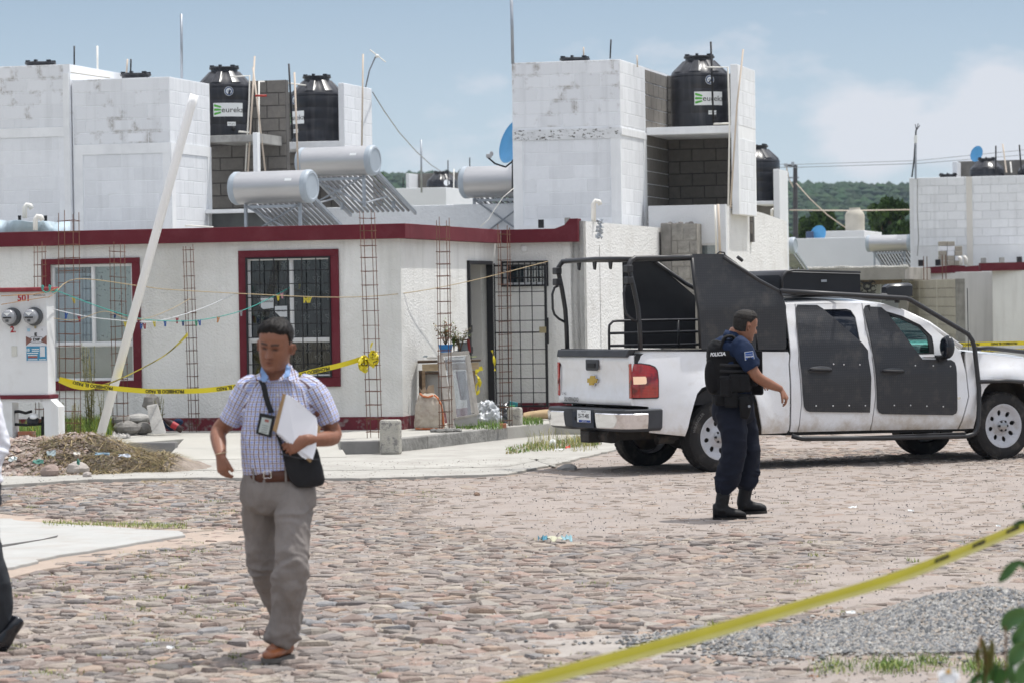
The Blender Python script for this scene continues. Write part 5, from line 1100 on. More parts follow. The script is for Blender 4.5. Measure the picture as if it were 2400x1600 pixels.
for sd in (0,1):
    f=lambda y: y if sd==0 else TW_-y
    b=MB(); b.tube([(2.44,f(.22),1.66),(2.76,f(.165),1.515),(3.12,f(.06),1.25)],.028,6); b.build('pillar',tpaint,truck,smooth=True)
    b=MB(); b.tube([(1.98,f(.19),1.72),(2.02,f(.10),1.4),(2.03,f(.06),1.18)],.035,6); b.build('pillar',trim,truck)
sheet('hood',[[Vector((s,.05+(TW_-.1)*i/10,z+c*sin(pi*i/10)**.5)) for i in range(11)] for s,z,c in ((3.08,1.215,.03),(3.4,1.175,.05),(3.95,1.11,.06),(4.4,1.03,.05),(4.52,.95,.02))],tpaint,.02)
b=MB(); b.box(WF,.90,.93,.2,TW_-.2,.80,1.73); b.box(WF,.93,3.1,.12,TW_-.12,.42,.60); b.build('cab_floor',trim,truck)
b=MB(); b.box(WF,4.35,4.50,.12,TW_-.12,.62,.95); b.build('grille',trim,truck,bevel=.02); b=MB(); b.box(WF,4.42,4.62,.02,TW_-.02,.42,.64); b.build('front_bumper',chrome,truck,bevel=.04)
for y in (.12,TW_-.36): b=MB(); b.box(WF,4.40,4.52,y,y+.24,.72,.96); b.build('headlight',mat('headlight_glass',(.6,.62,.65),.1,.05,4),truck,bevel=.02)
# dashboard, seats, steering wheel
seat_m=mat('grey_seat_cloth',(.09,.09,.10),.9,.2,5)
for s_ in (1.15,2.15):
    for y in (.28,.95): b=MB(); b.box(WF,s_,s_+.16,y,y+.46,.8,1.38); b.box(WF,s_,s_+.5,y,y+.46,.68,.82); b.build('seat',seat_m,truck,bevel=.03)
b=MB(); b.box(WF,2.85,3.1,.15,TW_-.15,.85,1.2); b.build('dashboard',trim,truck,bevel=.04)
b=MB(); c=Vector((2.78,TW_-.5,1.2)); b.tube([c+Vector((-.07*cos(i*pi/8)*-1,.19*sin(i*pi/8),.17*cos(i*pi/8))) for i in range(16)],.016,6,closed=True); b.build('steering_wheel',trim,truck,smooth=True)
# bed: floor, inner walls, tailgate, rails
b=MB(); b.box(WF,-1.0,.90,.06,TW_-.06,.72,.76); b.box(WF,-1.0,.88,.05,.09,.76,1.27); b.box(WF,-1.0,.88,TW_-.09,TW_-.05,.76,1.27); b.build('bed_liner',trim,truck)
for sd in (0,1):
    y0,y1=(.0,.10) if sd==0 else (TW_-.10,TW_)
    b=MB(); b.prism([(-1.0,y0+.03,1.300),(.85,y0+.035,1.246),(.85,y1-.0 if sd==0 else y1-.035,1.246),(-1.0,y1 if sd==0 else y1-.03,1.300)],(0,0,.014)); b.build('bed_rail',trim,truck,bevel=.004)
tg=MB(); R0=Fr((-1.045,0,0),(0,-1,0),(1,0,0)) # a runs to -y
n=16; rs=[]
for z,ds in ((.735,.0),(.75,-.012),(.80,-.014),(.84,0.004),(.98,.010),(1.12,.004),(1.17,-.010),(1.24,-.012),(1.255,0)):
    rs.append([Vector((-1.04+ds+.010*(abs(i/n-.5)*2)**3,.050+(TW_-.10)*i/n,z)) for i in range(n+1)])
tg.add([v for r in rs for v in r]+[v+Vector((.05,0,0)) for r in rs for v in r],[]); k=n+1; NN=k*len(rs)
for i in range(len(rs)-1):
    for a in range(n): q=(i*k+a,i*k+a+1,(i+1)*k+a+1,(i+1)*k+a); tg.F+= [q,tuple(j+NN for j in q[::-1])]; tg.M+=[0,0]
for a in (0,n):
    for i in range(len(rs)-1): tg.F.append((i*k+a,(i+1)*k+a,(i+1)*k+a+NN,i*k+a+NN)); tg.M.append(0)
gate=tg.build('tailgate',tpaint,truck,autos=45)
b=MB(); b.prism([(-1.075,.09,1.235),(-1.075,TW_-.07,1.225),(-1.06,TW_-.07,1.305),(-1.06,.045,1.315)],(.09,0,0)); b.build('tailgate_cap',grey_plastic,gate,bevel=.01)
def tgp(y,z,d=0): return Vector((-1.056-d,y,z))
b=MB(); b.prism([tgp(.985,1.205),tgp(.70,1.205),tgp(.715,1.10),tgp(.74,1.088),tgp(.965,1.088),tgp(.985,1.10)],(-.012,0,0)); hd=b.build('gate_handle',grey_plastic,gate,bevel=.006); b=MB(); b.box(WF,-1.08,-1.068,.76,.93,1.12,1.165); b.build('latch',trim,hd,bevel=.003)
# gold bow-tie emblem
c=(.86,.985); e=[(-.105,.02),(-.055,.02),(-.045,.048),(.05,.048),(.055,.02),(.105,.02),(.095,-.024),(.05,-.024),(.042,-.05),(-.052,-.05),(-.055,-.024),(-.098,-.024)]
e=[(x+.25*y,y) for x,y in e]
b=MB(); b.prism([tgp(c[0]-x*1.18,c[1]+y*1.15,-.010) for x,y in e],(-.008,0,0)); em=b.build('emblem_rim',chrome,gate,bevel=.002); b=MB(); b.prism([tgp(c[0]-x,c[1]+y,-.002) for x,y in e],(-.008,0,0)); b.build('emblem',mat('gold_emblem',(.52,.36,.07),.4,.1,20,.1,60,metal=.3),em)
lettering('SILVERADO',.062,lambda x,y:tgp(1.335-x*1.02,.775+y,.004),mat('dull_chrome_letters',(.16,.16,.17),.35,.1,5,metal=.5),gate,bold=.0012)
lettering('LS 4x2',.036,lambda x,y:tgp(1.50-x,.835+y,.001),mat('dull_chrome_letters',(.2,.2,.2)),gate,bold=.0008)
# bumper: plan path around the rear
bp_=[(-.72,-.045),(-.90,-.055),(-1.06,-.045),(-1.13,-.01),(-1.175,.06),(-1.20,.20),(-1.215,.50),(-1.20,.56),(-1.17,.60),(-1.17,1.10),(-1.20,1.14),(-1.215,1.20),(-1.20,1.50),(-1.175,1.64),(-1.13,1.71),(-1.06,1.745),(-.90,1.755),(-.72,1.745)]
def strip(path,prof,off=0):
    """prof: list of (inset, z)"""
    k=len(path); rs=[]
    for i,(s,y) in enumerate(path):
        a=Vector(path[max(i-1,0)]); c=Vector(path[min(i+1,k-1)]); d=(c-a).normalized(); nrm=Vector((-d.y,d.x)); nrm=nrm if (nrm.x*(.3-s)+nrm.y*(TW_/2-y))>0 else -nrm; 
        rs.append([Vector((s+nrm.x*(-(ins-off))*-1,y+nrm.y*(ins-off),z)) if False else Vector((s+nrm.x*(ins-off),y+nrm.y*(ins-off),z)) for ins,z in prof])
    return rs
# the outward normal of the path points to -s / -y; nrm above points inwards
bpf=[(.02,.695),(0,.685),(0,.66),(.012,.50),(.05,.47),(.12,.46),(.12,.70)]
rs=strip(bp_,bpf); b=MB(); b.rings(rs); bump=b.build('rear_bumper',grey_plastic,truck,autos=35)
def chrome_part(i0,i1,z0,z1,ex0=0,ex1=0):
    p=bp_[i0:i1+1]; b=MB(); b.rings(strip(p,[(-.002,z1),(-.012,z1-.01),(-.006,(z0+z1)/2),(.006,z0+.012),(.012,z0),(.05,z0+.01),(.05,z1)])); return b.build('chrome_panel',chrome,bump,autos=40)
chrome_part(1,6,.495,.655); chrome_part(11,16,.495,.655)
b=MB(); b.box(WF,-1.178,-1.171,.62,1.09,.49,.655); b.build('plate_recess',mat('dark_blue_black',(.02,.025,.04),.5,.1,4),bump)
b=MB(); b.box(WF,-1.19,-1.182,.665,.965,.545,.675); plt=b.build('licence_plate',white_print,bump,bevel=.004)
PF_=lambda y0,z0:(lambda x,y:Vector((-1.1915,y0-x,z0+y)))
lettering('SS-77-485',.062,PF_(.815,.613),black_print,plt,bold=.001,sx=.95); lettering('MEXICO',.02,PF_(.815,.659),black_print,plt,sx=1.3)
b=MB(); b.box(WF,-1.1915,-1.1902,.668,.925,.548,.572); b.build('blue_strip',mat('plate_blue',(.03,.07,.30),.5,.1,6),plt); lettering('QUERETARO',.018,lambda x,y:Vector((-1.1925,.80-x,.560+y)),white_print,plt)
b=MB(); b.lathe([(.02,0),(.02,.01),(0,.01)],(-1.179,1.02,.585),(-1,0,0),12); b.build('socket',trim,bump)
b=MB(); b.box(WF,-1.16,-.95,.76,.95,.33,.45); b.box(WF,-1.18,-1.15,.74,.86,.34,.42); b.build('tow_hitch',under_m,truck,bevel=.01)
# tail lights
def red_lamp():
    m,nt,b,o=new_mat('red_lamp'); t=nd(nt,'ShaderNodeTexCoord').outputs['Object']; w=nd(nt,'ShaderNodeTexWave',{'Vector':t,'Scale':20.,'Distortion':.5},bands_direction='Z'); n=nd(nt,'ShaderNodeTexNoise',{'Vector':t,'Scale':7.,'Detail':2.})
    c=mixc(nt,w.outputs['Fac'],(.28,.006,.008),(.42,.015,.012)); c=mixc(nt,ramp(nt,n.outputs[0],.5,.62),c,(.12,.004,.006)); nt.links.new(c,b.inputs['Base Color']); b.inputs['Roughness'].default_value=.12; b.inputs['Coat Weight'].default_value=1.; return m
redl=red_lamp()
lo=[(-1.038,1.178),(-1.038,.812),(-1.02,.803),(-.76,.803),(-.742,.815),(-.738,1.05),(-.745,1.10),(-.77,1.135),(-.83,1.158),(-.93,1.174)]
li=[(-1.030,1.168),(-1.030,.82),(-1.02,.815),(-.77,.815),(-.755,.825),(-.75,1.05),(-.757,1.09),(-.78,1.123),(-.835,1.146),(-.93,1.163)]
tl=panel('lamp_housing',trim,lo,yf=bed_y,off=-.012,th=.02,autos=30)
m_,nt,b_,_=new_mat('lit_reverse_lamp'); b_.inputs['Base Color'].default_value=(.55,.42,.33,1); b_.inputs['Emission Color'].default_value=(1,.62,.36,1); b_.inputs['Emission Strength'].default_value=.35; b_.inputs['Roughness'].default_value=.2
for k in (0,1):
    panel('tail_light',redl,li,yf=bed_y,off=-.022,th=.008,parent=tl[k],sides=(k,),step=.05)
    panel('reverse_lamp',m_,[(-1.02,1.035),(-1.02,.955),(-.965,.955),(-.905,.958),(-.895,.97),(-.895,1.02),(-.905,1.035)],yf=bed_y,off=-.030,th=.007,parent=tl[k],sides=(k,),step=.04)
    b=MB(); y_=.035 if k==0 else TW_-.035; b.box(WF,-1.05,-1.035,min(y_,y_+(.045 if k==0 else -.045)),max(y_,y_+(.045 if k==0 else -.045)),.81,1.17); b.build('tail_light',redl,tl[k],bevel=.005)
# wheels
rub=mat('tyre_rubber',(.022,.021,.021),.85,.2,14,.4,40,dirt=(.09,.08,.07),ds=6,dth=(.5,.75))
rim_m=mat('painted_steel_rim',(.46,.47,.50),.4,.08,5,dirt=(.30,.26,.21),ds=9,dth=(.55,.8),spec=.5)
hub_m=mat('polished_hub',(.35,.35,.36),.3,.1,8,metal=.8)
def wheel(s,sd,wid=.24):
    yo=.0 if sd==0 else TW_; d=1 if sd==0 else -1; c=Vector((s,yo,.375)); ax=Vector((0,d,0)) # ax points inwards
    prof=[(.238,.012),(.25,.004),(.29,.0),(.335,.006),(.36,.022),(.373,.045),(.376,.08),(.376,wid-.08),(.373,wid-.045),(.36,wid-.02),(.30,wid),(.24,wid-.01),(.232,wid*.5)]
    b=MB(); b.lathe(prof+[prof[0]],c,ax,56,cap=False); ty=b.build('wheel',rub,truck,autos=35)
    # tread blocks
    tb=MB(); n=52
    for i in range(n):
        a=2*pi*i/n
        for j,(y0,y1) in enumerate(((.012,.06),(.066,.115),(.122,.172),(.178,wid-.012))):
            aa=a+(j%2)*pi/n; p=[]; 
            for da,yy in ((-.045,y0),(.045,y0),(.045,y1),(-.045,y1)):
                r=.379-(.012 if yy in (.012,wid-.012) else 0); p.append(c+ax*yy+Vector((cos(aa+da)*r,0,sin(aa+da)*r)))
            p2=[c+ax*(q-c).dot(ax)+((q-c)-ax*(q-c).dot(ax))*.965 for q in p]; tb.add(p+p2,[(0,1,2,3),(0,1,5,4),(1,2,6,5),(2,3,7,6),(3,0,4,7)])
    tag(tb.build('tread',rub,ty),None,kind='stuff')
    # disc with eight oval holes
    outer=[Vector((.226*cos(2*pi*i/64),.226*sin(2*pi*i/64),0)) for i in range(64)]; holes=[]
    for h in range(8):
        a=2*pi*h/8+.2; cx,cy=.148*cos(a),.148*sin(a); holes.append([Vector((cx+.032*cos(t)*cos(a)-.024*sin(t)*sin(a),cy+.032*cos(t)*sin(a)+.024*sin(t)*cos(a),0)) for t in [2*pi*i/14 for i in range(14)]])
    inner=[Vector((.062*cos(2*pi*i/32),.062*sin(2*pi*i/32),0)) for i in range(32)]; mid=[[Vector((r_*cos(2*pi*i/32+.05),r_*sin(2*pi*i/32+.05),0)) for i in range(32)] for r_ in ()]
    polys=[outer]+holes+[inner]; flat=[p for q in polys for p in q]; tris=geometry.tessellate_polygon(polys)
    bm=bmesh.new(); vs=[bm.verts.new(p) for p in flat]
    for t in tris:
        try: bm.faces.new([vs[i] for i in t])
        except ValueError: pass
    for k_ in range(-9,10):
        for nn in (Vector((1,0,0)),Vector((0,1,0))): bmesh.ops.bisect_plane(bm,geom=bm.verts[:]+bm.edges[:]+bm.faces[:],plane_co=nn*(k_*.024+.0007),plane_no=nn,dist=1e-6)
    bm.verts.index_update(); V0=[v.co.copy() for v in bm.verts]; F0=[tuple(v.index for v in f.verts) for f in bm.faces]
    E=set((f[i],f[(i+1)%len(f)]) for f in F0 for i in range(len(f))); bd=[e for e in E if (e[1],e[0]) not in E]; bm.free()
    dep=lambda r: lerp([(.06,.028),(.085,.035),(.11,.05),(.16,.045),(.195,.03),(.212,.012),(.226,.008)],r)
    P0=[c+Vector((v.x,0,v.y))+ax*dep(v.length) for v in V0]; P1=[p+ax*.012 for p in P0]; n=len(P0)
    b=MB(); b.add(P0+P1,F0+[tuple(i+n for i in f[::-1]) for f in F0]+[(e[0],e[1],e[1]+n,e[0]+n) for e in bd]); b.build('rim',rim_m,ty,autos=40)
    b=MB(); b.lathe([(.226,.008),(.238,.002),(.243,.004),(.24,.02),(.225,.05),(.22,wid*.85)],c,ax,56,cap=False); b.build('rim_lip',rim_m,ty,autos=50)
    b=MB(); b.lathe([(.064,.03),(.066,.018),(.055,.006),(.045,.0),(.0,-.004)],c+ax*.0,ax,24); hb=b.build('hub_cap',hub_m,ty,autos=40)
    for i in range(6): a=i*pi/3; b=MB(); b.lathe([(.014,.03),(.014,.004),(0,.002)],c+Vector((.052*cos(a),0,.052*sin(a)))-ax*.004,ax,8); b.build('wheel_nut',trim,hb)
    b=MB(); b.lathe([(.19,.10),(.19,.13),(0,.13)],c,ax,24); b.build('brake_drum',under_m,ty)
    return ty
for s_ in (0,3.63):
    for sd in (0,1): wheel(s_,sd)
lettering('WRANGLER',.045,lambda x,y:Vector(((.325+y)*cos(2.6+ -x/.33),-.004,.375+(.325+y)*sin(2.6-x/.33))),mat('raised_tyre_letters',(.16,.155,.15),.8,.1,9),bpy.data.objects['wheel'])
# wheel wells, underbody
for s_,r in ((.05,.50),(3.63,.49)):
    for sd in (0,1):
        b=MB(); y0,y1=(.03,.30) if sd==0 else (TW_-.30,TW_-.03)
        pts=[(s_+r*cos(t),.42+r*1.0*sin(t)) for t in [pi*i/14 for i in range(15)]]
        b.add([(p[0],yy,p[1]) for yy in (y0,y1) for p in pts],[(i,i+1,16+i,15+i) for i in range(14)]+[tuple(range(15)) if sd else tuple(range(15,30))])
        b.build('wheel_well',mat('brown_wheel_well',(.06,.05,.04),.95,.3,5),truck)
b=MB(); b.box(WF,-1.0,4.3,.45,.58,.36,.50); b.box(WF,-1.0,4.3,TW_-.58,TW_-.45,.36,.50); b.box(WF,.95,3.1,.2,TW_-.2,.36,.44); b.box(WF,-1.0,.9,.3,TW_-.3,.50,.7); b.build('chassis',under_m,truck)
b=MB(); b.tube([(0,.15,.375),(0,TW_-.15,.375)],.05,10); b.ell((0,TW_/2,.375),.16,.16,.15); b.build('rear_axle',under_m,truck,smooth=True)
b=MB(); b.tube([(3.63,.15,.34),(3.63,TW_-.15,.34)],.045,8); b.build('front_axle',under_m,truck)
s_,z_=sz(1539,1031,.22); b=MB(); b.tube([(s_+.9,.30,.42),(s_+.3,.25,.40),(s_,.22,z_)],.045,14,cap=False); b.lathe([(.045,0),(.038,.0),(.038,.2)],(s_,.22,z_),(1,0,0),16,cap=False); b.build('exhaust',under_m,truck,smooth=True)
b=MB(); b.tube([(-1.0,.52,.40),(-.95,TW_-.5,.41)],.075,10); b.build('spare_tank',under_m,truck)
# cage tubes
def tub(pts,r=.026,name='cage_tube',m=None,n=8): b=MB(); b.tube(pts,r,n); return b.build(name,m or cage_m,truck,smooth=True)
for sd in (0,1):
    f=lambda y:y if sd==0 else TW_-y
    tub([(-.925,f(.04),1.30),(-.93,f(.04),1.55),(-.945,f(.045),1.74),(-.985,f(.055),1.95),(-1.03,f(.06),2.14),(-1.03,f(.07),2.19),(-1.0,f(.08),2.235),(-.945,f(.09),2.262),(-.6,f(.10),2.262),(-.25,f(.10),2.258)],name='cage_hoop')
    tub([(-1.035,f(.06),1.99),(-1.08,f(.06),1.97),(-1.105,f(.055),1.90),(-1.10,f(.05),1.74),(-1.08,f(.05),1.68),(-1.03,f(.05),1.635),(-.96,f(.045),1.60)],.014,'grab_handle')
    b=MB()
    for z in (2.15,2.03): b.cbox((-1.045,f(.06),z),.07,.10,.075)
    tag(b.build('clamp',cage_m,truck,bevel=.01),None,kind='stuff')
tub([(-.99,.08,2.25),(-.995,.85,2.262),(-.99,TW_-.08,2.25)]); tub([(-.28,.09,2.262),(-.28,TW_-.09,2.262)]); tub([(.12,.09,2.262),(.12,TW_-.09,2.262)])
tub([(-.97,.55,2.262),(.1,.55,2.262)],.018); tub([(-.97,1.15,2.262),(.1,1.15,2.262)],.018)
tub([(-.26,.09,2.255),(-.24,.07,1.95),(-.21,.04,1.70),(-.20,.04,1.31)],.022)
for sd in (0,1): 
    f=lambda y:y if sd==0 else TW_-y
    tub([(.12,f(.09),2.262),(.55,f(.06),2.0),(.78,f(.05),1.89),(.82,f(.04),1.75),(.82,f(.04),1.28)],.024)
def shield_y(s,z): return .012+.075*max(0,(z-1.73)/.55)
sh_o=[(-.205,1.30),(.815,1.275),(.835,1.30),(.84,1.73),(.815,1.83),(.776,1.895),(.60,1.985),(.55,2.01),(.15,2.285),(.10,2.295),(-.25,2.297),(-.27,2.27),(-.24,1.80),(-.225,1.72)]
panel('cage_shield',dplate,sh_o,yf=shield_y,th=.006,shift=False,step=.2,autos=12,sides=(0,))
panel('cage_shield',cage_m,[(-.205,1.30),(.70,1.28),(.70,1.85),(.42,2.05),(.12,2.255),(-.20,2.262),(-.25,2.24),(-.215,1.80),(-.20,1.62)],yf=shield_y,th=.006,shift=False,step=.2,autos=12,sides=(1,))
b=MB(); b.box(WF,.80,.83,.05,TW_-.05,1.27,1.72); b.build('bulkhead_shield',cage_m,truck)
for pts in ([(-.85,.85,1.28),(-.85,.85,1.50),(-.845,.85,1.56),(-.80,.85,1.60),(-.76,.85,1.605),(.75,.85,1.60)],[(-.85,.85,1.475),(.75,.85,1.475)],[(-.85,.85,1.345),(.75,.85,1.335)],[(.0,.85,1.30),(.0,.85,1.60)]): tub(pts,.014,'bench_rail')
b=MB(); b.box(WF,-.85,.75,.55,1.15,1.08,1.13); b.build('bench',trim,truck,bevel=.01)
for i,(x,y) in enumerate(((305,170),(375,170),(437,160))):
    b=MB(); c=Vector((-.96+.0*i,1.30-.35*i,2.20)); b.prism([c+Vector((0,-.03,.06)),c+Vector((0,.05,.06)),c+Vector((0,.03,-.04)),c+Vector((0,.0,-.05))],(.02,0,0)); b.build('strap_hook',cage_m,truck)
b=MB(); b.tube([(.16,.3,2.29),(.2,.3,2.32),(.26,.3,2.31),(.27,.3,2.27)],.01,5); b.tube([(.30,.1,2.26),(.36,.1,2.22)],.02,5); b.build('cable_hook',cage_m,truck)
# roof rack, front brush bars, step bar
for sd in (0,1):
    f=lambda y:y if sd==0 else TW_-y
    tub([(.78,f(.02),1.893),(1.5,f(.02),1.85),(2.36,f(.0),1.795),(2.41,f(.0),1.78),(3.08,f(-.02),1.43),(3.15,f(-.03),1.39),(3.20,f(-.035),1.32),(3.225,f(-.04),1.24),(3.262,f(-.06),.80),(3.245,f(-.08),.60),(3.222,f(-.09),.40),(3.20,f(-.09),.34),(3.15,f(-.09),.30),(3.07,f(-.09),.285),(2.0,f(-.09),.30),(.95,f(-.09),.33),(.85,f(-.05),.36)],.027,'rack_tube')
    tub([(3.22,f(-.04),1.235),(3.5,f(.10),1.235),(4.3,f(.18),1.15),(4.55,f(.2),.95)],.024,'hood_bar')
    tub([(3.25,f(-.07),.872),(3.6,f(-.09),.875),(4.05,f(-.07),.84)],.022,'fender_bar')
    b=MB(); b.box(WF,1.0,3.05,min(f(-.11),f(-.05)),max(f(-.11),f(-.05)),.308,.33); b.build('step',trim,truck,bevel=.006)
for s_ in (.85,1.6,2.34): tub([(s_,.03,1.885 if s_<1 else 1.845 if s_<2 else 1.80),(s_+.0,TW_-.03,1.885 if s_<1 else 1.845 if s_<2 else 1.80)],.022)
b=MB(); b.rings([[Vector((s,.32,z0)),Vector((s,1.15,z0)),Vector((s,1.15,z1-.02)),Vector((s,1.12,z1)),Vector((s,.35,z1)),Vector((s,.32,z1-.02))] for s,z0,z1 in ((.955,1.90,2.0),(.965,1.885,2.065),(1.0,1.875,2.10),(1.06,1.87,2.118),(1.98,1.86,2.085),(1.985,1.87,2.07))]); bx=b.build('roof_box',mat('black_roof_box',(.012,.013,.017),.4,.2,3),truck,autos=30)
b=MB(); b.box(WF,1.48,1.55,.314,.318,1.985,2.01); b.build('label',steel,bx); b=MB(); b.tube([(.97,.3,1.9),(.975,.3,2.04),(1.03,.3,2.10),(1.12,.3,2.115),(1.97,.3,2.085)],.014,6); b.build('rim',cage_m,bx,smooth=True)
# spotlight
s_,z_=sz(2102,680,.15); c=Vector((s_,.15,z_)); b=MB(); b.rings([[c+Vector((ds,dy*w,dz*h)) for dy,dz in ((-1,-1),(1,-1),(1,.6),(.6,1),(-.6,1),(-1,.6))] for ds,w,h in ((-.17,.05,.035),(-.12,.075,.065),(.10,.085,.075),(.15,.085,.07))]); sp=b.build('spotlight',mat('black_gloss',(.03,.032,.038),.2,.1,4),truck,autos=30,bevel=.006)
b=MB(); b.box(WF,s_+.152,s_+.158,.085,.215,z_-.05,z_+.055); b.build('lens',mat('clear_lens',(.55,.58,.6),.1,.1,5,spec=.6),sp); b=MB(); b.tube([c+Vector((0,0,-.07)),c+Vector((0,0,-.14))],.03,8); b.cbox(c+Vector((0,0,-.10)),.22,.12,.03); b.build('mount',cage_m,sp)
# mirror
for sd in (0,1):
    f=lambda y:y if sd==0 else TW_-y
    c=Vector((2.80,f(-.14),1.262)); b=MB(); b.ell(c,.062,.10,.125,n=20,k=12); mr=b.build('side_mirror',mat('black_gloss',(.03,.03,.03)),truck,smooth=True)
    b=MB(); b.ell(c+Vector((-.045,0,0)),.025,.082,.105,n=20,k=10); b.build('mirror_glass',tint_glass,mr,smooth=True); b=MB(); b.prism([(2.74,f(-.04),1.16),(2.86,f(-.04),1.16),(2.86,f(-.04),1.10),(2.76,f(-.04),1.10)],(0,.10 if sd==0 else -.10,.02)); b.tube([(2.80,f(-.12),1.16),(2.81,f(.03),1.14)],.03,8); b.build('mirror_arm',trim,mr)
# fender badge, fuel dimple, thin aerial
b=MB(); s_,z_=sz(2245,932); b.box(WF,s_-.03,s_+.03,-.012,.0,z_-.012,z_+.012); b.build('badge',chrome,truck)
b=MB(); p=PL(2270,822,TO+TLF.ey*1.55,TLF.ey)-TO; s_,z_=p.dot(TLF.ex),p.z; b.tube([(s_,1.55,z_-.1),(s_-.005,1.55,z_+.72)],.005,5); b.build('aerial',cage_m,truck)
# ------------------------------------------------------------------ people
def catmull(pts,k=4):
    out=[]; n=len(pts)
    for i in range(n-1):
        p0=pts[max(i-1,0)];p1=pts[i];p2=pts[i+1];p3=pts[min(i+2,n-1)]
        for j in range(k):
            t=j/k; out.append([.5*((2*b)+(c-a)*t+(2*a-5*b+4*c-d)*t*t+(3*b-a-3*c+d)*t**3) for a,b,c,d in zip(p0,p1,p2,p3)])
    out.append(list(pts[-1])); return out
def limb(mb,pts,ref=(0,-1,0),n=16,k=4,cap=True,power=1.0):
    """pts: (vec, r_side, r_ref) smooth tapering solid"""
    q=catmull([[*p[0],p[1],p[2] if len(p)>2 else p[1]] for p in pts],k) if len(pts)>2 else [[*p[0],p[1],p[2] if len(p)>2 else p[1]] for p in pts]
    ref=Vector(ref); rs=[]; m=len(q)
    for i,c in enumerate(q):
        a=Vector(q[max(i-1,0)][:3]); b=Vector(q[min(i+1,m-1)][:3]); d=(b-a).normalized(); x=d.cross(ref).normalized(); y=x.cross(d).normalized(); o=Vector(c[:3])
        def R_(f,sh): return [o+d*sh+(x*c[3]*f*math.copysign(abs(cos(2*pi*j/n))**power,cos(2*pi*j/n))+y*c[4]*f*math.copysign(abs(sin(2*pi*j/n))**power,sin(2*pi*j/n))) for j in range(n)]
        rm=min(c[3],c[4])
        if i==0 and cap: rs.append(R_(.35,-rm*.45)); rs.append(R_(.75,-rm*.28))
        rs.append(R_(1,0))
        if i==m-1 and cap: rs.append(R_(.75,rm*.28)); rs.append(R_(.35,rm*.45))
    mb.rings(rs)
def fuse(mb,voxel,smooth=3,fac=.5):
    me=bpy.data.meshes.new('tmp'); me.from_pydata(mb.V,[],mb.F); 
    bm=bmesh.new(); bm.from_mesh(me); bmesh.ops.recalc_face_normals(bm,faces=bm.faces); bm.to_mesh(me); bm.free()
    o=bpy.data.objects.new('tmp',me); COL.objects.link(o)
    r=o.modifiers.new('r','REMESH'); r.mode='VOXEL'; r.voxel_size=voxel
    if smooth: s=o.modifiers.new('s','SMOOTH'); s.iterations=smooth; s.factor=fac
    bpy.context.view_layer.update(); dg=bpy.context.evaluated_depsgraph_get(); ev=o.evaluated_get(dg); m2=ev.to_mesh()
    V=[v.co.copy() for v in m2.vertices]; Fc=[tuple(p.vertices) for p in m2.polygons]; Nn=[v.normal.copy() for v in m2.vertices]
    ev.to_mesh_clear(); bpy.data.objects.remove(o); bpy.data.meshes.remove(me)
    return V,Fc,Nn
def out_mesh(V,Fc): b=MB(); b.V=V; b.F=Fc; b.M=[0]*len(Fc); return b
HT=[(0,.10,.27,.02),(.03,.185,.322,.10),(.08,.24,.338,.17),(.15,.275,.330,.26),(.25,.300,.330,.35),(.35,.312,.338,.40),(.5,.318,.345,.44),(.62,.325,.372,.46),(.75,.32,.365,.46),(.85,.29,.32,.42),(.93,.22,.23,.33),(.98,.12,.12,.18),(1.0,.015,.015,.02)]
def hlerp(t):
    q=HT
    for a,b in zip(q,q[1:]):
        if t<=b[0]: f=(t-a[0])/(b[0]-a[0]); return [a[i]+(b[i]-a[i])*f for i in (1,2,3)]
    return list(q[-1][1:])
def g2(x,s): return exp(-(x/s)**2)
def face_disp(x,t,f):
    """forward displacement of face features (head heights)"""
    d=0; ax=abs(x)
    nr=min(1,max(0,(.56-t)/.20)); 
    if t>.335: d+=(.018+.115*nr)*g2(x,.038+.022*nr)*(1 if t<.56 else g2(t-.56,.04))
    else: d+=.13*g2(x,.06)*g2(t-.335,.016)
    d+=.030*g2(ax-.058,.026)*g2(t-.365,.03)
    d+=.030*g2(ax-.12,.09)*g2(t-.600,.035)
    d-=.056*g2(ax-.115,.055)*g2(t-.525,.036)
    d+=.026*g2(ax-.118,.042)*g2(t-.508,.022)
    d+=.020*g2(ax-.19,.07)*g2(t-.42,.07)
    w=g2(x,.085)
    d+=w*(.024*g2(t-.248,.014)-.012*g2(t-.229,.006)+.026*g2(t-.207,.015)-.012*g2(t-.165,.02)+.022*g2(t-.09,.045))
    d-=.012*g2(ax-.12,.03)*g2(t-.25,.06)
    return d
def head(mb,c,R,hh,n=72,k=64):
    """c = chin-level centre; R columns: right(x), forward(y), up(z)"""
    rs=[]
    for i in range(k+1):
        t=i/k; w,f,b=hlerp(t); ring=[]
        for j in range(n):
            a=2*pi*j/n; sx,cy=sin(a),cos(a); x=w*math.copysign(abs(sx)**.92,sx); y=(f if cy>0 else b)*math.copysign(abs(cy)**.85,cy)
            if cy>0: y+=face_disp(x,t,f)*min(1,cy*2.2)
            ring.append(c+R@Vector((x*hh,y*hh,t*hh)))
        rs.append(ring)
    mb.rings(rs)
    for s in (-1,1):   # ears
        o=Vector((s*.325,-.03,.475)); e=[]
        for i in range(20):
            a=2*pi*i/20; e.append((.075*cos(a)*(1.1 if sin(a)>0 else .8),.125*sin(a)))
        def ep(u,v,h): return c+R@((o+Vector((s*(.02+h+.05*max(0,-u)/.065),u-.25*v*.3,v)))*hh)
        mb.rings([[ep(u*.55,v*.6,-.05) for u,v in e],[ep(u*.9,v*.9,.0) for u,v in e],[ep(u,v,.045) for u,v in e],[ep(u*.75,v*.78,.045) for u,v in e],[ep(u*.4,v*.45,.02) for u,v in e]])
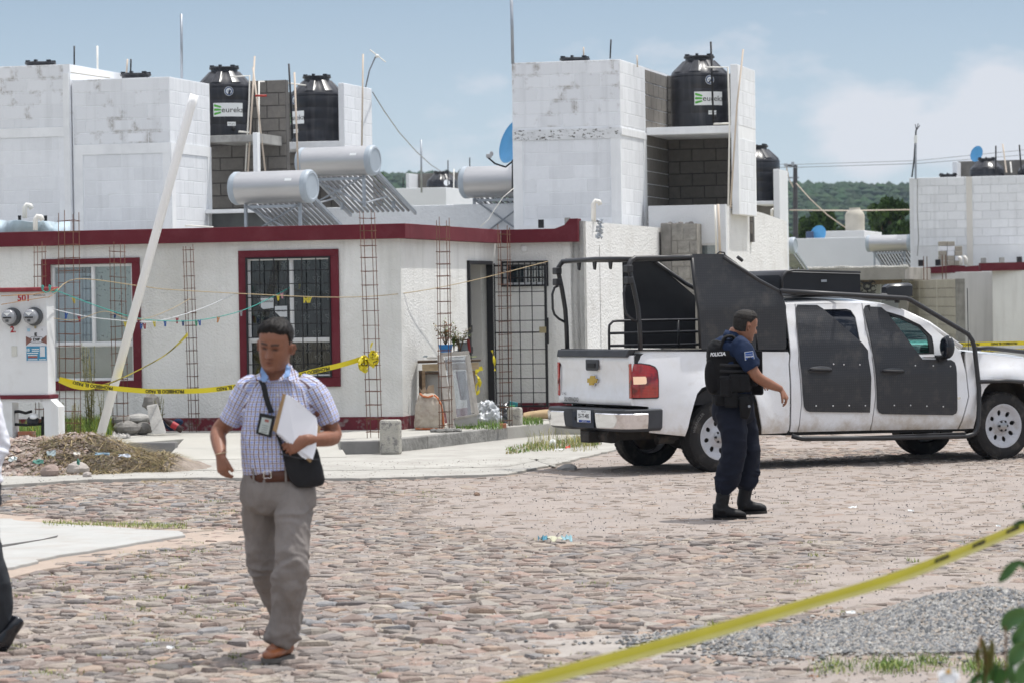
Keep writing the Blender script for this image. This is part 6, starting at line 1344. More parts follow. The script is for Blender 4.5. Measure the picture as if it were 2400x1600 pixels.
def hair(c,R,hh,region,thick,name,m,par,seed=0,n=96,k=72,rough=.012):
    rs=[]
    for i in range(k+1):
        t=.12+.88*i/k if i<k else 1.0; w,f,b=hlerp(t); ring=[]
        for j in range(n):
            a=2*pi*j/n; sx,cy=sin(a),cos(a); x=w*math.copysign(abs(sx)**.92,sx); y=(f if cy>0 else b)*math.copysign(abs(cy)**.85,cy)
            th=region(x,y,t,a)+.05*N((x*6,y*6,seed),1.0)+.02*N((x*22,y*22,t*9),1.0); tk=thick(x,y,t,a) if th>0 else 0
            nz=N((x*3,y*3,t*9+a*2),3.0,seed)*rough*2
            d=(-.03+(.03+tk+nz)*min(1,max(0,th)*14)) if th>0 else -.03
            L=sqrt(x*x+y*y)+1e-6; up=max(0,(t-.75)/.25)
            p=Vector((x+x/L*d*(1-up*.6),y+y/L*d*(1-up*.6),t+d*up*1.1)); ring.append(c+R@(p*hh))
        rs.append(ring)
    b=MB(); b.rings(rs); return b.build(name,m,par,smooth=True)
def skin_mat(name,col):
    m,nt,b,o=new_mat(name); pos=nd(nt,'ShaderNodeNewGeometry').outputs['Position']; n=nd(nt,'ShaderNodeTexNoise',{'Vector':pos,'Scale':18.,'Detail':5.})
    c=mixc(nt,ramp(nt,n.outputs[0],.3,.7),tuple(q*.9 for q in col),tuple(q*1.08 for q in col)); at=nd(nt,'ShaderNodeAttribute',attribute_name='tint'); c=mixc(nt,1.,c,at.outputs['Color'],'MULTIPLY')
    nt.links.new(c,b.inputs['Base Color']); b.inputs['Roughness'].default_value=.48; b.inputs['Specular IOR Level'].default_value=.45
    b.inputs['Subsurface Weight'].default_value=.08; b.inputs['Subsurface Radius'].default_value=(.02,.008,.004); b.inputs['Subsurface Scale'].default_value=.4
    nb=nd(nt,'ShaderNodeTexNoise',{'Vector':pos,'Scale':240.,'Detail':2.}); bp=nd(nt,'ShaderNodeBump',{'Strength':.15,'Distance':.002,'Height':nb.outputs[0]}); nt.links.new(bp.outputs[0],b.inputs['Normal']); return m
def paint_head(V,c,R,hh,eyes=True,stub=.85):
    Ri=R.transposed(); cols=[]
    for v in V:
        p=Ri@((v-c)/hh); x,y,t=p; ax=abs(x); k=[1.,1.,1.]
        if -.1<t<1.05 and ax<.46 and -.12<y<.6 and (y>.08 or ax>.34):
            def mul(f,col): 
                for i in range(3): k[i]*=1-f*(1-col[i])
            br=g2(t-(.613+.02*min(1,ax/.12)-.09*max(0,ax-.13)),.017)*(1 if .035<ax<.2 else 0)
            mul(min(1,br*1.6),(.10,.09,.09))
            e=g2(t-(.510-.0*ax),.0085)*(1 if .07<ax<.165 else 0); mul(min(1,e*1.6),(.06,.06,.06))
            e2=g2(t-.53,.03)*g2(ax-.115,.07); mul(min(1,e2*.85),(.45,.37,.35))  # soft shade of the eye sockets painted into the tint
            lp=(g2(t-.243,.013)+g2(t-.210,.014))*g2(x,.075); mul(min(1,lp)*.8,(.80,.48,.46))
            ln=g2(t-.229,.0055)*(1 if ax<.085 else 0); mul(min(1,ln),(.18,.10,.10))
            nh=g2(ax-.03,.014)*g2(t-.338,.008)*(1 if y>.36 else 0); mul(min(1,nh),(.25,.16,.14))
            if ax>.365 and .38<t<.58: mul(.55*g2(t-.48,.07)*g2(ax-.385,.02),(.3,.2,.2))  # shade of the ear hollow painted into the tint
            if t<.34: mul(min(1,(.34-t)/.1)*(1-stub)*1.,(.55,.56,.6))
        cols.append(tuple(k))
    return cols
def hand(mb,w,dirv,palmn,side,L=.18,curl=(.35,.45,.3),spread=.12,thumb=(.5,.55,.35),tw=1.0):
    """w wrist point, dirv to fingers, palmn normal of the palm side, side = direction of the thumb across the palm"""
    d=Vector(dirv).normalized(); nrm=Vector(palmn); nrm=(nrm-d*nrm.dot(d)).normalized(); s=d.cross(nrm).normalized(); s=s if s.dot(Vector(side))>0 else -s
    pl=L*.52; w=Vector(w)
    limb(mb,[(w-d*.01,.028*tw,.021*tw),(w+d*pl*.35,.036*tw,.019*tw),(w+d*pl*.75,.041*tw,.017*tw),(w+d*pl,.038*tw,.014*tw)],ref=nrm,n=16,k=3,power=.85)
    for i,(off,ln,r) in enumerate(((.029,.40,.0088),(.010,.45,.0092),(-.010,.42,.0088),(-.028,.33,.0078))):
        p=w+d*(pl-.012)+s*off*tw; dd=(d+s*(off/.03)*spread).normalized(); seg=[ln*L*.45,ln*L*.32,ln*L*.25]; pts=[(p,r*1.15*tw)]; ang=0
        for j,sg in enumerate(seg):
            ang+=curl[j]*(1+.12*i); q=dd*cos(ang)+nrm*sin(ang); p=p+q*sg; pts.append((p,r*tw*(1-.08*(j+1))))
        limb(mb,pts,ref=s,n=10,k=2)
    p=w+d*pl*.22+s*.026*tw; a,b2,c2=thumb; dd=(d*.75+s*a+nrm*.25).normalized(); p1=p+dd*L*.22; d2=(dd+d*.3-s*.1*b2+nrm*c2*.4).normalized(); p2=p1+d2*L*.17; d3=(d2+nrm*c2*.5+d*.2).normalized(); p3=p2+d3*L*.13
    limb(mb,[(p,.014*tw),(p1,.0125*tw),(p2,.0108*tw),(p3,.009*tw)],ref=nrm,n=10,k=2)
def cloth(V,Nn,amp,fs,seed=0,axis=None,mask=None):
    out=[]
    for v,n in zip(V,Nn):
        q=Vector((v.x*fs[0]+seed,v.y*fs[1],v.z*fs[2])); a=noise.noise(q+Vector((0,0,noise.noise(q*.7)*1.2))); r=1-abs(a)*2.2
        d=amp*(r*.8+.5*noise.noise(q*2.3)); 
        if mask: d*=mask(v)
        out.append(v+n*d)
    return out
def frame3(fwd,up):
    f=Vector(fwd).normalized(); u=Vector(up); u=(u-f*u.dot(f)).normalized(); r=f.cross(u); return Matrix((r,f,u)).transposed()
def shoe(mb,sole,heel,toe,h=.075,wd=.046,up=(0,0,1)):
    """low shoe from heel to toe, sole level under it"""
    heel=Vector(heel); toe=Vector(toe); d=(toe-heel); L=d.length; d.normalize(); up=Vector(up); up=(up-d*up.dot(d)).normalized(); s=d.cross(up)
    prof=[(0,.62,.9),(.06,.85,1.0),(.25,.86,1.0),(.42,.84,.86),(.55,.95,.70),(.70,1.05,.60),(.85,.98,.52),(.95,.70,.42),(1,.35,.25)]
    def ring(x,w,hh,z0): 
        o=heel+d*x*L; pts=[]
        for i in range(14):
            a=2*pi*i/14; pts.append(o+s*cos(a)*w*wd+up*(z0+max(-.0,(sin(a)*.5+.5))*hh*h)) 
        return pts
    mb.rings([ring(x,w,hh,.018) for x,w,hh in prof])
    sole.rings([[heel+d*(x*1.03-.012)*L+s*cos(a)*w*wd*1.1+up*(.0 if sin(a)<0 else .024) for a in [2*pi*i/14+.01 for i in range(14)]] for x,w,_ in prof])
# --- materials
skin_a=skin_mat('tan_skin',(.235,.100,.058)); skin_b=skin_mat('brown_skin',(.26,.118,.07))
hair_m=mat('black_hair',(.010,.008,.007),.6,.4,26,.5,70,spec=.25,stretch=(1,1,.5)); hair_s=mat('cropped_dark_hair',(.018,.015,.013),.7,.4,50,.5,160)
def check_shirt():
    m,nt,b,o=new_mat('blue_brown_gingham'); uv=nd(nt,'ShaderNodeUVMap').outputs[0]; s=nd(nt,'ShaderNodeSeparateXYZ',{0:uv})
    def stripes(ax,ph,w):
        a=nd(nt,'ShaderNodeMath',{0:s.outputs[ax],1:1/.0245},operation='MULTIPLY').outputs[0]; a=nd(nt,'ShaderNodeMath',{0:a,1:ph},operation='ADD').outputs[0]; a=nd(nt,'ShaderNodeMath',{0:a},operation='FRACT').outputs[0]
        a=nd(nt,'ShaderNodeMath',{0:a,1:.5},operation='SUBTRACT').outputs[0]; a=nd(nt,'ShaderNodeMath',{0:a},operation='ABSOLUTE').outputs[0]; return ramp(nt,a,w-.03,w+.03,(1,1,1),(0,0,0))
    bx,by=stripes('X',0,.20),stripes('Y',.0,.20); rx,ry=stripes('X',.5,.13),stripes('Y',.5,.12)
    sb=nd(nt,'ShaderNodeMath',{0:bx,1:by},operation='ADD').outputs[0]; sb=nd(nt,'ShaderNodeMath',{0:sb,1:.36},operation='MULTIPLY').outputs[0]
    c=mixc(nt,sb,(.84,.85,.92),(.05,.15,.60)); sr=nd(nt,'ShaderNodeMath',{0:rx,1:.9},operation='MULTIPLY').outputs[0]; sr2=nd(nt,'ShaderNodeMath',{0:ry,1:.62},operation='MULTIPLY').outputs[0]
    sr=nd(nt,'ShaderNodeMath',{0:sr,1:sr2},operation='MAXIMUM').outputs[0]; c=mixc(nt,sr,c,(.10,.03,.035)); nt.links.new(c,b.inputs['Base Color']); b.inputs['Roughness'].default_value=.85; b.inputs['Sheen Weight'].default_value=.1; return m
gingham=check_shirt()
# ------------------------------------------------------------------ man walking towards the camera
def walking_man():
    Ym=G(650,1544).y; J=lambda x,y,dy=0.0: P(x,y,Ym+dy)
    man=thing('person','man in blue and brown checked shirt and grey trousers walking towards us holding papers','person',Vector((J(655,1500).x,Ym,0)))
    sk=MB(); hh=.250
    R=frame3((-.27,-.94,-.22),(.08,-.20,1)); hc=J(643,866,-.015)
    head(sk,hc,R,hh)
    limb(sk,[(J(649,840,.02),.066,.068),(J(647,872,.02),.073,.074),(J(645,905,.03),.075,.07)])
    limb(sk,[(J(645,905,.02),.12,.07),(J(650,940,.02),.16,.09),(J(650,1010,.02),.15,.09),(J(650,1090,.02),.15,.09),(J(650,1140,.02),.16,.10)])
    Sr,Er,Wr=J(578,915,.02),J(514,1008,.06),J(518,1066,-.14); Sl,El,Wl=J(728,913,.02),J(783,1018,.03),J(716,1030,-.17)
    limb(sk,[(Sr,.055),(J(552,965,.03),.050),(Er,.043),(J(513,1036,-.03),.040),(Wr,.028,.025)])
    limb(sk,[(Sl,.055),(J(756,965,.02),.049),(El+Vector((0,.01,0)),.042),(J(757,1028,-.07),.040),(Wl,.026,.030)],ref=(0,-.5,1))
    hand(sk,Wr+Vector((0,0,-.004)),(.10,-.16,-1),(.75,.5,0),(.6,-.8,0),L=.155,curl=(.35,.5,.4),spread=.03,thumb=(.35,.3,.5),tw=1.12)
    hand(sk,Wl+Vector((0,0,0)),(-.92,-.1,-.42),(-.15,1,-.25),(-.3,0,1),L=.17,curl=(.35,.55,.45),spread=.05,thumb=(.75,.3,.05),tw=1.0)
    hipR,kR,aR=J(606,1145,.05),J(611,1312,.16),J(671,1432,.47); hipL,kL,aL=J(692,1140,.0),J(681,1335,-.12),J(659,1508,-.04)
    limb(sk,[(hipR,.05),(J(602,1225,.12),.045),(kR,.04),(aR,.033)]); limb(sk,[(hipL,.07),(kL,.05),(aL,.035)])
    limb(sk,[(aL,.035),(aL+Vector((-.05,-.09,-.03)),.03)]); limb(sk,[(aR,.035),(aR+Vector((.0,-.05,-.07)),.03)])
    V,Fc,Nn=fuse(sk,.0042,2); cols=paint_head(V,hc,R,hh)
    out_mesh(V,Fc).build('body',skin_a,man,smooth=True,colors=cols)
    # hair: short sides, fuller top swept to one side
    def reg(x,y,t,a):
        front=y>.0; ax=abs(x)
        hl=.835+.0*ax if y>.22 else (.80 if y>.12 else (.50 if y>.02 else (.40 if y>-.1 and False else .30)))
        if .02<y<=.12: hl=.50+(y-.02)/.1*.30
        if -.09<y<=.02: hl=.56
        if y<=-.09: hl=.30
        return (t-hl)
    hair(hc,R,hh,reg,lambda x,y,t,a:.014+.085*max(0,(t-.6)/.4)+.02*(1 if y>.1 and t>.8 else 0)+.012*x,'hair',hair_m,man,1,rough=.014)
    # shirt
    sh=MB()
    limb(sh,[(J(646,884,.03),.075,.062),(J(648,896,.03),.135,.078),(J(650,914,.025),.178,.098),(J(652,950,.02),.190,.122),(J(651,1000,.01),.187,.132),(J(651,1050,.01),.188,.135),(J(652,1085,.015),.186,.130),(J(653,1108,.015),.180,.122)],n=36,cap=False,power=.92)
    limb(sh,[(J(600,905,.03),.062,.066),(Sr+Vector((-.002,0,0)),.064,.068),(J(557,955,.03),.059,.064),(J(538,990,.04),.056,.060)],n=22,cap=False)
    limb(sh,[(J(705,903,.03),.062,.066),(Sl+Vector((.004,0,0)),.064,.068),(J(755,950,.025),.061,.066),(J(770,992,.03),.062,.064)],n=22,cap=False)
    V,Fc,Nn=fuse(sh,.0062,4)
    hb=J(650,1098).z
    V=cloth(V,Nn,.0080,(9,9,8),3)
    V=cloth(V,Nn,.006,(16,16,5),8,mask=lambda v:max(0,1-abs(v.z-hb-.03)/.09))
    cx=J(651,1000).x; arms=[(Sr,J(538,990,.04),-1),(Sl,J(770,992,.03),1)]; uv=[]
    for v in V:
        u=math.atan2(v.x-cx,-(v.y-(Ym+.02)))*.165; w=v.z
        for a,b2,s in arms:
            ax=(b2-a); Lx=ax.length; ax=ax/Lx; tt=(v-a).dot(ax); rad=((v-a)-ax*tt).length
            if rad<.088 and tt>-.01 and s*(v.x-a.x)>-.035-.12*max(0,tt)*0: 
                e1=Vector((0,-1,0)).cross(ax).normalized(); q=(v-a); u=math.atan2(q.dot(e1),-q.y+0)*.066+.4*s; w=-tt
        uv.append((u,w))
    shirt=out_mesh(V,Fc).build('shirt',gingham,man,smooth=True,uv=uv)
    # collar: stand, two points and light blue lining
    lin=mat('light_blue_lining',(.19,.30,.52),.85,.05,5)
    def flap(pts,m,nm,th=.004): return MB().prism([J(*p) for p in pts],(0,th,0)).build(nm,m,shirt,bevel=.001)
    def cuv(o):
        me=o.data; ul=me.uv_layers.new(name='UVMap'); M_=o.location+man.location+shirt.location
        for l in me.loops: v=me.vertices[l.vertex_index].co; ul.data[l.index].uv=(v.x*.9+v.z*.3,v.z*.9-v.x*.3)
    for p in ([(614,860,-.02),(606,886,-.085),(612,894,-.10),(634,896,-.125),(628,880,-.11),(618,866,-.05)],[(675,848,-.03),(684,856,-.02),(688,880,-.08),(690,893,-.10),(668,888,-.128),(650,892,-.13),(668,872,-.10),(676,858,-.05)],[(586,886,-.075),(611,872,-.07),(612,890,-.10),(606,889,-.10)],[(684,860,-.04),(700,874,-.06),(696,892,-.105),(687,890,-.105)]): cuv(flap(p,gingham,'collar'))
    flap([(613,856,-.015),(618,866,-.055),(628,882,-.115),(626,893,-.13),(616,893,-.118),(606,886,-.09)],lin,'collar_lining'); flap([(672,846,-.02),(679,853,-.03),(682,866,-.08),(678,880,-.12),(664,886,-.13),(668,872,-.105)],lin,'collar_lining')
    # placket and buttons
    for y in (925,957,988,1020,1062): b=MB(); c=J(651 if y<1000 else 625,y,-.135 if y>930 else -.125); b.lathe([(.006,0),(.006,.003),(0,.004)],c,(0,-1,0),10); b.build('button',mat('pearl_button',(.6,.62,.65),.3,.05,5),shirt)
    # trousers
    tr_=MB()
    limb(tr_,[(J(653,1100,.015),.170,.112),(J(653,1125,.015),.184,.120),(J(651,1155,.015),.194,.128),(J(650,1180,.015),.185,.12)],n=30,cap=True,power=.92)
    limb(tr_,[(J(605,1150,.04),.088,.10),(J(607,1200,.08),.087,.098),(J(612,1250,.12),.083,.088),(J(617,1310,.15),.072,.078),(J(630,1370,.28),.060,.066),(J(656,1420,.42),.055,.058),(J(671,1442,.48),.052,.056)],n=22,power=.95)
    limb(tr_,[(J(696,1150,-.01),.090,.106),(J(688,1200,-.06),.088,.098),(J(686,1250,-.10),.083,.092),(J(683,1335,-.15),.075,.082),(J(675,1400,-.10),.074,.078),(J(667,1460,-.06),.068,.074),(J(658,1496,-.045),.064,.070)],n=22,power=.95)
    V,Fc,Nn=fuse(tr_,.0068,4); kz=J(680,1340).z
    V=cloth(V,Nn,.010,(9,9,5),21); V=cloth(V,Nn,.005,(26,26,9),31); V=cloth(V,Nn,.024,(7,7,13),5,mask=lambda v:max(0,1-abs(v.z-kz)/.16)+max(0,1-abs(v.z-.12)/.12)*1.3+.5*max(0,1-abs(v.z-(kz+.32))/.08))
    out_mesh(V,Fc).build('trousers',mat('grey_brown_twill',(.22,.198,.185),.9,.10,8,.25,90),man,smooth=True)
    # belt with buckle and loops
    b=MB(); n=48; c=J(653,1112,.015); rs=[]
    for rr,z in ((1.0,-.029),(1.035,-.029),(1.035,.029),(1.0,.029)): rs.append([c+Vector((cos(2*pi*i/n)*.181*rr,sin(2*pi*i/n)*.126*rr,z+.004*cos(2*pi*i/n))) for i in range(n)])
    b.rings(rs,closed=True,cap=False); belt=b.build('belt',mat('brown_leather',(.085,.032,.02),.4,.2,12,.1,60),man,smooth=True)
    c=J(628,1111,-.128); b=MB(); 
    for q in ((-.022,0,.004,.038),(.016,0,.004,.038),(-.003,.018,.038,.004),(-.003,-.018,.038,.004)): b.cbox(c+Vector((q[0],0,q[1])),q[2],.008,q[3])
    b.build('buckle',chrome,belt,bevel=.002)
    for x in (594,670): b=MB(); b.cbox(J(x,1112,-.120 if x>600 else -.092),.011,.01,.075); b.build('belt_loop',mat('grey_brown_twill',(.2,.2,.2)),belt,bevel=.003)
    # shoes
    tan=mat('tan_leather',(.26,.085,.030),.38,.2,12,.1,60,spec=.5); sol=mat('grey_rubber_sole',(.12,.11,.10),.8,.15,8)
    u,s_=MB(),MB(); hl=Vector((J(676,1530,.06).x,Ym+.04,.0)); tl_=Vector((J(628,1540,-.14).x,Ym-.18,.0)); shoe(u,s_,hl,tl_,h=.095,wd=.052); V,Fc,Nn=fuse(u,.005,3); so_=out_mesh(V,Fc).build('shoe',tan,man,smooth=True); s_.build('sole',sol,so_,autos=40)
    b=MB(); mid=hl.lerp(tl_,.52); sd=(tl_-hl).normalized().cross(Vector((0,0,1)))
    for i in range(4): p=hl.lerp(tl_,.40+.07*i)+Vector((0,0,.098-.008*i)); b.tube([p-sd*.02,p+Vector((0,0,.004)),p+sd*.02],.0028,5)
    lc=hl.lerp(tl_,.40)+Vector((0,0,.10)); b.tube([lc,lc+Vector((-.03,-.02,.03)),lc+Vector((-.07,-.02,.05)),lc+Vector((-.11,-.02,.075)),lc+Vector((-.10,-.02,.02)),lc+Vector((-.05,-.02,.0))],.003,5); b.tube([lc,lc+Vector((.01,-.03,-.03)),lc+Vector((-.02,-.05,-.05))],.003,5)
    b.build('lace',mat('dark_lace',(.03,.02,.02),.8,.2,9),so_)
    u,s_=MB(),MB(); hl=J(694,1436,.55); tl_=Vector((J(672,1500,.45).x,Ym+.42,.03)); shoe(u,s_,hl,tl_,h=.085,wd=.048,up=(.0,-.8,.6)); V,Fc,Nn=fuse(u,.006,3); so_=out_mesh(V,Fc).build('shoe',tan,man,smooth=True); s_.build('sole',sol,so_,autos=40)
    # bracelet
    b=MB(); n=20; c=Wr+Vector((0,.0,.012)); b.tube([c+Vector((.031*cos(2*pi*i/n),.029*sin(2*pi*i/n),.006*cos(2*pi*i/n))) for i in range(n)],.0025,5,closed=True); b.build('bracelet',mat('pale_cord',(.55,.42,.28),.7,.1,9),man)
    # lanyard with badge
    bd=thing('id_badge','black framed identity card on a black lanyard worn by the walking man','badge',J(622,993,-.16))
    blk=mat('black_nylon',(.012,.012,.014),.7,.2,20,.2,120)
    pth=[(612,890,-.09),(619,905,-.128),(624,930,-.138),(630,950,-.142),(637,968,-.145)]; b=MB(); vs=[]
    for x,y,d in pth: vs+= [J(x-7,y,d),J(x+6,y-2,d)]
    b.add(vs,[(2*i,2*i+1,2*i+3,2*i+2) for i in range(len(pth)-1)]); st=b.build('lanyard',blk,bd); st.modifiers.new('s','SOLIDIFY').thickness=.003
    def quad(pts,d,m,nm,par,th=.006,bev=.004): return MB().prism([J(x,y,d) for x,y in pts],(0,th,0)).build(nm,m,par,bevel=bev)
    fr_=quad([(609,966),(645,974),(635,1025),(599,1015)],-.158,mat('black_card_holder',(.015,.015,.017),.35,.2,9),'card_holder',bd,.010,.003)
    cd_=quad([(614,976),(637,981),(629,1018),(606,1011)],-.1595,mat('card_print',(.45,.50,.49),.4,.08,40),'card',fr_,.002,.001)
    lg=quad([(621,981),(631,983),(629,989),(620,987)],-.1602,mat('faded_red_print',(.35,.12,.10),.6,.2,30),'logo',cd_,.0008,0)
    for i in range(4): quad([(615-i*1.2,994+i*5),(629-i*1.2,997+i*5),(628.6-i*1.2,998.5+i*5),(614.6-i*1.2,995.5+i*5)],-.1602,mat('grey_print',(.2,.22,.22),.7,.1,9),'text_line',cd_,.0008,0)
    # papers
    pp=thing('folder','manila folder packed with white papers tucked in the walking man\'s arm','folder',J(690,1000,-.15))
    FO=[(663,921,-.165),(641,1005,-.19),(727,1083,-.17),(752,1000,-.12)]
    def sheetq(off,sc,m,nm,th,parent=pp):
        c=sum((J(*p) for p in FO),Vector())/4; return MB().prism([c+(J(*p)-c)*sc+Vector(off) for p in FO],(0,th,0)).build(nm,m,parent,bevel=.001)
    man_=mat('manila_card',(.34,.22,.11),.8,.08,6); wp_=mat('white_paper',(.80,.81,.86),.8,.03,4)
    MB().prism([J(663,921,-.165),J(670,924,-.175),J(648,1013,-.20),J(639,1006,-.195)],(0,.014,0)).build('spine',man_,pp,bevel=.001); sheetq((0,.014,0),1.0,man_,'cover',.002)
    MB().prism([J(702,1062,-.165),J(727,1083,-.158),J(731,1079,-.158),J(706,1057,-.165)],(0,.012,0)).build('cover_edge',man_,pp)
    for i in range(6):
        R_=random.Random(i); o=(R_.uniform(-.004,.006),0,R_.uniform(-.004,.004))
        MB().prism([J(671,925,-.178+.004*i)+Vector(o),J(649,1013,-.203+.004*i)+Vector(o),J(690+i*5,1046+i*6,-.19+.004*i)+Vector(o),J(731-i,1077-i,-.172+.004*i)+Vector(o),J(738,1052,-.16+.004*i)+Vector(o),J(742,1000,-.135+.004*i)+Vector(o),J(742,978,-.135+.004*i),J(702,942,-.165+.004*i)],(0,.0028,0)).build('sheet',wp_,pp,bevel=.0006)
    # shoulder bag
    bg_=thing('shoulder_bag','soft black shoulder bag hanging at the walking man\'s hip','bag',J(712,1100,-.1))
    b=MB(); rs=[]
    for y,x0,x1,dp in ((1040,657,735,.028),(1050,659,742,.045),(1075,664,750,.062),(1105,672,757,.068),(1125,680,761,.064),(1136,690,758,.05),(1141,700,745,.03)):
        c0=J(x0,y,-.125); c1=J(x1,y-2,-.07); mid=(c0+c1)/2; hw=(c1-c0)/2; rs.append([mid+hw*math.copysign(abs(cos(t))**.6,cos(t))+Vector((0,-1,0))*dp*.6*math.copysign(abs(sin(t))**.8,sin(t)) for t in [2*pi*i/24 for i in range(24)]])
    b.rings(rs); V,Fc,Nn=fuse(b,.006,3); V=cloth(V,Nn,.004,(12,12,12),4); out_mesh(V,Fc).build('bag_body',mat('black_nylon',(.01,.01,.01)),bg_,smooth=True)
    b=MB(); b.tube([J(655,1062,-.165),J(662,1064,-.168),J(700,1072,-.175),J(748,1076,-.12)],.004,5); b.build('zip',mat('dark_zip',(.05,.05,.055),.4,.1,9,metal=.5),bg_)
    b=MB(); b.add([J(646,1013,-.15),J(660,1030,-.15),J(672,1080,-.15),J(656,1045,-.15)],[(0,1,2,3)]); q=b.build('strap',mat('black_nylon',(.01,.01,.01)),bg_); q.modifiers.new('s','SOLIDIFY').thickness=.004
walking_man()
# ------------------------------------------------------------------ policeman by the pickup
def policeman():
    Yc=G(1700,1217).y; J=lambda x,y,dy=0.0: P(x,y,Yc+dy)
    Z=lambda x,y,dy=0.0: J(1600+x*.35088,700+y*.35088,dy)
    cop=thing('person','policeman in navy uniform and black vest striding past the pickup','person',Vector((J(1700,1200).x,Yc,0)))
    sk=MB(); hh=.243; R=frame3((.93,.30,-.22),(.22,.05,1)); hc=Z(402,282,.0)
    head(sk,hc,R,hh,60,52)
    limb(sk,[(Z(362,215,.02),.060,.064),(Z(345,250,.02),.064,.066),(Z(330,285,.02),.075,.07)],ref=(0,-1,0))
    limb(sk,[(Z(325,290,.02),.12,.09),(Z(320,400,.02),.14,.15),(Z(325,640,.02),.13,.14),(Z(330,720,.02),.14,.15)])
    E1,W1_=Z(500,520,-.20),Z(655,600,-.10)
    limb(sk,[(Z(405,330,-.16),.058),(Z(450,440,-.19),.052),(E1,.046),(Z(585,570,-.15),.041),(W1_,.027,.030)])
    hand(sk,Z(658,606,-.10),(.60,.0,-1),(-.75,.3,-.4),(.2,-1,0),L=.175,curl=(.45,.55,.35),thumb=(.5,.5,.6))
    # far arm bent in front of the body
    limb(sk,[(Z(360,330,.22),.055),(Z(400,470,.24),.05),(Z(430,560,.24),.042),(Z(480,570,.12),.036)]); hand(sk,Z(482,572,.11),(.7,-.6,0),(0,0,-1),(.5,.5,0),L=.16)
    limb(sk,[(Z(330,760,-.05),.08),(Z(330,1000,-.08),.055),(Z(275,1290,-.03),.04),(Z(250,1440,-.03),.035)]); limb(sk,[(Z(390,760,.10),.08),(Z(440,1020,.10),.055),(Z(425,1260,.13),.04),(Z(400,1400,.13),.035)])
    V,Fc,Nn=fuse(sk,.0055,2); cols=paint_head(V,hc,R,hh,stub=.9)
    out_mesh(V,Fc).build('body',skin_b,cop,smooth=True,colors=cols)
    def reg(x,y,t,a):
        if y>.2: hl=.82
        elif y>.06: hl=.62+(y-.06)/.14*.2
        elif y>-.09: hl=.60
        else: hl=.24
        return t-hl
    hair(hc,R,hh,reg,lambda x,y,t,a:.013+.060*max(0,(t-.72)/.28)**.7+(.02 if y>.05 and t>.85 else 0),'hair',hair_s,cop,5,rough=.004)
    navy=mat('navy_cloth',(.007,.018,.052),.85,.15,6,.2,80); navy_d=mat('dark_navy_trousers',(.004,.0065,.016),.85,.18,6,.2,80); vst=mat('black_vest_nylon',(.005,.005,.006),.8,.25,18,.5,60)
    sh=MB(); limb(sh,[(Z(322,262,.02),.085,.085),(Z(318,300,.02),.145,.17),(Z(318,350,.02),.157,.175),(Z(322,450,.02),.155,.17),(Z(330,600,.02),.15,.165),(Z(332,680,.02),.145,.16)],n=28,cap=False)
    limb(sh,[(Z(365,300,-.10),.075,.07),(Z(402,335,-.16),.082,.075),(Z(430,395,-.18),.080,.076),(Z(470,463,-.195),.070,.070)],n=20,cap=False)
    limb(sh,[(Z(350,300,.16),.07,.07),(Z(372,360,.22),.075,.075),(Z(400,450,.24),.07,.07)],n=20,cap=False)
    V,Fc,Nn=fuse(sh,.008,3); V=cloth(V,Nn,.010,(9,9,9),3); shirt=out_mesh(V,Fc).build('shirt',navy,cop,smooth=True)
    b=MB(); n=24; c=Z(345,238,.02); b.rings([[c+Vector((cos(2*pi*i/n)*r,sin(2*pi*i/n)*r*.95,z+.02*cos(2*pi*i/n)*-1)) for i in range(n)] for r,z in ((.072,.02),(.088,-.01),(.105,-.045),(.085,-.05),(.07,-.01))],closed=True,cap=False); b.build('collar',navy,shirt,smooth=True)
    # sleeve patch
    pc=Z(445,378,-.262); b=MB(); ux=Vector((.97,.10,.12)).normalized(); uz=Vector((-.12,-.12,1)).normalized()
    def pq(x,y,d=0): return pc+ux*x+uz*y+Vector((0,-d,0))
    b.prism([pq(-.040,-.034),pq(.040,-.034),pq(.036,.034),pq(-.036,.034)],(0,.01,0)); pt=b.build('sleeve_patch',mat('patch_white',(.55,.6,.68),.8,.05,9),shirt); b=MB(); b.prism([pq(-.035,-.029,.002),pq(.035,-.029,.002),pq(.032,.010,.002),pq(-.032,.010,.002)],(0,.002,0)); b.prism([pq(-.032,.014,.002),pq(.032,.014,.002),pq(.031,.029,.002),pq(-.031,.029,.002)],(0,.002,0)); tag(b.build('patch_field',mat('patch_blue',(.03,.09,.32),.8,.1,9),pt),None,kind='stuff')
    lettering('POLICIA',.017,lambda x,y:pq(x,y-.008,.005),white_print,pt,bold=.0006)
    # vest with pouches
    v_=MB(); limb(v_,[(Z(300,295,.02),.125,.145),(Z(292,345,.02),.162,.168),(Z(302,450,.02),.172,.178),(Z(322,560,.02),.176,.178),(Z(330,625,.02),.172,.175)],n=30,cap=False,power=.8)
    V,Fc,Nn=fuse(v_,.009,2); V=cloth(V,Nn,.004,(7,7,20),9); vest=out_mesh(V,Fc).build('vest',vst,cop,smooth=True)
    for dy in (-.12,.13):
        b=MB(); pts=[Z(255,330,dy),Z(275,268,dy),Z(310,250,dy*.95),Z(345,262,dy*.9),Z(395,330,dy*1.05)]
        limb(b,[(p,.030,.014) for p in pts],ref=(0,0,1),n=10); b.build('shoulder_strap',vst,vest,smooth=True)
    b=MB(); limb(b,[(Z(212,425,-.06),.062,.06),(Z(203,480,-.06),.07,.07),(Z(207,560,-.06),.07,.07),(Z(222,610,-.06),.06,.06)],n=16,power=.6); b.build('back_pouch',vst,vest,smooth=True)
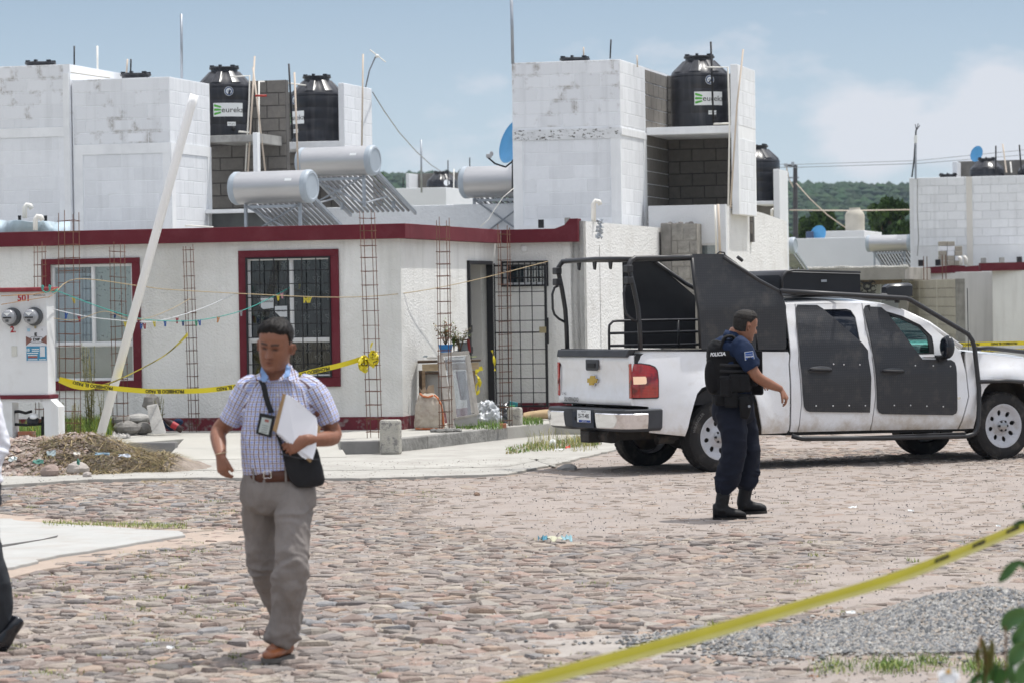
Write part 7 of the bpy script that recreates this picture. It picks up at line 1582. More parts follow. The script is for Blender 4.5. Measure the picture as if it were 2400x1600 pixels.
    for i,(x,y,dy) in enumerate(((350,560,-.2),(410,560,-.2),(465,520,-.16),(500,580,-.05),(495,480,.02),(290,590,-.2))): b=MB(); b.cbox(Z(x,y,dy),.10,.05,.15,Matrix.Rotation(-.15*i,3,'Z')); b.build('pouch',vst,vest,bevel=.018)
    for y in (440,480,520,640): b=MB(); limb(b,[(Z(250,y,-.185),.012,.006),(Z(330,y+4,-.20),.012,.006),(Z(440,y+2,-.17),.012,.006)],ref=(0,-1,0),n=8); b.build('webbing',mat('webbing',(.018,.018,.02),.8,.2,20),vest)
    vc=Z(291,366,.02)
    def vp(u,v,off=.0):
        ph=radians(24)+(-u)/.18; return vc+Vector((-(.176+off)*math.copysign(abs(sin(ph))**.85,sin(ph)),-(.183+off)*math.copysign(abs(cos(ph))**.85,cos(ph)),v))
    b=MB(); n=8; b.add([vp(-.085+.17*i/n,y+.05*(-.085+.17*i/n),o_) for o_ in (.006,.012) for y in (-.026,.026) for i in range(n+1)],[(n+1+n+1+i,2*n+3+i,3*n+4+i,3*n+3+i) for i in range(n)]); lb=b.build('name_strip',vst,vest)
    lettering('POLICIA',.041,lambda x,y:vp(x+.15*y,y+.05*x,.014),mat('reflective_white',(.72,.74,.76),.6,.05,9),lb,bold=.0018,sx=.85)
    # radio
    rad=thing('radio','black two way radio with long aerial on the policeman\'s vest','radio',Z(508,410,-.08)); b=MB(); b.cbox(Z(507,412,-.10),.062,.04,.17); b.build('radio_body',vst,rad,bevel=.008); b=MB(); b.tube([Z(500,375,-.10),Z(497,300,-.10),Z(491,245,-.10)],[.010,.009,.006],8); b.build('aerial',vst,rad,smooth=True)
    # belt, holster
    b=MB(); limb(b,[(Z(333,638,.02),.172,.175),(Z(336,695,.02),.176,.18)],n=26,cap=False); belt=b.build('duty_belt',vst,cop,smooth=True)
    b=MB(); limb(b,[(Z(405,655,-.20),.045,.03),(Z(420,720,-.21),.05,.034),(Z(412,790,-.20),.036,.026)],n=12,power=.8); b.cbox(Z(450,685,-.20),.05,.03,.10,Matrix.Rotation(.4,3,'Y')); b.build('holster',vst,belt,smooth=True)
    b=MB(); b.cbox(Z(325,672,-.19),.11,.05,.13); b.build('magazine_pouch',vst,belt,bevel=.015); b=MB(); b.cbox(Z(250,675,-.15),.09,.05,.09); b.build('magazine_pouch',vst,belt,bevel=.015)
    b=MB(); b.lathe([(.012,0),(.008,.006),(0,.007)],Z(444,716,-.24),(0,-1,0),8); b.build('stud',steel,belt)
    # trousers
    t=MB(); limb(t,[(Z(335,675,.02),.160,.165),(Z(335,730,.02),.170,.175),(Z(338,790,.02),.172,.175)],n=26)
    limb(t,[(Z(320,760,-.06),.125,.11),(Z(335,860,-.08),.118,.11),(Z(345,960,-.09),.100,.10),(Z(330,1080,-.08),.098,.095),(Z(300,1190,-.06),.096,.09),(Z(284,1262,-.05),.082,.08),(Z(282,1292,-.05),.058,.06)],n=20)
    limb(t,[(Z(385,760,.10),.115,.11),(Z(415,880,.11),.108,.11),(Z(440,980,.11),.092,.09),(Z(440,1090,.12),.090,.088),(Z(433,1190,.12),.088,.085),(Z(422,1240,.13),.078,.078),(Z(418,1268,.13),.055,.055)],n=20)
    V,Fc,Nn=fuse(t,.009,3); kz=Z(335,1020).z; V=cloth(V,Nn,.012,(7,7,7),2); V=cloth(V,Nn,.016,(6,6,15),6,mask=lambda v:max(0,1-abs(v.z-.33)/.14)+.6*max(0,1-abs(v.z-kz)/.15))
    out_mesh(V,Fc).build('trousers',navy_d,cop,smooth=True)
    # boots
    bt=mat('black_boot_leather',(.005,.005,.006),.55,.25,15,.3,50,spec=.3)
    for (top,ank,heel,toe,dy) in (((272,1300),(258,1390),(203,1478),(425,1478),-.05),((422,1265),(405,1365),(372,1440),(562,1430),.13)):
        u,s_=MB(),MB(); h0=Z(*heel,dy); t0=Z(*toe,dy-.02); 
        if dy<0: h0.z=t0.z=0.0
        shoe(u,s_,h0,t0,h=.125,wd=.052); limb(u,[(Z(*top,dy),.056,.058),(Z(*ank,dy),.054,.058),((h0.lerp(t0,.25))+Vector((0,0,.07)),.05,.065)],n=16)
        V,Fc,Nn=fuse(u,.007,2); V=cloth(V,Nn,.003,(14,14,20),2); bo=out_mesh(V,Fc).build('boot',bt,cop,smooth=True); s_.build('sole',rub,bo,autos=40)
        b=MB(); 
        for i in range(5): p=h0.lerp(t0,.42-.02*i)+Vector((0,-.0,.14+.035*i)); b.tube([p+Vector((.045,-.03,0)),p+Vector((.05,.03,.01))],.004,5)
        b.build('lace',mat('black_nylon',(.01,.01,.01)),bo)
policeman()
# ------------------------------------------------------------------ person leaving the frame at left
def leaving_person():
    Yp=G(20,1530).y+.15; J=lambda x,y,dy=0.0: P(x,y,Yp+dy)
    pr=thing('person','person in white shirt and dark trousers almost cut off by the left picture edge','person',Vector((J(-70,1500).x,Yp,0)))
    sk=MB(); hh=.245; R=frame3((-1,.1,-.05),(0,0,1)); hc=J(-85,885,0)
    head(sk,hc,R,hh,48,40); limb(sk,[(J(-75,870),.06),(J(-75,910),.065)]); limb(sk,[(J(-75,920),.13,.1),(J(-70,1050),.13,.12),(J(-70,1140),.14,.13)])
    limb(sk,[(J(-50,940,-.1),.05),(J(-12,1030,-.08),.045),(J(-60,1110,-.2),.04)]); hand(sk,J(-62,1112,-.2),(-.5,-.2,-1),(.5,0,0),(0,-1,0))
    limb(sk,[(J(-60,1150),.08),(J(-30,1320),.055),(J(-10,1470,.1),.04)]); limb(sk,[(J(-90,1150),.08),(J(-130,1330,-.05),.055),(J(-150,1490,-.1),.04)])
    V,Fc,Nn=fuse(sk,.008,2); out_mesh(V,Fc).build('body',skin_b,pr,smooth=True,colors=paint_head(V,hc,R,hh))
    hair(hc,R,hh,lambda x,y,t,a:t-(.8 if y>.15 else .5 if y>-.08 else .28),lambda x,y,t,a:.03,'hair',hair_m,pr,3,48,40)
    s=MB(); limb(s,[(J(-75,900),.12,.10),(J(-72,950),.17,.14),(J(-70,1050),.165,.15),(J(-68,1130),.165,.15)],n=24,cap=False)
    limb(s,[(J(-50,935,-.08),.075),(J(-24,980,-.09),.07),(J(-14,1030,-.08),.078),(J(-20,1068,-.1),.07),(J(-55,1100,-.18),.05)],n=18)
    V,Fc,Nn=fuse(s,.008,3); V=cloth(V,Nn,.012,(9,9,13),7); out_mesh(V,Fc).build('shirt',mat('white_shirt_cloth',(.74,.76,.82),.85,.04,5),pr,smooth=True)
    t=MB(); limb(t,[(J(-70,1120),.16,.14),(J(-70,1180),.165,.15)],n=24); limb(t,[(J(-55,1170),.10),(J(-32,1300,-.02),.085),(J(-12,1370,.0),.082),(J(-2,1420,.05),.080),(J(-6,1470,.08),.07)],n=18); limb(t,[(J(-95,1170),.10),(J(-125,1320,-.05),.08),(J(-150,1480,-.1),.065)],n=18)
    V,Fc,Nn=fuse(t,.009,3); V=cloth(V,Nn,.009,(8,8,8),4); out_mesh(V,Fc).build('trousers',mat('charcoal_trousers',(.032,.036,.042),.85,.15,7,.2,80),pr,smooth=True)
    bl=mat('polished_black_shoe',(.010,.011,.015),.18,.1,5,spec=.6)
    for h0,t0,up in ((J(38,1450,.12),J(-8,1530,.05),(.6,0,.8)),(J(-130,1540,-.1),J(-190,1540,-.15),(0,0,1))):
        if up[0]==0: h0.z=t0.z=0
        else: t0.z=.0; 
        u,s_=MB(),MB(); shoe(u,s_,h0,t0,h=.10,wd=.048,up=up); V,Fc,Nn=fuse(u,.007,3); so_=out_mesh(V,Fc).build('shoe',bl,pr,smooth=True); s_.build('sole',rub,so_,autos=40)
leaving_person()
# ------------------------------------------------------------------ rebar columns
def rebar_column(xt,yt,xb,yb,label,Y=None,w=.145,n=None,zb=SLAB,four=True,orange=False):
    base=G(xb,yb,zb); Yb=base.y if Y is None else Y; base=P(xb,yb,Yb); top=P(xt,yt,Yb)
    t=thing('rebar_column',label,'rebar column',base,'wire reinforcement columns standing along the house front'); ax=(top-base); L=ax.length; ax=ax/L
    ex=HU; ey=HV; cs=[(0,0),(w,0),(0,w),(w,w)]; R=random.Random(int(xt))
    for i,(a,b_) in enumerate(cs):
        q=MB(); o=base+ex*a+ey*b_; q.tube([o-Vector((0,0,.05)),o+ax*(L*.5)+ex*R.uniform(-.006,.006),o+ax*(L+R.uniform(-.04,.06))],.0048,5); q.build('rod',rust,t,smooth=True)
    m=n or int(L/.155); 
    proto=None
    for k in range(m):
        z=.08+(L-.16)*k/(m-1)+R.uniform(-.012,.012)
        if proto is None or k%5==0:
            q=MB(); e=.012; j=[R.uniform(-.008,.008) for _ in range(4)]; q.tube([ex*(-e)+ey*(-e)+Vector((0,0,j[0])),ex*(w+e+.012)+ey*(-e)+Vector((0,0,j[1])),ex*(w+e)+ey*(w+e)+Vector((0,0,j[2])),ex*(-e)+ey*(w+e)+Vector((0,0,j[3]))],.0036,4,closed=True)
            proto=q.build('stirrup',rust,t,origin=(0,0,0)); proto.location=base+ax*z-LOC[t.name]
        else:
            c=bpy.data.objects.new('stirrup',proto.data); COL.objects.link(c); c.parent=t; c.location=base+ax*z-LOC[t.name]
    return t
rebar_column(137,500,141,1036,'tall orange rusty wire column beside the meter cabinet, rising above the maroon band',Y=38.75,w=.19)
rebar_column(80,577,84,1000,'dark wire column half hidden behind the meter cabinet',Y=41.3,w=.11)
rebar_column(257,574,266,1020,'wire column in front of the right part of the left window')
rebar_column(429,573,444,1011,'narrow dark wire column between the two big windows',Y=41.3,w=.10)
rebar_column(843,497,861,1026,'tall wire column carrying the bundle of yellow tape, left of the near concrete block')
rebar_column(1023,518,1030,1010,'wire column standing before the plant table',Y=40.0,w=.13)
rebar_column(1167,537,1173,999,'orange wire column beside the slim concrete block and grille door',w=.125)
b=MB(); c=G(1045,1012,SLAB)
R=random.Random(3)
for i in range(14): b.ell(c+Vector((R.uniform(-.16,.16),R.uniform(-.06,.06),.02)),.05,.05,.03,n=6,k=4)
tag(b.build('mortar_lump',kerb_m,smooth=False),'dark mortar lump at the foot of the wire column before the table','mortar')
# ------------------------------------------------------------------ meter cabinet
cab_p=P(115,1035,38.3); CF=Fr(Vector((cab_p.x,cab_p.y,0)),HU,HV)
mc=thing('meter_cabinet','white masonry meter cabinet with two electricity meters, red 501 and a poster','meter cabinet',Vector((cab_p.x-.3,cab_p.y,SLAB)))
hz_=lambda x,y,b=0: CF.hit(x,y,b)
zt=hz_(60,684)[1]; zb_=hz_(60,925)[1]; mw=mat('meter_cabinet_plaster',(.72,.73,.735),.85,.04,1.5,.2,20,dirt=(.60,.59,.57),ds=2.2,dth=(.5,.8),streak=(.62,.6,.57))
b=MB(); b.box(CF,-1.4,0,0,.24,zb_,zt); b.build('cabinet',mw,mc,bevel=.006)
b=MB(); b.box(CF,-1.4,.05,-.05,.28,zt,hz_(60,674)[1]); b.build('top_slab',mat('red_cabinet_trim',(.26,.035,.045),.6,.15,4,dirt=(.34,.10,.10),ds=8),mc,bevel=.012)
zl=hz_(60,934)[1]; b=MB(); b.box(CF,-1.4,.03,-.03,.26,zl,zb_); b.build('bottom_trim',mat('maroon_paint',(.1,.1,.1)),mc,bevel=.005)
lx=hz_(104,1000)[0]; lx2=hz_(137,1000)[0]; lx3=hz_(29,1000)[0]; zo=hz_(60,942)[1]
b=MB(); b.prism([CF(lx,-.0,SLAB-.2),CF(lx2,0,SLAB-.2),CF(lx2,0,zl-.1),CF(.02,0,zl),CF(lx-.05,0,zl),CF(lx,0,zo-.08)],HV*.2); b.build('leg',mw,mc)
b=MB(); b.box(CF,-1.4,lx3,0,.2,SLAB-.2,zl); b.box(CF,lx3,lx-.02,0,.2,zo,zl-.002); b.build('leg',mw,mc)
CL=lambda bb:(lambda cx,cy,sx=1.0:(lambda x,y:CF(hz_(cx,cy)[0]+x*sx,bb,hz_(cx,cy)[1]+y)))
lettering('501',.112,CL(-.003)(56,699),red_print,mc,bold=.004); lettering('2.',.10,CL(-.003)(31,773),red_print,mc,bold=.004)
lettering('Samanta Lo',.034,CL(-.003)(92,692),black_print,mc)
glassm=mat('meter_glass_dome',(.30,.31,.33),.12,.15,9,spec=.6,coat=.6); met_d=mat('meter_ring',(.10,.105,.11),.4,.2,9,metal=.5)
for i,(x,y) in enumerate(((28,743),(79,742))):
    a_,z_=hz_(x,y); c=CF(a_+.012,0,z_); ax=(HV*-1+HU*-.0)
    b=MB(); b.lathe([(.112,0),(.114,.03),(.108,.045),(.095,.05),(.0,.05)],c,ax,32); mo=b.build('meter',met_d,mc,autos=35)
    b=MB(); b.lathe([(.092,.048),(.092,.09),(.086,.125),(.070,.145),(.0,.152)],c+HU*-.012,ax,32); dm=b.build('dome',glassm,mo,smooth=True)
    f=lambda u,v,d=.1535: c+HU*(-.012+u)+Vector((0,0,v))-HV*d
    b=MB(); b.add([f(-.055,-.018),f(.055,-.018),f(.055,.0),f(-.055,.0)],[(0,1,2,3)]); b.build('display',black_print,mo); b=MB(); b.add([f(-.045,.05),f(.045,.05),f(.0,.01)],[(0,1,2)]); b.build('name_plate',white_print,mo); b=MB(); b.add([f(-.02,-.06),f(.02,-.06),f(.02,-.03),f(-.02,-.03)],[(0,1,2,3)]); b.build('dial',met_d,mo)
b=MB(); b.cbox(CF(*[hz_(84,767)[0],-.02,hz_(84,767)[1]]),.02,.03,.03); b.build('seal',mat('brass_lock',(.3,.3,.2)),mc,bevel=.003)
b=MB(); a_,z_=hz_(33,822); b.box(CF,a_-.03,a_+.04,-.012,0,z_-.06,z_+.06); b.build('outlet',mat('cream_plate',(.60,.60,.55),.6,.05,4),mc,bevel=.003)
# poster
def cq(x0,y0,x1,y1,d,m,nm,par,th=.0015): 
    a0,z1=hz_(x0,y0); a1,z0=hz_(x1,y1); b=MB(); b.box(CF,a0,a1,-d-th,-d,z0,z1); return b.build(nm,m,par)
po=thing('poster','poster with an eye chart above a blue text panel on the meter cabinet','poster',CF(hz_(86,849)[0],0,hz_(86,849)[1]))
pm_=cq(60,766,111,849,.002,mat('poster_paper',(.66,.67,.70),.8,.03,4),'sheet',po)
cq(62,811,110,844,.004,mat('poster_blue',(.06,.26,.42),.7,.12,9),'blue_panel',po)
for x0,x1 in ((61,76),(97,110)): 
    a0,z1=hz_(x0,788); a1,z0=hz_(x1,806); s=1 if x0<80 else -1
    b=MB(); pts=[(a0,z0-.02),(a0,z1),(a1,(z0+z1)/2+.01),(a1-.02*s,(z0+z1)/2-.02)] if s>0 else [(a1,z0),(a1,z1+.01),(a0,(z0+z1)/2+.01),(a0,(z0+z1)/2-.02)]
    b.prism([CF(p,-.005,q) for p,q in pts],-HV*.001); b.build('hand_picture',mat('printed_hand',(.22,.11,.09),.8,.3,30),po)
lettering('E',.05,CL(-.0065)(84,784),black_print,po,bold=.003,sx=1.3); lettering('DIF',.045,CL(-.0065)(86,796),black_print,po,bold=.002,sx=1.4); lettering('15',.045,CL(-.0065)(66,820),white_print,po,bold=.002)
b=MB(); c=CL(-.006)(86,796); b.tube([c(.085*math.copysign(abs(cos(t))**.5,cos(t)),.035*math.copysign(abs(sin(t))**.5,sin(t))) for t in [2*pi*i/20 for i in range(20)]],.0025,4,closed=True); b.build('frame_print',black_print,po)
for i,(x0,x1,y) in enumerate(((75,92,817),(75,92,821),(64,90,826),(66,88,831),(66,88,841),(92,108,841))): cq(x0,y,x1,y+1.6,.006,white_print,'text_line',po)
cq(66,834,88,838,.006,mat('faded_red_print',(.3,.1,.1)),'text_line',po); cq(94,812,106,835,.006,mat('poster_white',(.66,.68,.70),.8,.03,5),'ribbon_print',po)
lettering('Q',.03,CL(-.0065)(99,773),mat('grey_print',(.2,.2,.2)),po); cq(64,770,71,777,.006,mat('pale_blue_print',(.35,.55,.68),.8,.05,5),'logo',po)
rod('wire','orange wire wrapped round the top of the meter cabinet','cord',[(3,694),(40,692),(80,690),(118,683),(130,676)],38.2,.006,mat('orange_cord',(.45,.26,.12),.8,.2,9)); rod('wire','lower brown wire sagging across the meter cabinet','cord',[(3,714),(50,706),(105,697),(113,697),(123,692)],38.2,.005,mat('orange_cord',(.4,.3,.2)))
b=MB(); c=P(108,677,38.2); b.tube([c+Vector((.03*cos(i*.9)-.06+.012*i,-.03+.004*i,.045*sin(i*.9))) for i in range(15)],.008,5); tag(b.build('cord_knot',mat('teal_cord',(.05,.35,.30),.7,.15,9),smooth=True),'teal cord knotted round the end of the cabinet top','cord')
# water meter pipes in the opening
wm=thing('water_meter','dark water meter and pipes under the meter cabinet','water meter',P(60,1000,38.5)); b=MB(); 
for pts in ([(25,965),(45,963),(60,967),(75,963)],[(30,993),(60,995),(100,992)],[(32,965),(32,1035)],[(100,975),(100,1035)]): b.tube([P(x,y,38.5) for x,y in pts],.02,6)
b.build('pipe',black_iron,wm,smooth=True); b=MB(); b.lathe([(.07,-.04),(.075,.02),(.05,.05),(0,.05)],P(77,985,38.45),(0,0,1),16); b.build('meter_body',mat('black_gloss',(.03,.03,.03)),wm,smooth=True); b=MB(); b.lathe([(.05,0),(.052,.02),(0,.03)],P(79,976,38.38),(0,-.5,.8),16); b.build('dial',white_print,wm,smooth=True)
# ------------------------------------------------------------------ clothes lines and pegs
def ln(label,pts,m,r=.0055): 
    ps=[P(x,y,Y) for x,y,Y in pts]; q=catmull([list(p) for p in ps],5); b=MB(); b.tube([Vector(v) for v in q],r,5); return tag(b.build('clothes_line',m,smooth=True),label,'clothes line')
ln('beige clothes line running from the rusty column across the house to the grille window',[(126,690,38.3),(180,654,38.8),(331,671,39.2),(400,679,39.4),(600,690,40),(794,697,40.4),(942,688,41),(1097,660,43),(1284,613,45.2)],mat('beige_cord',(.42,.33,.20),.8,.1,9))
ln('teal clothes line with pegs running to the barred window',[(126,679,38.3),(226,717,38.9),(314,744,39.5),(383,752,39.8),(469,750,40.1),(565,729,40.6),(650,690,41.2),(737,641,41.6)],mat('teal_cord',(.05,.35,.3)))
ln('white clothes line sagging between the cabinet and the barred window',[(126,725,38.4),(214,744,39),(329,754,39.8),(383,750,40),(478,721,40.8),(576,677,41.7)],mat('white_cord',(.6,.62,.64),.8,.1,9))
ln('thin yellowish line sagging in front of the left window',[(126,746,38.4),(180,750,38.8),(245,730,39),(300,748,39.4),(344,746,39.6),(400,725,40),(446,700,41)],mat('beige_cord',(.4,.3,.2)),.004)
pegs=[((155,735,38.7),'blue'),((186,742,38.9),'red'),((270,733,39.3),'navy'),((294,755,39.6),'yellow'),((311,743,39.5),'yellow'),((325,746,39.7),'maroon'),((331,759,39.8),'blue'),((339,759,39.8),'red'),((362,754,39.8),'yellow'),((387,753,39.9),'blue'),((415,746,40.2),'red'),((429,752,40),'navy'),((460,752,40.1),'green'),((468,751,40.1),'blue'),((173,699,38.8),'yellow'),((511,744,40.3),'orange'),((565,729,40.6),'grey'),((652,693,41.1),'yellow'),((661,688,41.2),'pink'),((702,665,41.4),'yellow'),((714,698,40.2),'yellow'),((720,698,40.2),'yellow'),((726,698,40.2),'yellow')]
pc={'blue':(.03,.10,.35),'navy':(.02,.04,.15),'red':(.30,.04,.05),'maroon':(.15,.03,.05),'yellow':(.62,.52,.06),'green':(.05,.28,.14),'orange':(.55,.25,.08),'grey':(.3,.3,.32),'pink':(.5,.25,.3)}
wh=['leftmost blue','small red','navy','lower yellow','upper yellow','maroon','blue, beside the pole,','red, right of the pole,','yellow, right of the pole,','blue, before the narrow column,','red, on the white line,','navy, left of the narrow column,','green','blue, right of the narrow column,','yellow, high near the cabinet,','orange','grey','yellow, before the barred window,','pink','topmost yellow','left yellow of three together','middle yellow of three together','right yellow of three together']
for k,(((x,y,Y),cn_),w_) in enumerate(zip(pegs,wh)):
    p=P(x,y+3,Y-.02); b=MB(); R=random.Random(k); a=R.uniform(-.5,.5)
    for s in (-1,1): 
        rt=Matrix.Rotation(s*.13+a*.4,3,'Y'); b.cbox(p+Vector((s*.008,0,-.012)),.012,.014,.075,rt)
    b.cbox(p+Vector((0,0,.004)),.02,.018,.012)
    tag(b.build('clothes_peg',mat('peg_'+cn_,pc[cn_],.5,.1,9)),w_.rstrip(',')+' clothes peg clipped on a clothes line','clothes peg','clothes pegs on the lines in front of the house')
# ------------------------------------------------------------------ barrier tape
def ribbon(name,path,w,m,par,twist=None,n=6,lean=(0,-.15,1)):
    ps=[Vector(v) for v in catmull([list(p) for p in path],n)]; k=len(ps); L=[0.0]
    for i in range(1,k): L.append(L[-1]+(ps[i]-ps[i-1]).length)
    fr=[]
    for i in range(k):
        d=(ps[min(i+1,k-1)]-ps[max(i-1,0)]).normalized(); u=Vector(lean); u=(u-d*u.dot(d)).normalized()
        if twist: u=Matrix.Rotation(twist(i/(k-1)),3,d)@u
        fr.append(u)
    b=MB(); vs=[]
    for p,u in zip(ps,fr): vs+=[p-u*w/2,p+u*w/2]
    b.add(vs,[(2*i,2*i+2,2*i+3,2*i+1) for i in range(k-1)]); o=b.build(name,m,par,smooth=True)
    def at(s,v):
        s=max(0,min(L[-1]-1e-6,s)); i=0
        while i<k-2 and L[i+1]<s: i+=1
        t=(s-L[i])/(L[i+1]-L[i]+1e-9); p=ps[i].lerp(ps[i+1],t); u=fr[i].lerp(fr[i+1],t); nn=(ps[i+1]-ps[i]).cross(u).normalized(); 
        if nn.dot(CAMP-p)<0: nn=-nn
        return p+u*v+nn*.003
    return o,at,L[-1]
def tape_text(o,at,L,s0,s1,size,flip=True,step=.62,txt='PROHIBIDO EL PASO'):
    s=s0
    while s<s1:
        lettering(txt,size,(lambda x,y,s=s:at(s-x,-y)) if flip else (lambda x,y,s=s:at(s+x,y)),black_print,o,bold=.002,sx=.9); s+=step
tp=thing('barrier_tape','yellow barrier tape printed in black, strung from the cabinet column past the white pole','barrier tape',P(140,1000,38.6))
o,at,L=ribbon('tape',[P(x,y,Y) for x,y,Y in ((139,888,38.6),(180,897,38.6),(230,905,38.6),(333,915,38.5),(400,916,38.4),(480,914,38.3),(560,904,38.2),(660,888,38.3),(733,870,38.4),(798,855,38.5),(855,838,38.6))],.062,tape_y,tp); tape_text(o,at,L,.42,L-.2,.060,step=.92)
o,at,L=ribbon('tape',[P(x,y,Y) for x,y,Y in ((139,890,38.55),(175,905,38.6),(215,908,38.7),(268,893,39),(333,862,39.5),(383,834,40.2),(415,808,40.8),(440,783,41.2))],.058,tape_y,tp,twist=lambda t:.9*sin(t*3.1)); tape_text(o,at,L,.8,L-.3,.052,step=.85)
kn=thing('tape_bundle','crumpled bundle of yellow barrier tape tied to the tall wire column','barrier tape',P(862,870,38.6)); R=random.Random(6)
for k in range(15):
    cx,cy=((853,846) if k%2 else (876,840)); pts=[]
    a=R.uniform(0,6.28)
    for i in range(6): rr=R.uniform(3,13); pts.append(P(cx+rr*cos(a+i*1.15)*.85,cy+rr*sin(a+i*1.15)*1.5+(6 if k%2 else 0),38.5+R.uniform(-.07,.07)))
    ribbon('loop',pts,.05,tape_y,kn,twist=lambda t,q=R.uniform(0,3):q+t*3,n=5)
    if k%3==0:
        c=P(cx+R.uniform(-8,8),cy+R.uniform(-12,18),38.39); b=MB(); b.cbox(c,.028,.004,.013,Matrix.Rotation(R.uniform(-1,1),3,'Y')); b.build('print_mark',black_print,kn)
ribbon('loop',[P(x,y,38.5) for x,y in ((872,836),(869,815),(873,802))],.022,tape_y,kn)
hg=thing('barrier_tape','strip of yellow barrier tape hanging beside the leaning glass frame','barrier tape',P(1125,930,43.2))
ribbon('tape',[P(x,y,43) for x,y in ((1131,862),(1120,866),(1116,875),(1122,888),(1116,905),(1114,920),(1122,916),(1124,895),(1119,880))],.06,tape_y,hg,twist=lambda t:t*5)
ribbon('tape',[P(x,y,44.3) for x,y in ((1153,820),(1157,835),(1159,850),(1160,868))],.04,tape_y,hg,twist=lambda t:t*4)
bt_=thing('barrier_tape','far yellow barrier tape stretched behind the pickup bonnet','barrier tape',P(2300,805,50))
o,at,L=ribbon('tape',[P(x,y,50) for x,y in ((2235,808),(2300,806),(2430,803))],.065,tape_y,bt_); tape_text(o,at,L,.2,L,.05,step=.6)
o,at,L=ribbon('tape',[P(x,y,50.5) for x,y in ((2300,819),(2350,820),(2430,820))],.05,tape_y,bt_); tape_text(o,at,L,.2,L,.04,step=.6)
ft=thing('barrier_tape','near blurred yellow barrier tape crossing the lower right corner','barrier tape',P(1800,1450,9.6))
yt_m=mat('yellow_tape_near',(.60,.55,.07),.5,.06,3)  # slightly duller yellow for the near tape
o,at,L=ribbon('tape',[P(x,y,Y) for x,y,Y in ((500,1800,7.2),(1080,1636,8.2),(1310,1572,8.6),(1620,1487,9.2),(1900,1408,9.8),(2095,1349,10.2),(2250,1290,10.6),(2410,1224,11.1),(2600,1150,11.6),(3300,860,13.5))],.030,yt_m,ft,lean=(0,-.5,1)); tape_text(o,at,L,L*.50,L-.1,.013,step=.30)
o,at,L=ribbon('tape',[P(x,y,Y) for x,y,Y in ((500,1816,7.2),(1080,1652,8.2),(1312,1589,8.6),(1624,1503,9.2),(1900,1421,9.8),(2100,1362,10.2),(2250,1303,10.6),(2410,1236,11.1),(2600,1162,11.6),(3300,872,13.5))],.020,mat('yellow_tape_pale',(.62,.60,.20),.5,.05,3),ft,lean=(0,-.9,1))
# ------------------------------------------------------------------ vegetation helpers
blade_m=mat('grass_blade',(1,1,1),.7,.15,9,attr=True)
def blades(name,n,fn,h,w,pal,label,cat='grass',seed=1,lean=.5,l0=.1,mt=None,par=None,kind='stuff'):
    R=random.Random(seed); b=MB(); cols=[]
    for _ in range(n):
        q=fn(R)
        if q is None: continue
        p=Vector(q[:3]); k=q[3] if len(q)>3 else 1; a=R.uniform(0,6.28); L=h*R.uniform(.45,1.15)*k; l=R.uniform(l0,lean); d=Vector((cos(a)*l,sin(a)*l,1)).normalized(); s=Vector((-sin(a),cos(a),0))*w*R.uniform(.6,1.2)
        m1=p+d*L*.55; e=p+d*L*.85+Vector((cos(a),sin(a),-.2))*L*.22*l*2; b.add([p-s*.5,p+s*.5,m1+s*.35,m1-s*.35,e],[(0,1,2,3),(3,2,4)]); c=R.choice(pal); g=R.uniform(.75,1.25); cols+=[tuple(min(1,v*g) for v in c)]*5
    return tag(b.build(name,mt or blade_m,par,colors=cols),label,cat,kind=kind)
green=[(.10,.19,.035),(.16,.26,.05),(.22,.30,.07),(.07,.13,.03)]; dry=[(.34,.25,.12),(.42,.32,.16),(.25,.18,.09),(.20,.15,.08),(.45,.36,.20)]
def pxreg(x0,x1,y0,y1,z,k=1): return lambda R:(*G(R.uniform(x0,x1),R.uniform(y0,y1),z)[:3],k)
blades('grass',4200,pxreg(140,262,985,1024,SLAB),.30,.010,green+[(.35,.40,.05)],'green grass with yellow flowers under the left window',seed=2)
blades('grass',900,pxreg(28,104,1000,1030,SLAB),.22,.010,green+[(.4,.42,.05)],'green grass seen through the opening of the meter cabinet',seed=3)
blades('grass',700,pxreg(1068,1178,990,1006,SLAB),.12,.009,green,'bright green grass at the foot of the leaning glass frame',seed=4,lean=.9)
blades('grass',260,pxreg(1222,1272,985,996,SLAB),.11,.009,green,'small green weed tuft right of the slim concrete block',seed=5)
blades('grass',1100,lambda R:(lambda x:(*G(x,R.uniform(1047-.1*(x-1195),1064-.1*(x-1195)),.036),.4+.8*max(0,(x-1195)/200)))(R.uniform(1185,1410)),.12,.010,green+dry[:2],'strip of grass along the apron near the pickup bumper',seed=6,lean=.8)
blades('weed_stalks',260,pxreg(1235,1400,1040,1058,.036),.30,.006,[(.20,.22,.10),(.5,.45,.15),(.28,.26,.14)],'thin flowering weed stalks by the pickup bumper','weeds',seed=7,lean=.5)
def street_tufts(R,C=[random.Random(40).random() for _ in range(400)]):
    k=R.randrange(150); Q=random.Random(k*7+1); px_=Q.choice([Q.uniform(0,620),Q.uniform(300,560),Q.uniform(0,2300)]); py_=Q.uniform(1150,1590)
    if inpoly(*G(px_,py_)[:2],slb_p): return None
    p=G(px_,py_); r=Q.uniform(.02,.10); return (p.x+R.gauss(0,r),p.y+R.gauss(0,r*.8),dirt_z(p.x,p.y),Q.uniform(.5,1.2))
blades('grass_tufts',4200,street_tufts,.045,.006,[(.20,.24,.07),(.28,.30,.09),(.33,.31,.13),(.14,.20,.05)],'small grass tufts growing between the cobbles',seed=9,lean=1.3)
blades('grass_tufts',900,lambda R:(lambda x:(*G(x,1234+R.gauss(0,3)-.02*(440-x),.02)[:3],1))(R.uniform(100,440)),.05,.006,[(.22,.27,.08),(.3,.33,.1)],'grass fringe along the back edge of the white concrete tongue',seed=10,lean=1.2)
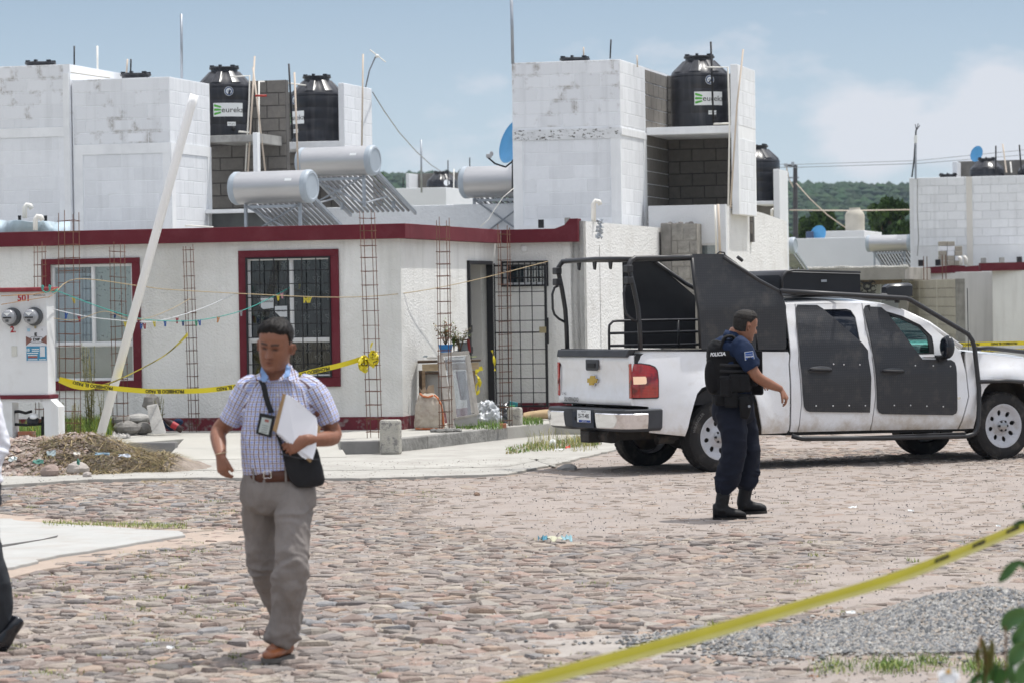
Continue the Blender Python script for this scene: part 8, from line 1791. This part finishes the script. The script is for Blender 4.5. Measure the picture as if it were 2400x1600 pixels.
# tall weeds under the left window
def weed(px_,yb,yt,Y,label,seed,pal,n=5,cat='weed'):
    R=random.Random(seed); base=P(px_,yb,Y); top=P(px_,yt,Y); H_=top.z-base.z; t=thing('tall_weed',label,cat,base); b=MB(); l=MB(); cols=[]
    for s in range(n):
        x=R.uniform(-.10,.10); y=R.uniform(-.1,.1); h=H_*R.uniform(.75,1); p0=base+Vector((x,y,0)); p1=p0+Vector((R.uniform(-.05,.05),0,h*.5)); p2=p1+Vector((R.uniform(-.04,.04),0,h*.5)); b.tube([p0,p1,p2],[.006,.005,.003],4)
        for i in range(int(h*150)):
            u=.12+.88*i/(h*150); p=p0.lerp(p2,u) if u>.5 else p0.lerp(p1,u*2) if False else p0.lerp(p2,u); a=R.uniform(0,6.28); s_=R.uniform(.03,.075)*(1.15-u*.7); d=Vector((cos(a),sin(a),R.uniform(-.1,.6))).normalized(); e=Vector((-sin(a),cos(a),0)); l.add([p,p+d*s_*.5+e*s_*.17,p+d*s_,p+d*s_*.5-e*s_*.17],[(0,1,2,3)]); c=R.choice(pal); cols+=[c]*4
    b.build('stem',mat('weed_stem',(.20,.19,.08),.8,.2,9),t,smooth=True); l.build('foliage',blade_m,t,colors=cols); return t
wp=[(.26,.25,.09),(.34,.30,.12),(.17,.21,.07)]
weed(222,1005,800,40.6,'tall yellowish weed in front of the left window, left of the white pole',1,wp,7); weed(170,1020,925,39.6,'shorter weed beside the meter cabinet leg',2,wp,5); weed(245,1010,905,40.4,'shorter weed just left of the white pole',3,wp,4); weed(388,1000,925,40.9,'green brown weed behind the leaning concrete slab',4,[(.15,.17,.07),(.24,.20,.10)],5)
# ------------------------------------------------------------------ rubble beside the house
rock_m=mat('rough_rubble',(.24,.23,.215),.95,.25,7,.8,22,dirt=(.12,.115,.11),ds=5)
def rock(c,rx,ry,rz,label,seed,m=None,cat='rock',R3=None):
    b=MB(); b.ell(c,rx,ry,rz,R3,n=10,k=7); b.V=[c+(v-c)*(1+.32*N((v-c)*(1/max(rx,.01)),1.6,seed)) for v in b.V]; return tag(b.build('rubble_rock',m or rock_m),label,cat)
sp_=lambda x,y,Y:P(x,y,Y)
rock(sp_(354,945,40.9),.11,.1,.13,'dark angular rock leaning against the wall above the leaning slab',1); rock(sp_(322,981,40.7),.20,.13,.07,'flat grey rock lying left of the leaning slab',2,concrete_grey); rock(sp_(285,985,40.6),.13,.1,.08,'dark rock at the foot of the white pole',3); rock(sp_(300,1003,40.5),.17,.12,.09,'lower dark rock right of the white pole',4); rock(sp_(335,1002,40.6),.12,.1,.09,'dark rock under the flat grey rock',5)
b=MB(); b.prism([sp_(343,953,40.55),sp_(369,948,40.55),sp_(389,1015,40.2),sp_(357,1017,40.2)],(0,.06,.02)); tag(b.build('concrete_slab_piece',concrete_grey,bevel=.008),'broken concrete slab leaning among the rubble','slab')
b=MB(); 
for i in range(8): R=random.Random(i); b.ell(sp_(390+i*4,1000-abs(i-3)*3,40.6),.07,.06,.05,n=7,k=5)
V,Fc,Nn=fuse(b,.012,2); tag(out_mesh(V,Fc).build('dark_cloth',mat('navy_cloth',(.01,.02,.04)),smooth=True),'dark blue crumpled cloth by the wall','cloth')
b=MB(); b.lathe([(.0,0),(.04,.005),(.045,.03),(.045,.2),(.02,.26),(.015,.3),(0,.3)],sp_(428,1008,40.4),(-.9,.1,.55),14); tag(b.build('bottle',mat('dark_bottle_plastic',(.04,.02,.02),.2,.2,9),smooth=True),'dark plastic bottle lying against the wall','bottle'); b=MB(); b.lathe([(.047,.08),(.047,.16)],sp_(428,1008,40.4),(-.9,.1,.55),14,cap=False); b.build('label_band',mat('red_label',(.35,.03,.04),.5,.2,9),bpy.data.objects['bottle'],smooth=True)
grit('rubble',160,lambda R:(*G(R.uniform(262,300),R.uniform(1015,1027),SLAB)[:3],1),.02,.05,grit_m,[(.4,.39,.37),(.3,.29,.28),(.5,.48,.45)],'pale crumbled rubble at the foot of the white pole','rubble',seed=8)
rod('plastic_cup','white plastic cup lying in the grass','cup',[(168,1025),(188,1028)],39.0,.03,pvc,n=12)
# bricks
bk=thing('brick_stack','small stack of orange bricks left of the rubbish heap','bricks',G(62,1054,.10)); bm_=mat('orange_brick',(.42,.17,.10),.9,.15,6,.4,40,dirt=(.5,.36,.28),ds=9); c=G(63,1056,.1); R=random.Random(2)
for i in range(5): MB().cbox(c+Vector((R.uniform(-.012,.012),0,.028+i*.048)),.205,.11,.042,Matrix.Rotation(R.uniform(-.12,.12),3,'Z')).build('brick',bm_,bk,bevel=.003)
# rubbish heap
def heap_z(x,y):
    cx,cy=G(215,1100).x,G(225,1100).y-.45; d=((x-cx)/1.25)**2+((y-cy)/1.1)**2; z=.39*exp(-d*1.6)
    cx2=G(20,1110).x; z+=.17*exp(-(((x-cx2)/.9)**2+((y-cy)/1.0)**2)*1.5); cx3=G(400,1120).x; z+=.07*exp(-(((x-cx3)/.45)**2+((y-cy+.3)/.7)**2)*1.5)
    z+=.10*N((x,y,2),2.6)*min(1,z*5)+.035*N((x,y,7),9)*min(1,z*6)-.05
    return z if z>.012 else -.25
hp=G(225,1100); nx_,ny_=90,60; b=MB(); x0,x1,y0,y1=hp.x-2.2,hp.x+1.7,hp.y-2.6,hp.y+1.6
b.V=[Vector((x0+(x1-x0)*i/nx_,y0+(y1-y0)*j/ny_,heap_z(x0+(x1-x0)*i/nx_,y0+(y1-y0)*j/ny_))) for j in range(ny_+1) for i in range(nx_+1)]
b.F=[(j*(nx_+1)+i,j*(nx_+1)+i+1,(j+1)*(nx_+1)+i+1,(j+1)*(nx_+1)+i) for j in range(ny_) for i in range(nx_)]; b.M=[0]*len(b.F)
tag(b.build('soil_heap',mat('pinkish_soil',(.30,.255,.22),.95,.22,6,.9,30,dirt=(.24,.19,.16),ds=4,bdist=.03),smooth=True),'heap of pinkish soil and rubbish at left',kind='structure')
def heap_pt(R,xa,xb,k=1):
    p=G(R.uniform(xa,xb),1090); x=p.x; y=hp.y+R.uniform(-1.9,.7); z=heap_z(x,y)
    return None if z<.0 else (x,y,z,k)
blades('dry_grass',11000,lambda R:heap_pt(R,*((150,440) if R.random()<.93 else (-60,150))),.15,.009,dry+[(.30,.24,.11),(.20,.20,.08),(.14,.11,.07)],'tangled dry grass thrown over the rubbish heap','dry grass',seed=12,lean=9.0,l0=1.2)
blades('dry_grass',1500,lambda R:(lambda p:(p.x,p.y,.0,.7))(G(R.uniform(330,455),R.uniform(1108,1124),.04)),.10,.007,dry,'loose dry grass spread at the right foot of the rubbish heap','dry grass',seed=13,lean=9.0,l0=1.2)
grit('heap_stones',3200,lambda R:heap_pt(R,-60,260),.012,.045,grit_m,[(.38,.29,.25),(.34,.27,.24),(.44,.38,.34),(.28,.22,.2)],'stones and clods in the rubbish heap','stones',seed=14)
for i,(x,y,r,l) in enumerate(((118,1108,.11,'pinkish brown rock at the front of the rubbish heap'),(182,1104,.125,'pale grey rock at the front middle of the rubbish heap'),(205,1110,.05,'small pale stone right of the pale heap rock'))):
    p=G(x,y+14); rock(Vector((p.x,p.y,.03+.4*r)),r,r*.7,r*.75,l,20+i,mat('pale_dusty_rock',(.40,.36,.33),.95,.15,9,.8,30) if i else mat('pink_rock',(.32,.25,.22),.95,.15,9,.7,30))
def scrap(x,y,Y,w,h,m,label,seed,cat='litter',zz=None):
    R=random.Random(seed); c=P(x,y,Y) if Y else G(x,y,.02); b=MB(); n=5; w*=.8; h*=.8; vs=[]
    for j in range(4):
        for i in range(n): vs.append(c+Vector((w*.75*(i/(n-1)-.5)+R.uniform(-.2,.2)*w/n,R.uniform(-.25,.25)*h+ (j/3-.5)*h*.6,(j/3)*h*.5+R.uniform(-.35,.35)*h*.6)))
    b.add(vs,[(j*n+i,j*n+i+1,(j+1)*n+i+1,(j+1)*n+i) for j in range(3) for i in range(n-1)]); o=b.build('litter',m,smooth=False); o.modifiers.new('s','SOLIDIFY').thickness=.002; return tag(o,label,cat)
scrap(90,1084,33.9,.20,.09,mat('teal_plastic',(.07,.20,.16),.6,.2,9),'green plastic scrap on the left of the rubbish heap',1); scrap(120,1066,33.9,.16,.10,mat('grey_blue_plastic',(.26,.31,.32),.6,.2,9),'grey blue plastic scrap high on the heap',2); scrap(30,1078,33.9,.14,.08,mat('clear_grey_plastic',(.45,.50,.50),.3,.2,9),'pale crumpled plastic at the left end of the heap',3); scrap(240,1064,33.9,.26,.06,mat('blue_plastic',(.16,.24,.30),.6,.2,9),'blue plastic strip across the heap top',4)
scrap(292,1070,33.9,.22,.08,mat('foil_scrap',(.4,.4,.4)),'foil scrap on the right side of the heap',5); scrap(180,1064,33.9,.12,.06,mat('pale_scrap',(.6,.57,.52),.7,.1,9),'cream paper scrap in the middle of the heap',6); scrap(184,1085,33.9,.05,.10,mat('teal_plastic',(.05,.3,.2)),'small teal scrap in the dry grass',7)
# ------------------------------------------------------------------ table and clutter by the door
wood=mat('weathered_wood',(.27,.19,.12),.85,.25,6,.4,30,stretch=(1,1,4)); wood_p=mat('pale_board',(.44,.34,.22),.85,.2,6,.3,30,stretch=(1,1,4)); wood_d=mat('dark_rotten_wood',(.10,.07,.05),.9,.3,8,.5,30); grey_wood=mat('grey_painted_wood',(.40,.375,.34),.9,.12,7,.4,40,dirt=(.25,.23,.21),ds=9)
Q=lambda x,y,Y=43.0:P(980+x*.185,740+y*.185,40.8+(Y-41.3)/3)
tb_=thing('table','old wooden table with plants by the side wall','table',Q(400,1300))
def bar(name,p,q,w,d,m,par,up=(0,0,1)): 
    a=(q-p).normalized(); u=Vector((0,1,0)); s=a.cross(u).normalized(); b=MB(); b.prism([p-s*w/2,p+s*w/2,q+s*w/2,q-s*w/2],(0,d,0)); return b.build(name,m,par,bevel=.003)
b=MB(); b.prism([Q(-10,565),Q(800,552),Q(790,575),Q(-5,600)],(0,.26,0)); b.build('table_top',wood_d,tb_,bevel=.006); bar('apron',Q(50,655),Q(770,628),.09*1.9/1.9,.03,wood_p,tb_)
for x in (68,700): bar('leg',Q(x,690),Q(x+10,1330),.045,.05,wood,tb_); 
for x in (30,640): bar('leg',Q(x,690,43.4),Q(x+10,1300,43.4),.05,.05,wood_d,tb_)
bar('rail',Q(90,725),Q(260,722),.03,.03,wood_d,tb_); MB().box(Fr(Q(95,1130,43.3),HU,HV),0,.28,0,.02,-.1,.45).build('panel',mat('pale_panel',(.42,.41,.39),.8,.06,5),tb_)
pt_=thing('flower_pot','blue plastic pot with a straggly reddish green plant on the table','plant',Q(350,470,42.9)); b=MB(); c=Q(350,475,42.95); b.rings([[c+Vector((sx*w,sy*w*.8,z)) for sx,sy in ((-1,-1),(1,-1),(1,1),(-1,1))] for w,z in ((.07,0),(.088,.10),(.093,.102),(.093,.115),(.085,.115),(.07,.02))]); b.build('pot',mat('blue_pot_plastic',(.03,.20,.48),.5,.1,5),pt_,bevel=.003)
def foliage(par,c,W,Hh,n,size,pal,seed,stems=5):
    R=random.Random(seed); b=MB(); l=MB(); cols=[]; tips=[]
    for s in range(stems): a=R.uniform(0,6.28); t=c+Vector((cos(a)*W*R.uniform(.2,.9),sin(a)*W*.5,Hh*R.uniform(.6,1))); b.tube([c,(c+t)/2+Vector((0,0,Hh*.08)),t],[.006,.005,.003],5); tips.append(t)
    for i in range(n):
        t=R.choice(tips); p=c.lerp(t,R.uniform(.45,1.0))+Vector((R.gauss(0,W*.12),R.gauss(0,W*.12),R.gauss(0,Hh*.05))); a=R.uniform(0,6.28); d=Vector((cos(a),sin(a),R.uniform(-.5,.6))).normalized(); e=d.cross(Vector((0,0,1))).normalized(); s=size*R.uniform(.6,1.2); l.add([p,p+d*s*.5+e*s*.22,p+d*s,p+d*s*.5-e*s*.22],[(0,1,2,3)]); cols+=[R.choice(pal)]*4
    b.build('stem',mat('plant_stem',(.22,.15,.09),.8,.2,9),par,smooth=True); l.build('foliage',blade_m,par,colors=cols)
foliage(pt_,c+Vector((.0,0,.1)),.17,.34,420,.05,[(.16,.22,.07),(.28,.20,.08),(.12,.17,.05),(.30,.14,.08)],1,9)
p2=thing('flower_pot','black tray with a leggy rosette plant right of the blue pot','plant',Q(520,470,42.9)); b=MB(); b.prism([Q(440,446,42.8),Q(600,440,42.8),Q(592,470,42.8),Q(450,473,42.8)],(0,.15,0)); b.build('tray',black_iron,p2,bevel=.004); foliage(p2,Q(530,450,42.88),.17,.30,230,.062,[(.13,.17,.07),(.18,.20,.07),(.10,.12,.06),(.24,.20,.09)],5,8)
foliage(p2,Q(455,440,42.85),.06,.24,150,.05,[(.22,.32,.08),(.15,.25,.05)],8,4)
rf=thing('red_frame','small red frame leaning behind the plants on the table','frame',Q(600,470,43.2)); bar('frame_bar',Q(530,315,43.2),Q(640,303,43.2),.02,.02,maroon,rf); bar('frame_bar',Q(632,300,43.2),Q(655,460,43.2),.035,.02,mat('red_wood',(.25,.03,.03),.6,.1,5),rf); MB().prism([Q(500,340,43.23),Q(628,325,43.23),Q(645,460,43.23),Q(500,470,43.23)],(0,.01,0)).build('glass',mat('grey_glass',(.3,.32,.33),.2,.1,5),rf)
# leaning glazed frame
gf=thing('glazed_frame','grey wooden frame with dusty glass leaning against the table','frame',Q(560,1400,41.6)); A_,B_,C_,D_=Q(275,490,42.2),Q(648,468,42.2),Q(745,1250,41.5),Q(455,1395,41.5); E_=Q(418,1410,41.3); 
def beam(p,q,w,d,nm='frame_bar',m=grey_wood): a=(q-p).normalized(); s=a.cross(Vector((0,1,0))).normalized(); b=MB(); b.prism([p-s*w/2,p+s*w/2,q+s*w/2,q-s*w/2],(0,d,0)); return b.build(nm,m,gf,bevel=.003)
beam(A_,E_,.085,.05); beam(A_+Vector((0,0,-.0)),B_,.05,.05); beam(B_-Vector((.02,0,.03)),C_,.055,.05); beam(Q(470,1300,41.5),Q(750,1248,41.5),.03,.05); beam(Q(620,520,42.2),Q(700,1230,41.55),.055,.04); beam(Q(395,560,42.2),Q(460,1300,41.55),.06,.04)
MB().prism([Q(450,1310,41.52),Q(745,1262,41.52),Q(755,1380,41.5),Q(460,1400,41.5)],(0,.03,0)).build('bottom_board',mat('grey_board',(.33,.32,.31),.9,.1,5),gf)
MB().prism([Q(330,520,42.25),Q(640,500,42.25),Q(725,1240,41.58),Q(455,1310,41.58)],(0,.006,0)).build('glass',glass_mat('dusty_frame_glass',(.62,.64,.64),.12,.18),gf)
MB().prism([Q(495,700,42.3),Q(600,690,42.3),Q(640,1060,42.0),Q(560,1060,42.0)],(0,.01,0)).build('mirror',mat('mirror_grey',(.5,.53,.55),.15,.05,5),gf); beam(Q(485,700,42.28),Q(548,1060,41.98),.02,.01,'mirror_edge',maroon)
scrap(0,0,None,.01,.01,white_print,'x',1) if False else None
for (x,y,w,m,l,s) in ((180,540,.25,mat('pale_scrap',(.6,.6,.5)),'white rag lying on the left of the table',31),(520,525,.20,mat('pale_scrap',(.6,.6,.5)),'white scrap on the table behind the frame top',32),(700,525,.16,mat('olive_scrap',(.25,.28,.14),.8,.2,9),'olive scrap at the right end of the table',33),(90,520,.10,mat('grey_blue_plastic',(.2,.3,.3)),'blue grey scrap on the left end of the table',34)): scrap(980+x*.185,740+y*.185,41.3,w,.045,m,l,s,'cloth')
# sack with cardboard
sk_=thing('sack','full white sack with orange edges and cardboard sticking out of the top','sack',P(1007,1004,40.75)); b=MB(); S=lambda x,y,d=0:P(980+x*.185,740+y*.185,40.75+d)
rs=[]
for y,x0,x1,dp in ((1425,-40,325,.10),(1400,-45,332,.13),(1250,-38,318,.15),(1120,-25,300,.14),(1040,0,262,.11),(1000,10,225,.08),(985,20,205,.05)):
    c0,c1=S(x0,y),S(x1,y); mid=(c0+c1)/2; hw=(c1-c0)/2; rs.append([mid+hw*math.copysign(abs(cos(t))**.6,cos(t))+Vector((0,-1,0))*dp*math.copysign(abs(sin(t))**.8,sin(t)) for t in [2*pi*i/28 for i in range(28)]])
b.rings(rs); V,Fc,Nn=fuse(b,.012,3); V=cloth(V,Nn,.012,(9,9,9),3); out_mesh(V,Fc).build('sack_body',mat('dirty_white_sack',(.42,.37,.31),.9,.15,6,.4,60,dirt=(.28,.22,.18),ds=7),sk_,smooth=True)
om=mat('orange_print',(.48,.15,.06),.8,.2,12,dirt=(.4,.33,.26),ds=20)
b=MB(); b.tube([S(205,1000,-.10),S(250,1040,-.12),S(297,1130,-.13),S(315,1260,-.13),S(325,1400,-.08)],.012,6); b.build('orange_edge',om,sk_,smooth=True); b=MB(); b.tube([S(-35,1425,-.10),S(100,1430,-.13),S(325,1425,-.10)],.014,6); b.build('orange_edge',om,sk_,smooth=True); b=MB(); b.tube([S(20,980,-.09),S(60,1015,-.11),S(130,1025,-.12),S(190,1005,-.11)],.014,6); b.build('orange_edge',om,sk_,smooth=True)
cb=mat('torn_cardboard',(.36,.28,.20),.9,.2,9)
for i,pts in enumerate(([(30,950),(90,890),(105,960),(60,990)],[(100,960),(130,880),(200,870),(205,990),(120,1000)],[(10,900),(35,930),(60,960),(30,950)],[(150,1000),(180,930),(195,940),(175,1010)])): MB().prism([S(x,y,-.04+.03*i) for x,y in pts],(.0,.02,0)).build('cardboard',cb if i!=3 else white_print,sk_)
# rubbish bags
def bag(pts_c,r3,m,label,seed,cat='bag',amp=.03,vox=.014):
    b=MB(); 
    for c,r in pts_c: b.ell(c,r*r3[0],r*r3[1],r*r3[2],n=14,k=9)
    V,Fc,Nn=fuse(b,vox,1); V=cloth(V,Nn,amp,(14,14,14),seed); return tag(out_mesh(V,Fc).build('plastic_bag',m,smooth=True),label,cat)
bag([(P(1140,968,42.3),.15),(P(1132,985,42.2),.11),(P(1152,980,42.2),.11)],(1,1,1.0),mat('clear_crumpled_plastic',(.42,.44,.46),.15,.35,14,spec=.7,coat=.5),'shiny clear plastic bag of rubbish beside the leaning frame',3,amp=.05)
bag([(P(1180,972,42.6),.15),(P(1182,988,42.5),.12)],(1,1,1.1),mat('black_plastic_bag',(.02,.02,.022),.2,.3,14,spec=.6,coat=.4),'black rubbish bag behind the orange wire column',4)
MB().cbox(P(1203,946,42.6),.12,.1,.06,Matrix.Rotation(.2,3,'Y')).build('carton',mat('teal_carton',(.04,.20,.24),.7,.1,5),bevel=.004); tag(bpy.data.objects['carton'],'small teal carton on top of the black rubbish bag','carton')
MB().cbox(P(1200,956,42.5),.08,.08,.08).build('carton',mat('green_carton',(.10,.32,.12),.7,.1,5),bevel=.004); tag(bpy.data.objects['carton.001'],'small green carton beside the teal carton','carton')
b=MB(); b.rings([[P(1227+dx,972+k,43.4)+Vector((0,.09*cos(t),.065*sin(t))) for t in [2*pi*i/14 for i in range(14)]] for dx,k in ((0,6),(20,2),(45,-2),(69,-2))]); V,Fc,Nn=fuse(b,.01,2); V=cloth(V,Nn,.008,(8,8,8),2); tag(out_mesh(V,Fc).build('paper_sack',mat('brown_paper_sack',(.44,.32,.19),.85,.12,5,.2,20),smooth=True),'crumpled brown paper sack lying on the kerb near the pickup bumper','sack')
MB().cbox(G(1179,1003,SLAB)+Vector((0,.1,.03)),.09,.06,.06).build('brick_piece',bm_,bevel=.008); tag(bpy.data.objects['brick_piece'],'orange brick fragment at the foot of the orange wire column','brick')
# loose items on the street
p=G(1330,1104); rock(Vector((p.x,p.y,.03)),.10,.07,.05,'grey stone lying behind the pickup near the apron corner',41,concrete_grey); p=G(1118,1163); rock(Vector((p.x,p.y,.02)),.03,.03,.025,'small brown stone alone on the pale street',42,mat('brown_stone',(.22,.15,.11),.9,.2,9))
b=MB(); b.ell(G(1296,1048,.036)+Vector((0,.1,.05)),.05,.05,.05,n=16,k=10); tag(b.build('foam_cup',white_print,smooth=True),'pale rounded cup lying in the grass by the bumper','cup'); scrap(1331,1049,36.0,.09,.06,mat('red_scrap',(.55,.08,.05),.6,.2,9),'red and white scrap in the grass by the bumper',51); scrap(1310,1053,36.0,.14,.03,white_print,'white strip of litter in the grass by the bumper',52)
pk=thing('snack_wrapper','crumpled blue and yellow snack wrapper on the cobbles','litter',G(1300,1268)); R=random.Random(5)
def wr(x0,x1,y0,y1,m,seed):
    R=random.Random(seed); b=MB(); n=7; vs=[]
    for j in range(2):
        for i in range(n): q=G(x0+(x1-x0)*i/(n-1),1270,0); vs.append(Vector((q.x,q.y+(.04 if j else -.04),.02+(.02 if j else 0)+R.uniform(-.012,.02))))
    b.add(vs,[(i,i+1,n+i+1,n+i) for i in range(n-1)]); o=b.build('wrapper',m,pk); o.modifiers.new('s','SOLIDIFY').thickness=.002
wr(1261,1285,0,0,mat('blue_wrapper',(.06,.22,.30),.4,.2,14),1); wr(1283,1318,0,0,mat('cream_wrapper',(.46,.45,.33),.4,.15,14),2); wr(1316,1341,0,0,mat('pale_blue_wrapper',(.20,.34,.38),.4,.3,14),3)
for i,(x,y,w,m,l) in enumerate(((1998,1189,.12,white_print,'white paper scrap on the dusty street right of the policeman'),(1995,1436,.09,white_print,'curled white scrap at the edge of the gravel'),(2216,1522,.14,mat('clear_grey_plastic',(.6,.6,.6)),'flat clear plastic piece on the gravel'),(400,1518,.07,white_print,'small white scrap on the cobbles left of the walking man'),(2135,1197,.08,white_print,'small white scrap on the street near the pickup front wheel'),(2340,1232,.06,white_print,'tiny white scrap near the right edge of the street'))): scrap(x,y,None,w,.03,m,l,60+i)
# ------------------------------------------------------------------ gravel and bottom right corner
gp=G(2235,1500)
def grav_h(x,y):
    z=.24*exp(-(((x-gp.x-.25)/.75)**2+((y-gp.y-.45)/.6)**2)*1.3)+.06*exp(-(((x-gp.x+1.2)/1.1)**2+((y-gp.y)/.7)**2)*1.6); return z+.02*N((x,y,3),4)-.02
b=MB(); n1,n2=70,44; x0,x1,y0,y1=gp.x-2.6,gp.x+1.9,gp.y-1.4,gp.y+1.9
b.V=[Vector((x0+(x1-x0)*i/n1,y0+(y1-y0)*j/n2,max(grav_h(x0+(x1-x0)*i/n1,y0+(y1-y0)*j/n2),-.02))) for j in range(n2+1) for i in range(n1+1)]
b.F=[(j*(n1+1)+i,j*(n1+1)+i+1,(j+1)*(n1+1)+i+1,(j+1)*(n1+1)+i) for j in range(n2) for i in range(n1)]; b.M=[0]*len(b.F)
tag(b.build('gravel_bed',mat('gravel_dust',(.33,.30,.275),.95,.15,5,.6,40),smooth=True),'low mound of dusty gravel at the lower right',kind='structure')
def gravpt(R):
    x=gp.x+R.gauss(-.12,.68); y=gp.y+R.gauss(.08,.42); h=grav_h(x,y); 
    d=((x-gp.x+.2)/1.6)**2+((y-gp.y-.05)/.85)**2
    if d>1 and R.random()<.75: return None
    return (x,y,max(h,dirt_z(x,y)+.01)+.004)
grit('gravel',26000,gravpt,.006,.019,grit_m,[(.25,.255,.26),(.18,.185,.195),(.31,.30,.285),(.34,.30,.26),(.12,.125,.13),(.38,.37,.35)],'heap of grey crushed gravel at the lower right','gravel',seed=21)
blades('grass',1500,lambda R:(lambda k:(*G([2070,2110,2180,2290,2330,1960][k]+R.gauss(0,26),1572+R.gauss(0,8)-(12 if k==2 else 0),.0)[:3],1))(R.randrange(6)),.075,.006,green+[(.30,.33,.10)],'green grass tufts along the lower right edge',seed=22,lean=1.0)
blades('dead_leaves',900,lambda R:(*G(R.uniform(1900,2350),R.uniform(1545,1590),.0)[:3],1),.03,.012,[(.25,.12,.06),(.30,.17,.08),(.18,.10,.06)],'brown dead leaves between the gravel and the grass','leaves',seed=23,lean=4.0)
# foreground plant with daisy
fp=thing('leafy_plant','blurred green leafy plant rising at the lower right corner','plant',P(2390,1700,8.8)); V_=lambda x,y,Y=8.7:P(1800+x*.287,1150+y*.287,Y)
leaf_g=mat('glossy_green_leaf',(.07,.17,.045),.4,.2,14,spec=.5); leaf_b=mat('brownish_leaf',(.17,.16,.05),.6,.3,12)
def leaf(pts,w,m,par,Y=8.7,curl=.02):
    ps=[Vector(v) for v in catmull([list(V_(x,y,Y)) for x,y in pts],5)]; k=len(ps); b=MB(); vs=[]
    for i,p in enumerate(ps):
        t=i/(k-1); d=(ps[min(i+1,k-1)]-ps[max(i-1,0)]).normalized(); s=d.cross(Vector((0,1,.3))).normalized(); ww=w*.72*sin(pi*min(1,t*.97+.03))**.7+.0008; vs+=[p-s*ww+Vector((0,-curl*sin(pi*t),0)),p+Vector((0,.006,0)),p+s*ww+Vector((0,-curl*sin(pi*t),0))]
    b.add(vs,[(3*i+a,3*i+a+1,3*i+a+4,3*i+a+3) for i in range(k-1) for a in (0,1)]); return b.build('leaf',m,par,smooth=True)
for pts,w,m in (([(2075,570),(1990,610),(1930,680),(1885,745)],.020,leaf_g),([(2120,590),(2090,600),(2060,575)],.015,leaf_g),([(2140,1000),(2040,1010),(1960,1060),(1940,1150)],.036,leaf_g),([(2130,1050),(2080,1130),(2030,1200),(2020,1260)],.028,leaf_g),([(2140,1240),(2060,1280),(2010,1350),(1980,1430)],.034,leaf_g),([(2150,1380),(2100,1430),(2060,1520),(2065,1600)],.03,leaf_g),([(2130,250),(2050,250),(1990,285)],.010,leaf_g),([(2120,120),(2070,125)],.008,leaf_g),
    ([(1790,1600),(1775,1400),(1760,1280),(1740,1190)],.012,leaf_b),([(1830,1560),(1800,1420),(1820,1300),(1825,1200)],.014,leaf_b),([(1720,1400),(1700,1330),(1725,1260)],.012,leaf_b),([(1850,1600),(1860,1480),(1845,1400)],.016,leaf_g),([(1640,1590),(1690,1520),(1740,1490)],.014,leaf_g),([(1760,1600),(1770,1500),(1800,1420)],.02,leaf_g),([(1900,1600),(1890,1500),(1920,1440)],.02,leaf_g),([(2000,1600),(1970,1480),(1985,1400)],.016,leaf_g)): leaf(pts,w,m,fp)
b=MB(); 
for pts in ([(1945,1700),(1942,1400),(1943,1180),(1935,1100)],[(2140,1700),(2110,1300),(2130,900),(2100,560)],[(1780,1700),(1775,1300)],[(1700,1700),(1735,1185)]): b.tube([V_(x,y) for x,y in pts],.0035,5)
b.build('stem',mat('reddish_stem',(.22,.12,.06),.7,.2,9),fp,smooth=True)
dz=thing('daisy','white daisy with yellow centre at the bottom right','flower',V_(1470,1700)); c=V_(1470,1478,8.65); pet=mat('white_petal',(.78,.79,.82),.6,.05,9)
for i in range(15):
    a=2*pi*i/15; d=(Vector((cos(a),-.35,sin(a)*.55-.12))).normalized(); e=d.cross(Vector((0,-1,.5))).normalized(); L_=.031+.004*sin(i*2.3); b=MB(); vs=[]
    for t,w in ((.1,.002),(.45,.0052),(.8,.0055),(1,.002)): p=c+d*L_*t+Vector((0,0,-.012*t*t)); vs+=[p-e*w,p+e*w]
    b.add(vs,[(2*k,2*k+1,2*k+3,2*k+2) for k in range(3)]); b.build('petal',pet,dz)
b=MB(); b.ell(c+Vector((0,-.004,.003)),.008,.005,.006); b.build('disc',mat('yellow_disc',(.65,.36,.02),.8,.2,60),dz,smooth=True); b=MB(); b.tube([c,V_(1475,1560),V_(1480,1750)],.002,5); b.build('stem',leaf_g,dz)
for k,(x,y) in enumerate(((1985,1560),(2050,1450),(1830,1575))):
    t_=thing('white_flower',['white blossom low behind the plant leaves','white blossom at the right picture edge','white blossom under the brown stalks'][k],'flower',V_(x,y+60)); c=V_(x,y,8.9)
    for i in range(9): a=2*pi*i/9; b=MB(); d=Vector((cos(a),-.3,sin(a)*.9)); e=Vector((-sin(a),0,cos(a))); b.add([c,c+d*.012+e*.006,c+d*.03,c+d*.012-e*.006],[(0,1,2,3)]); b.build('petal',pet,t_)
# ------------------------------------------------------------------ air
hm=bpy.data.materials.new('thin_haze'); hm.use_nodes=True; hn=hm.node_tree; hn.nodes.clear(); ho=hn.nodes.new('ShaderNodeOutputMaterial'); hv=hn.nodes.new('ShaderNodeVolumePrincipled'); hv.inputs['Color'].default_value=(.62,.76,.98,1); hv.inputs['Density'].default_value=.00013; hv.inputs['Anisotropy'].default_value=.2; hn.links.new(hv.outputs[0],ho.inputs['Volume'])
MB().box(WF,-1600,1600,-40,2200,-1.2,52).build('haze',hm,origin=(0,0,0)).__setitem__('kind','stuff')
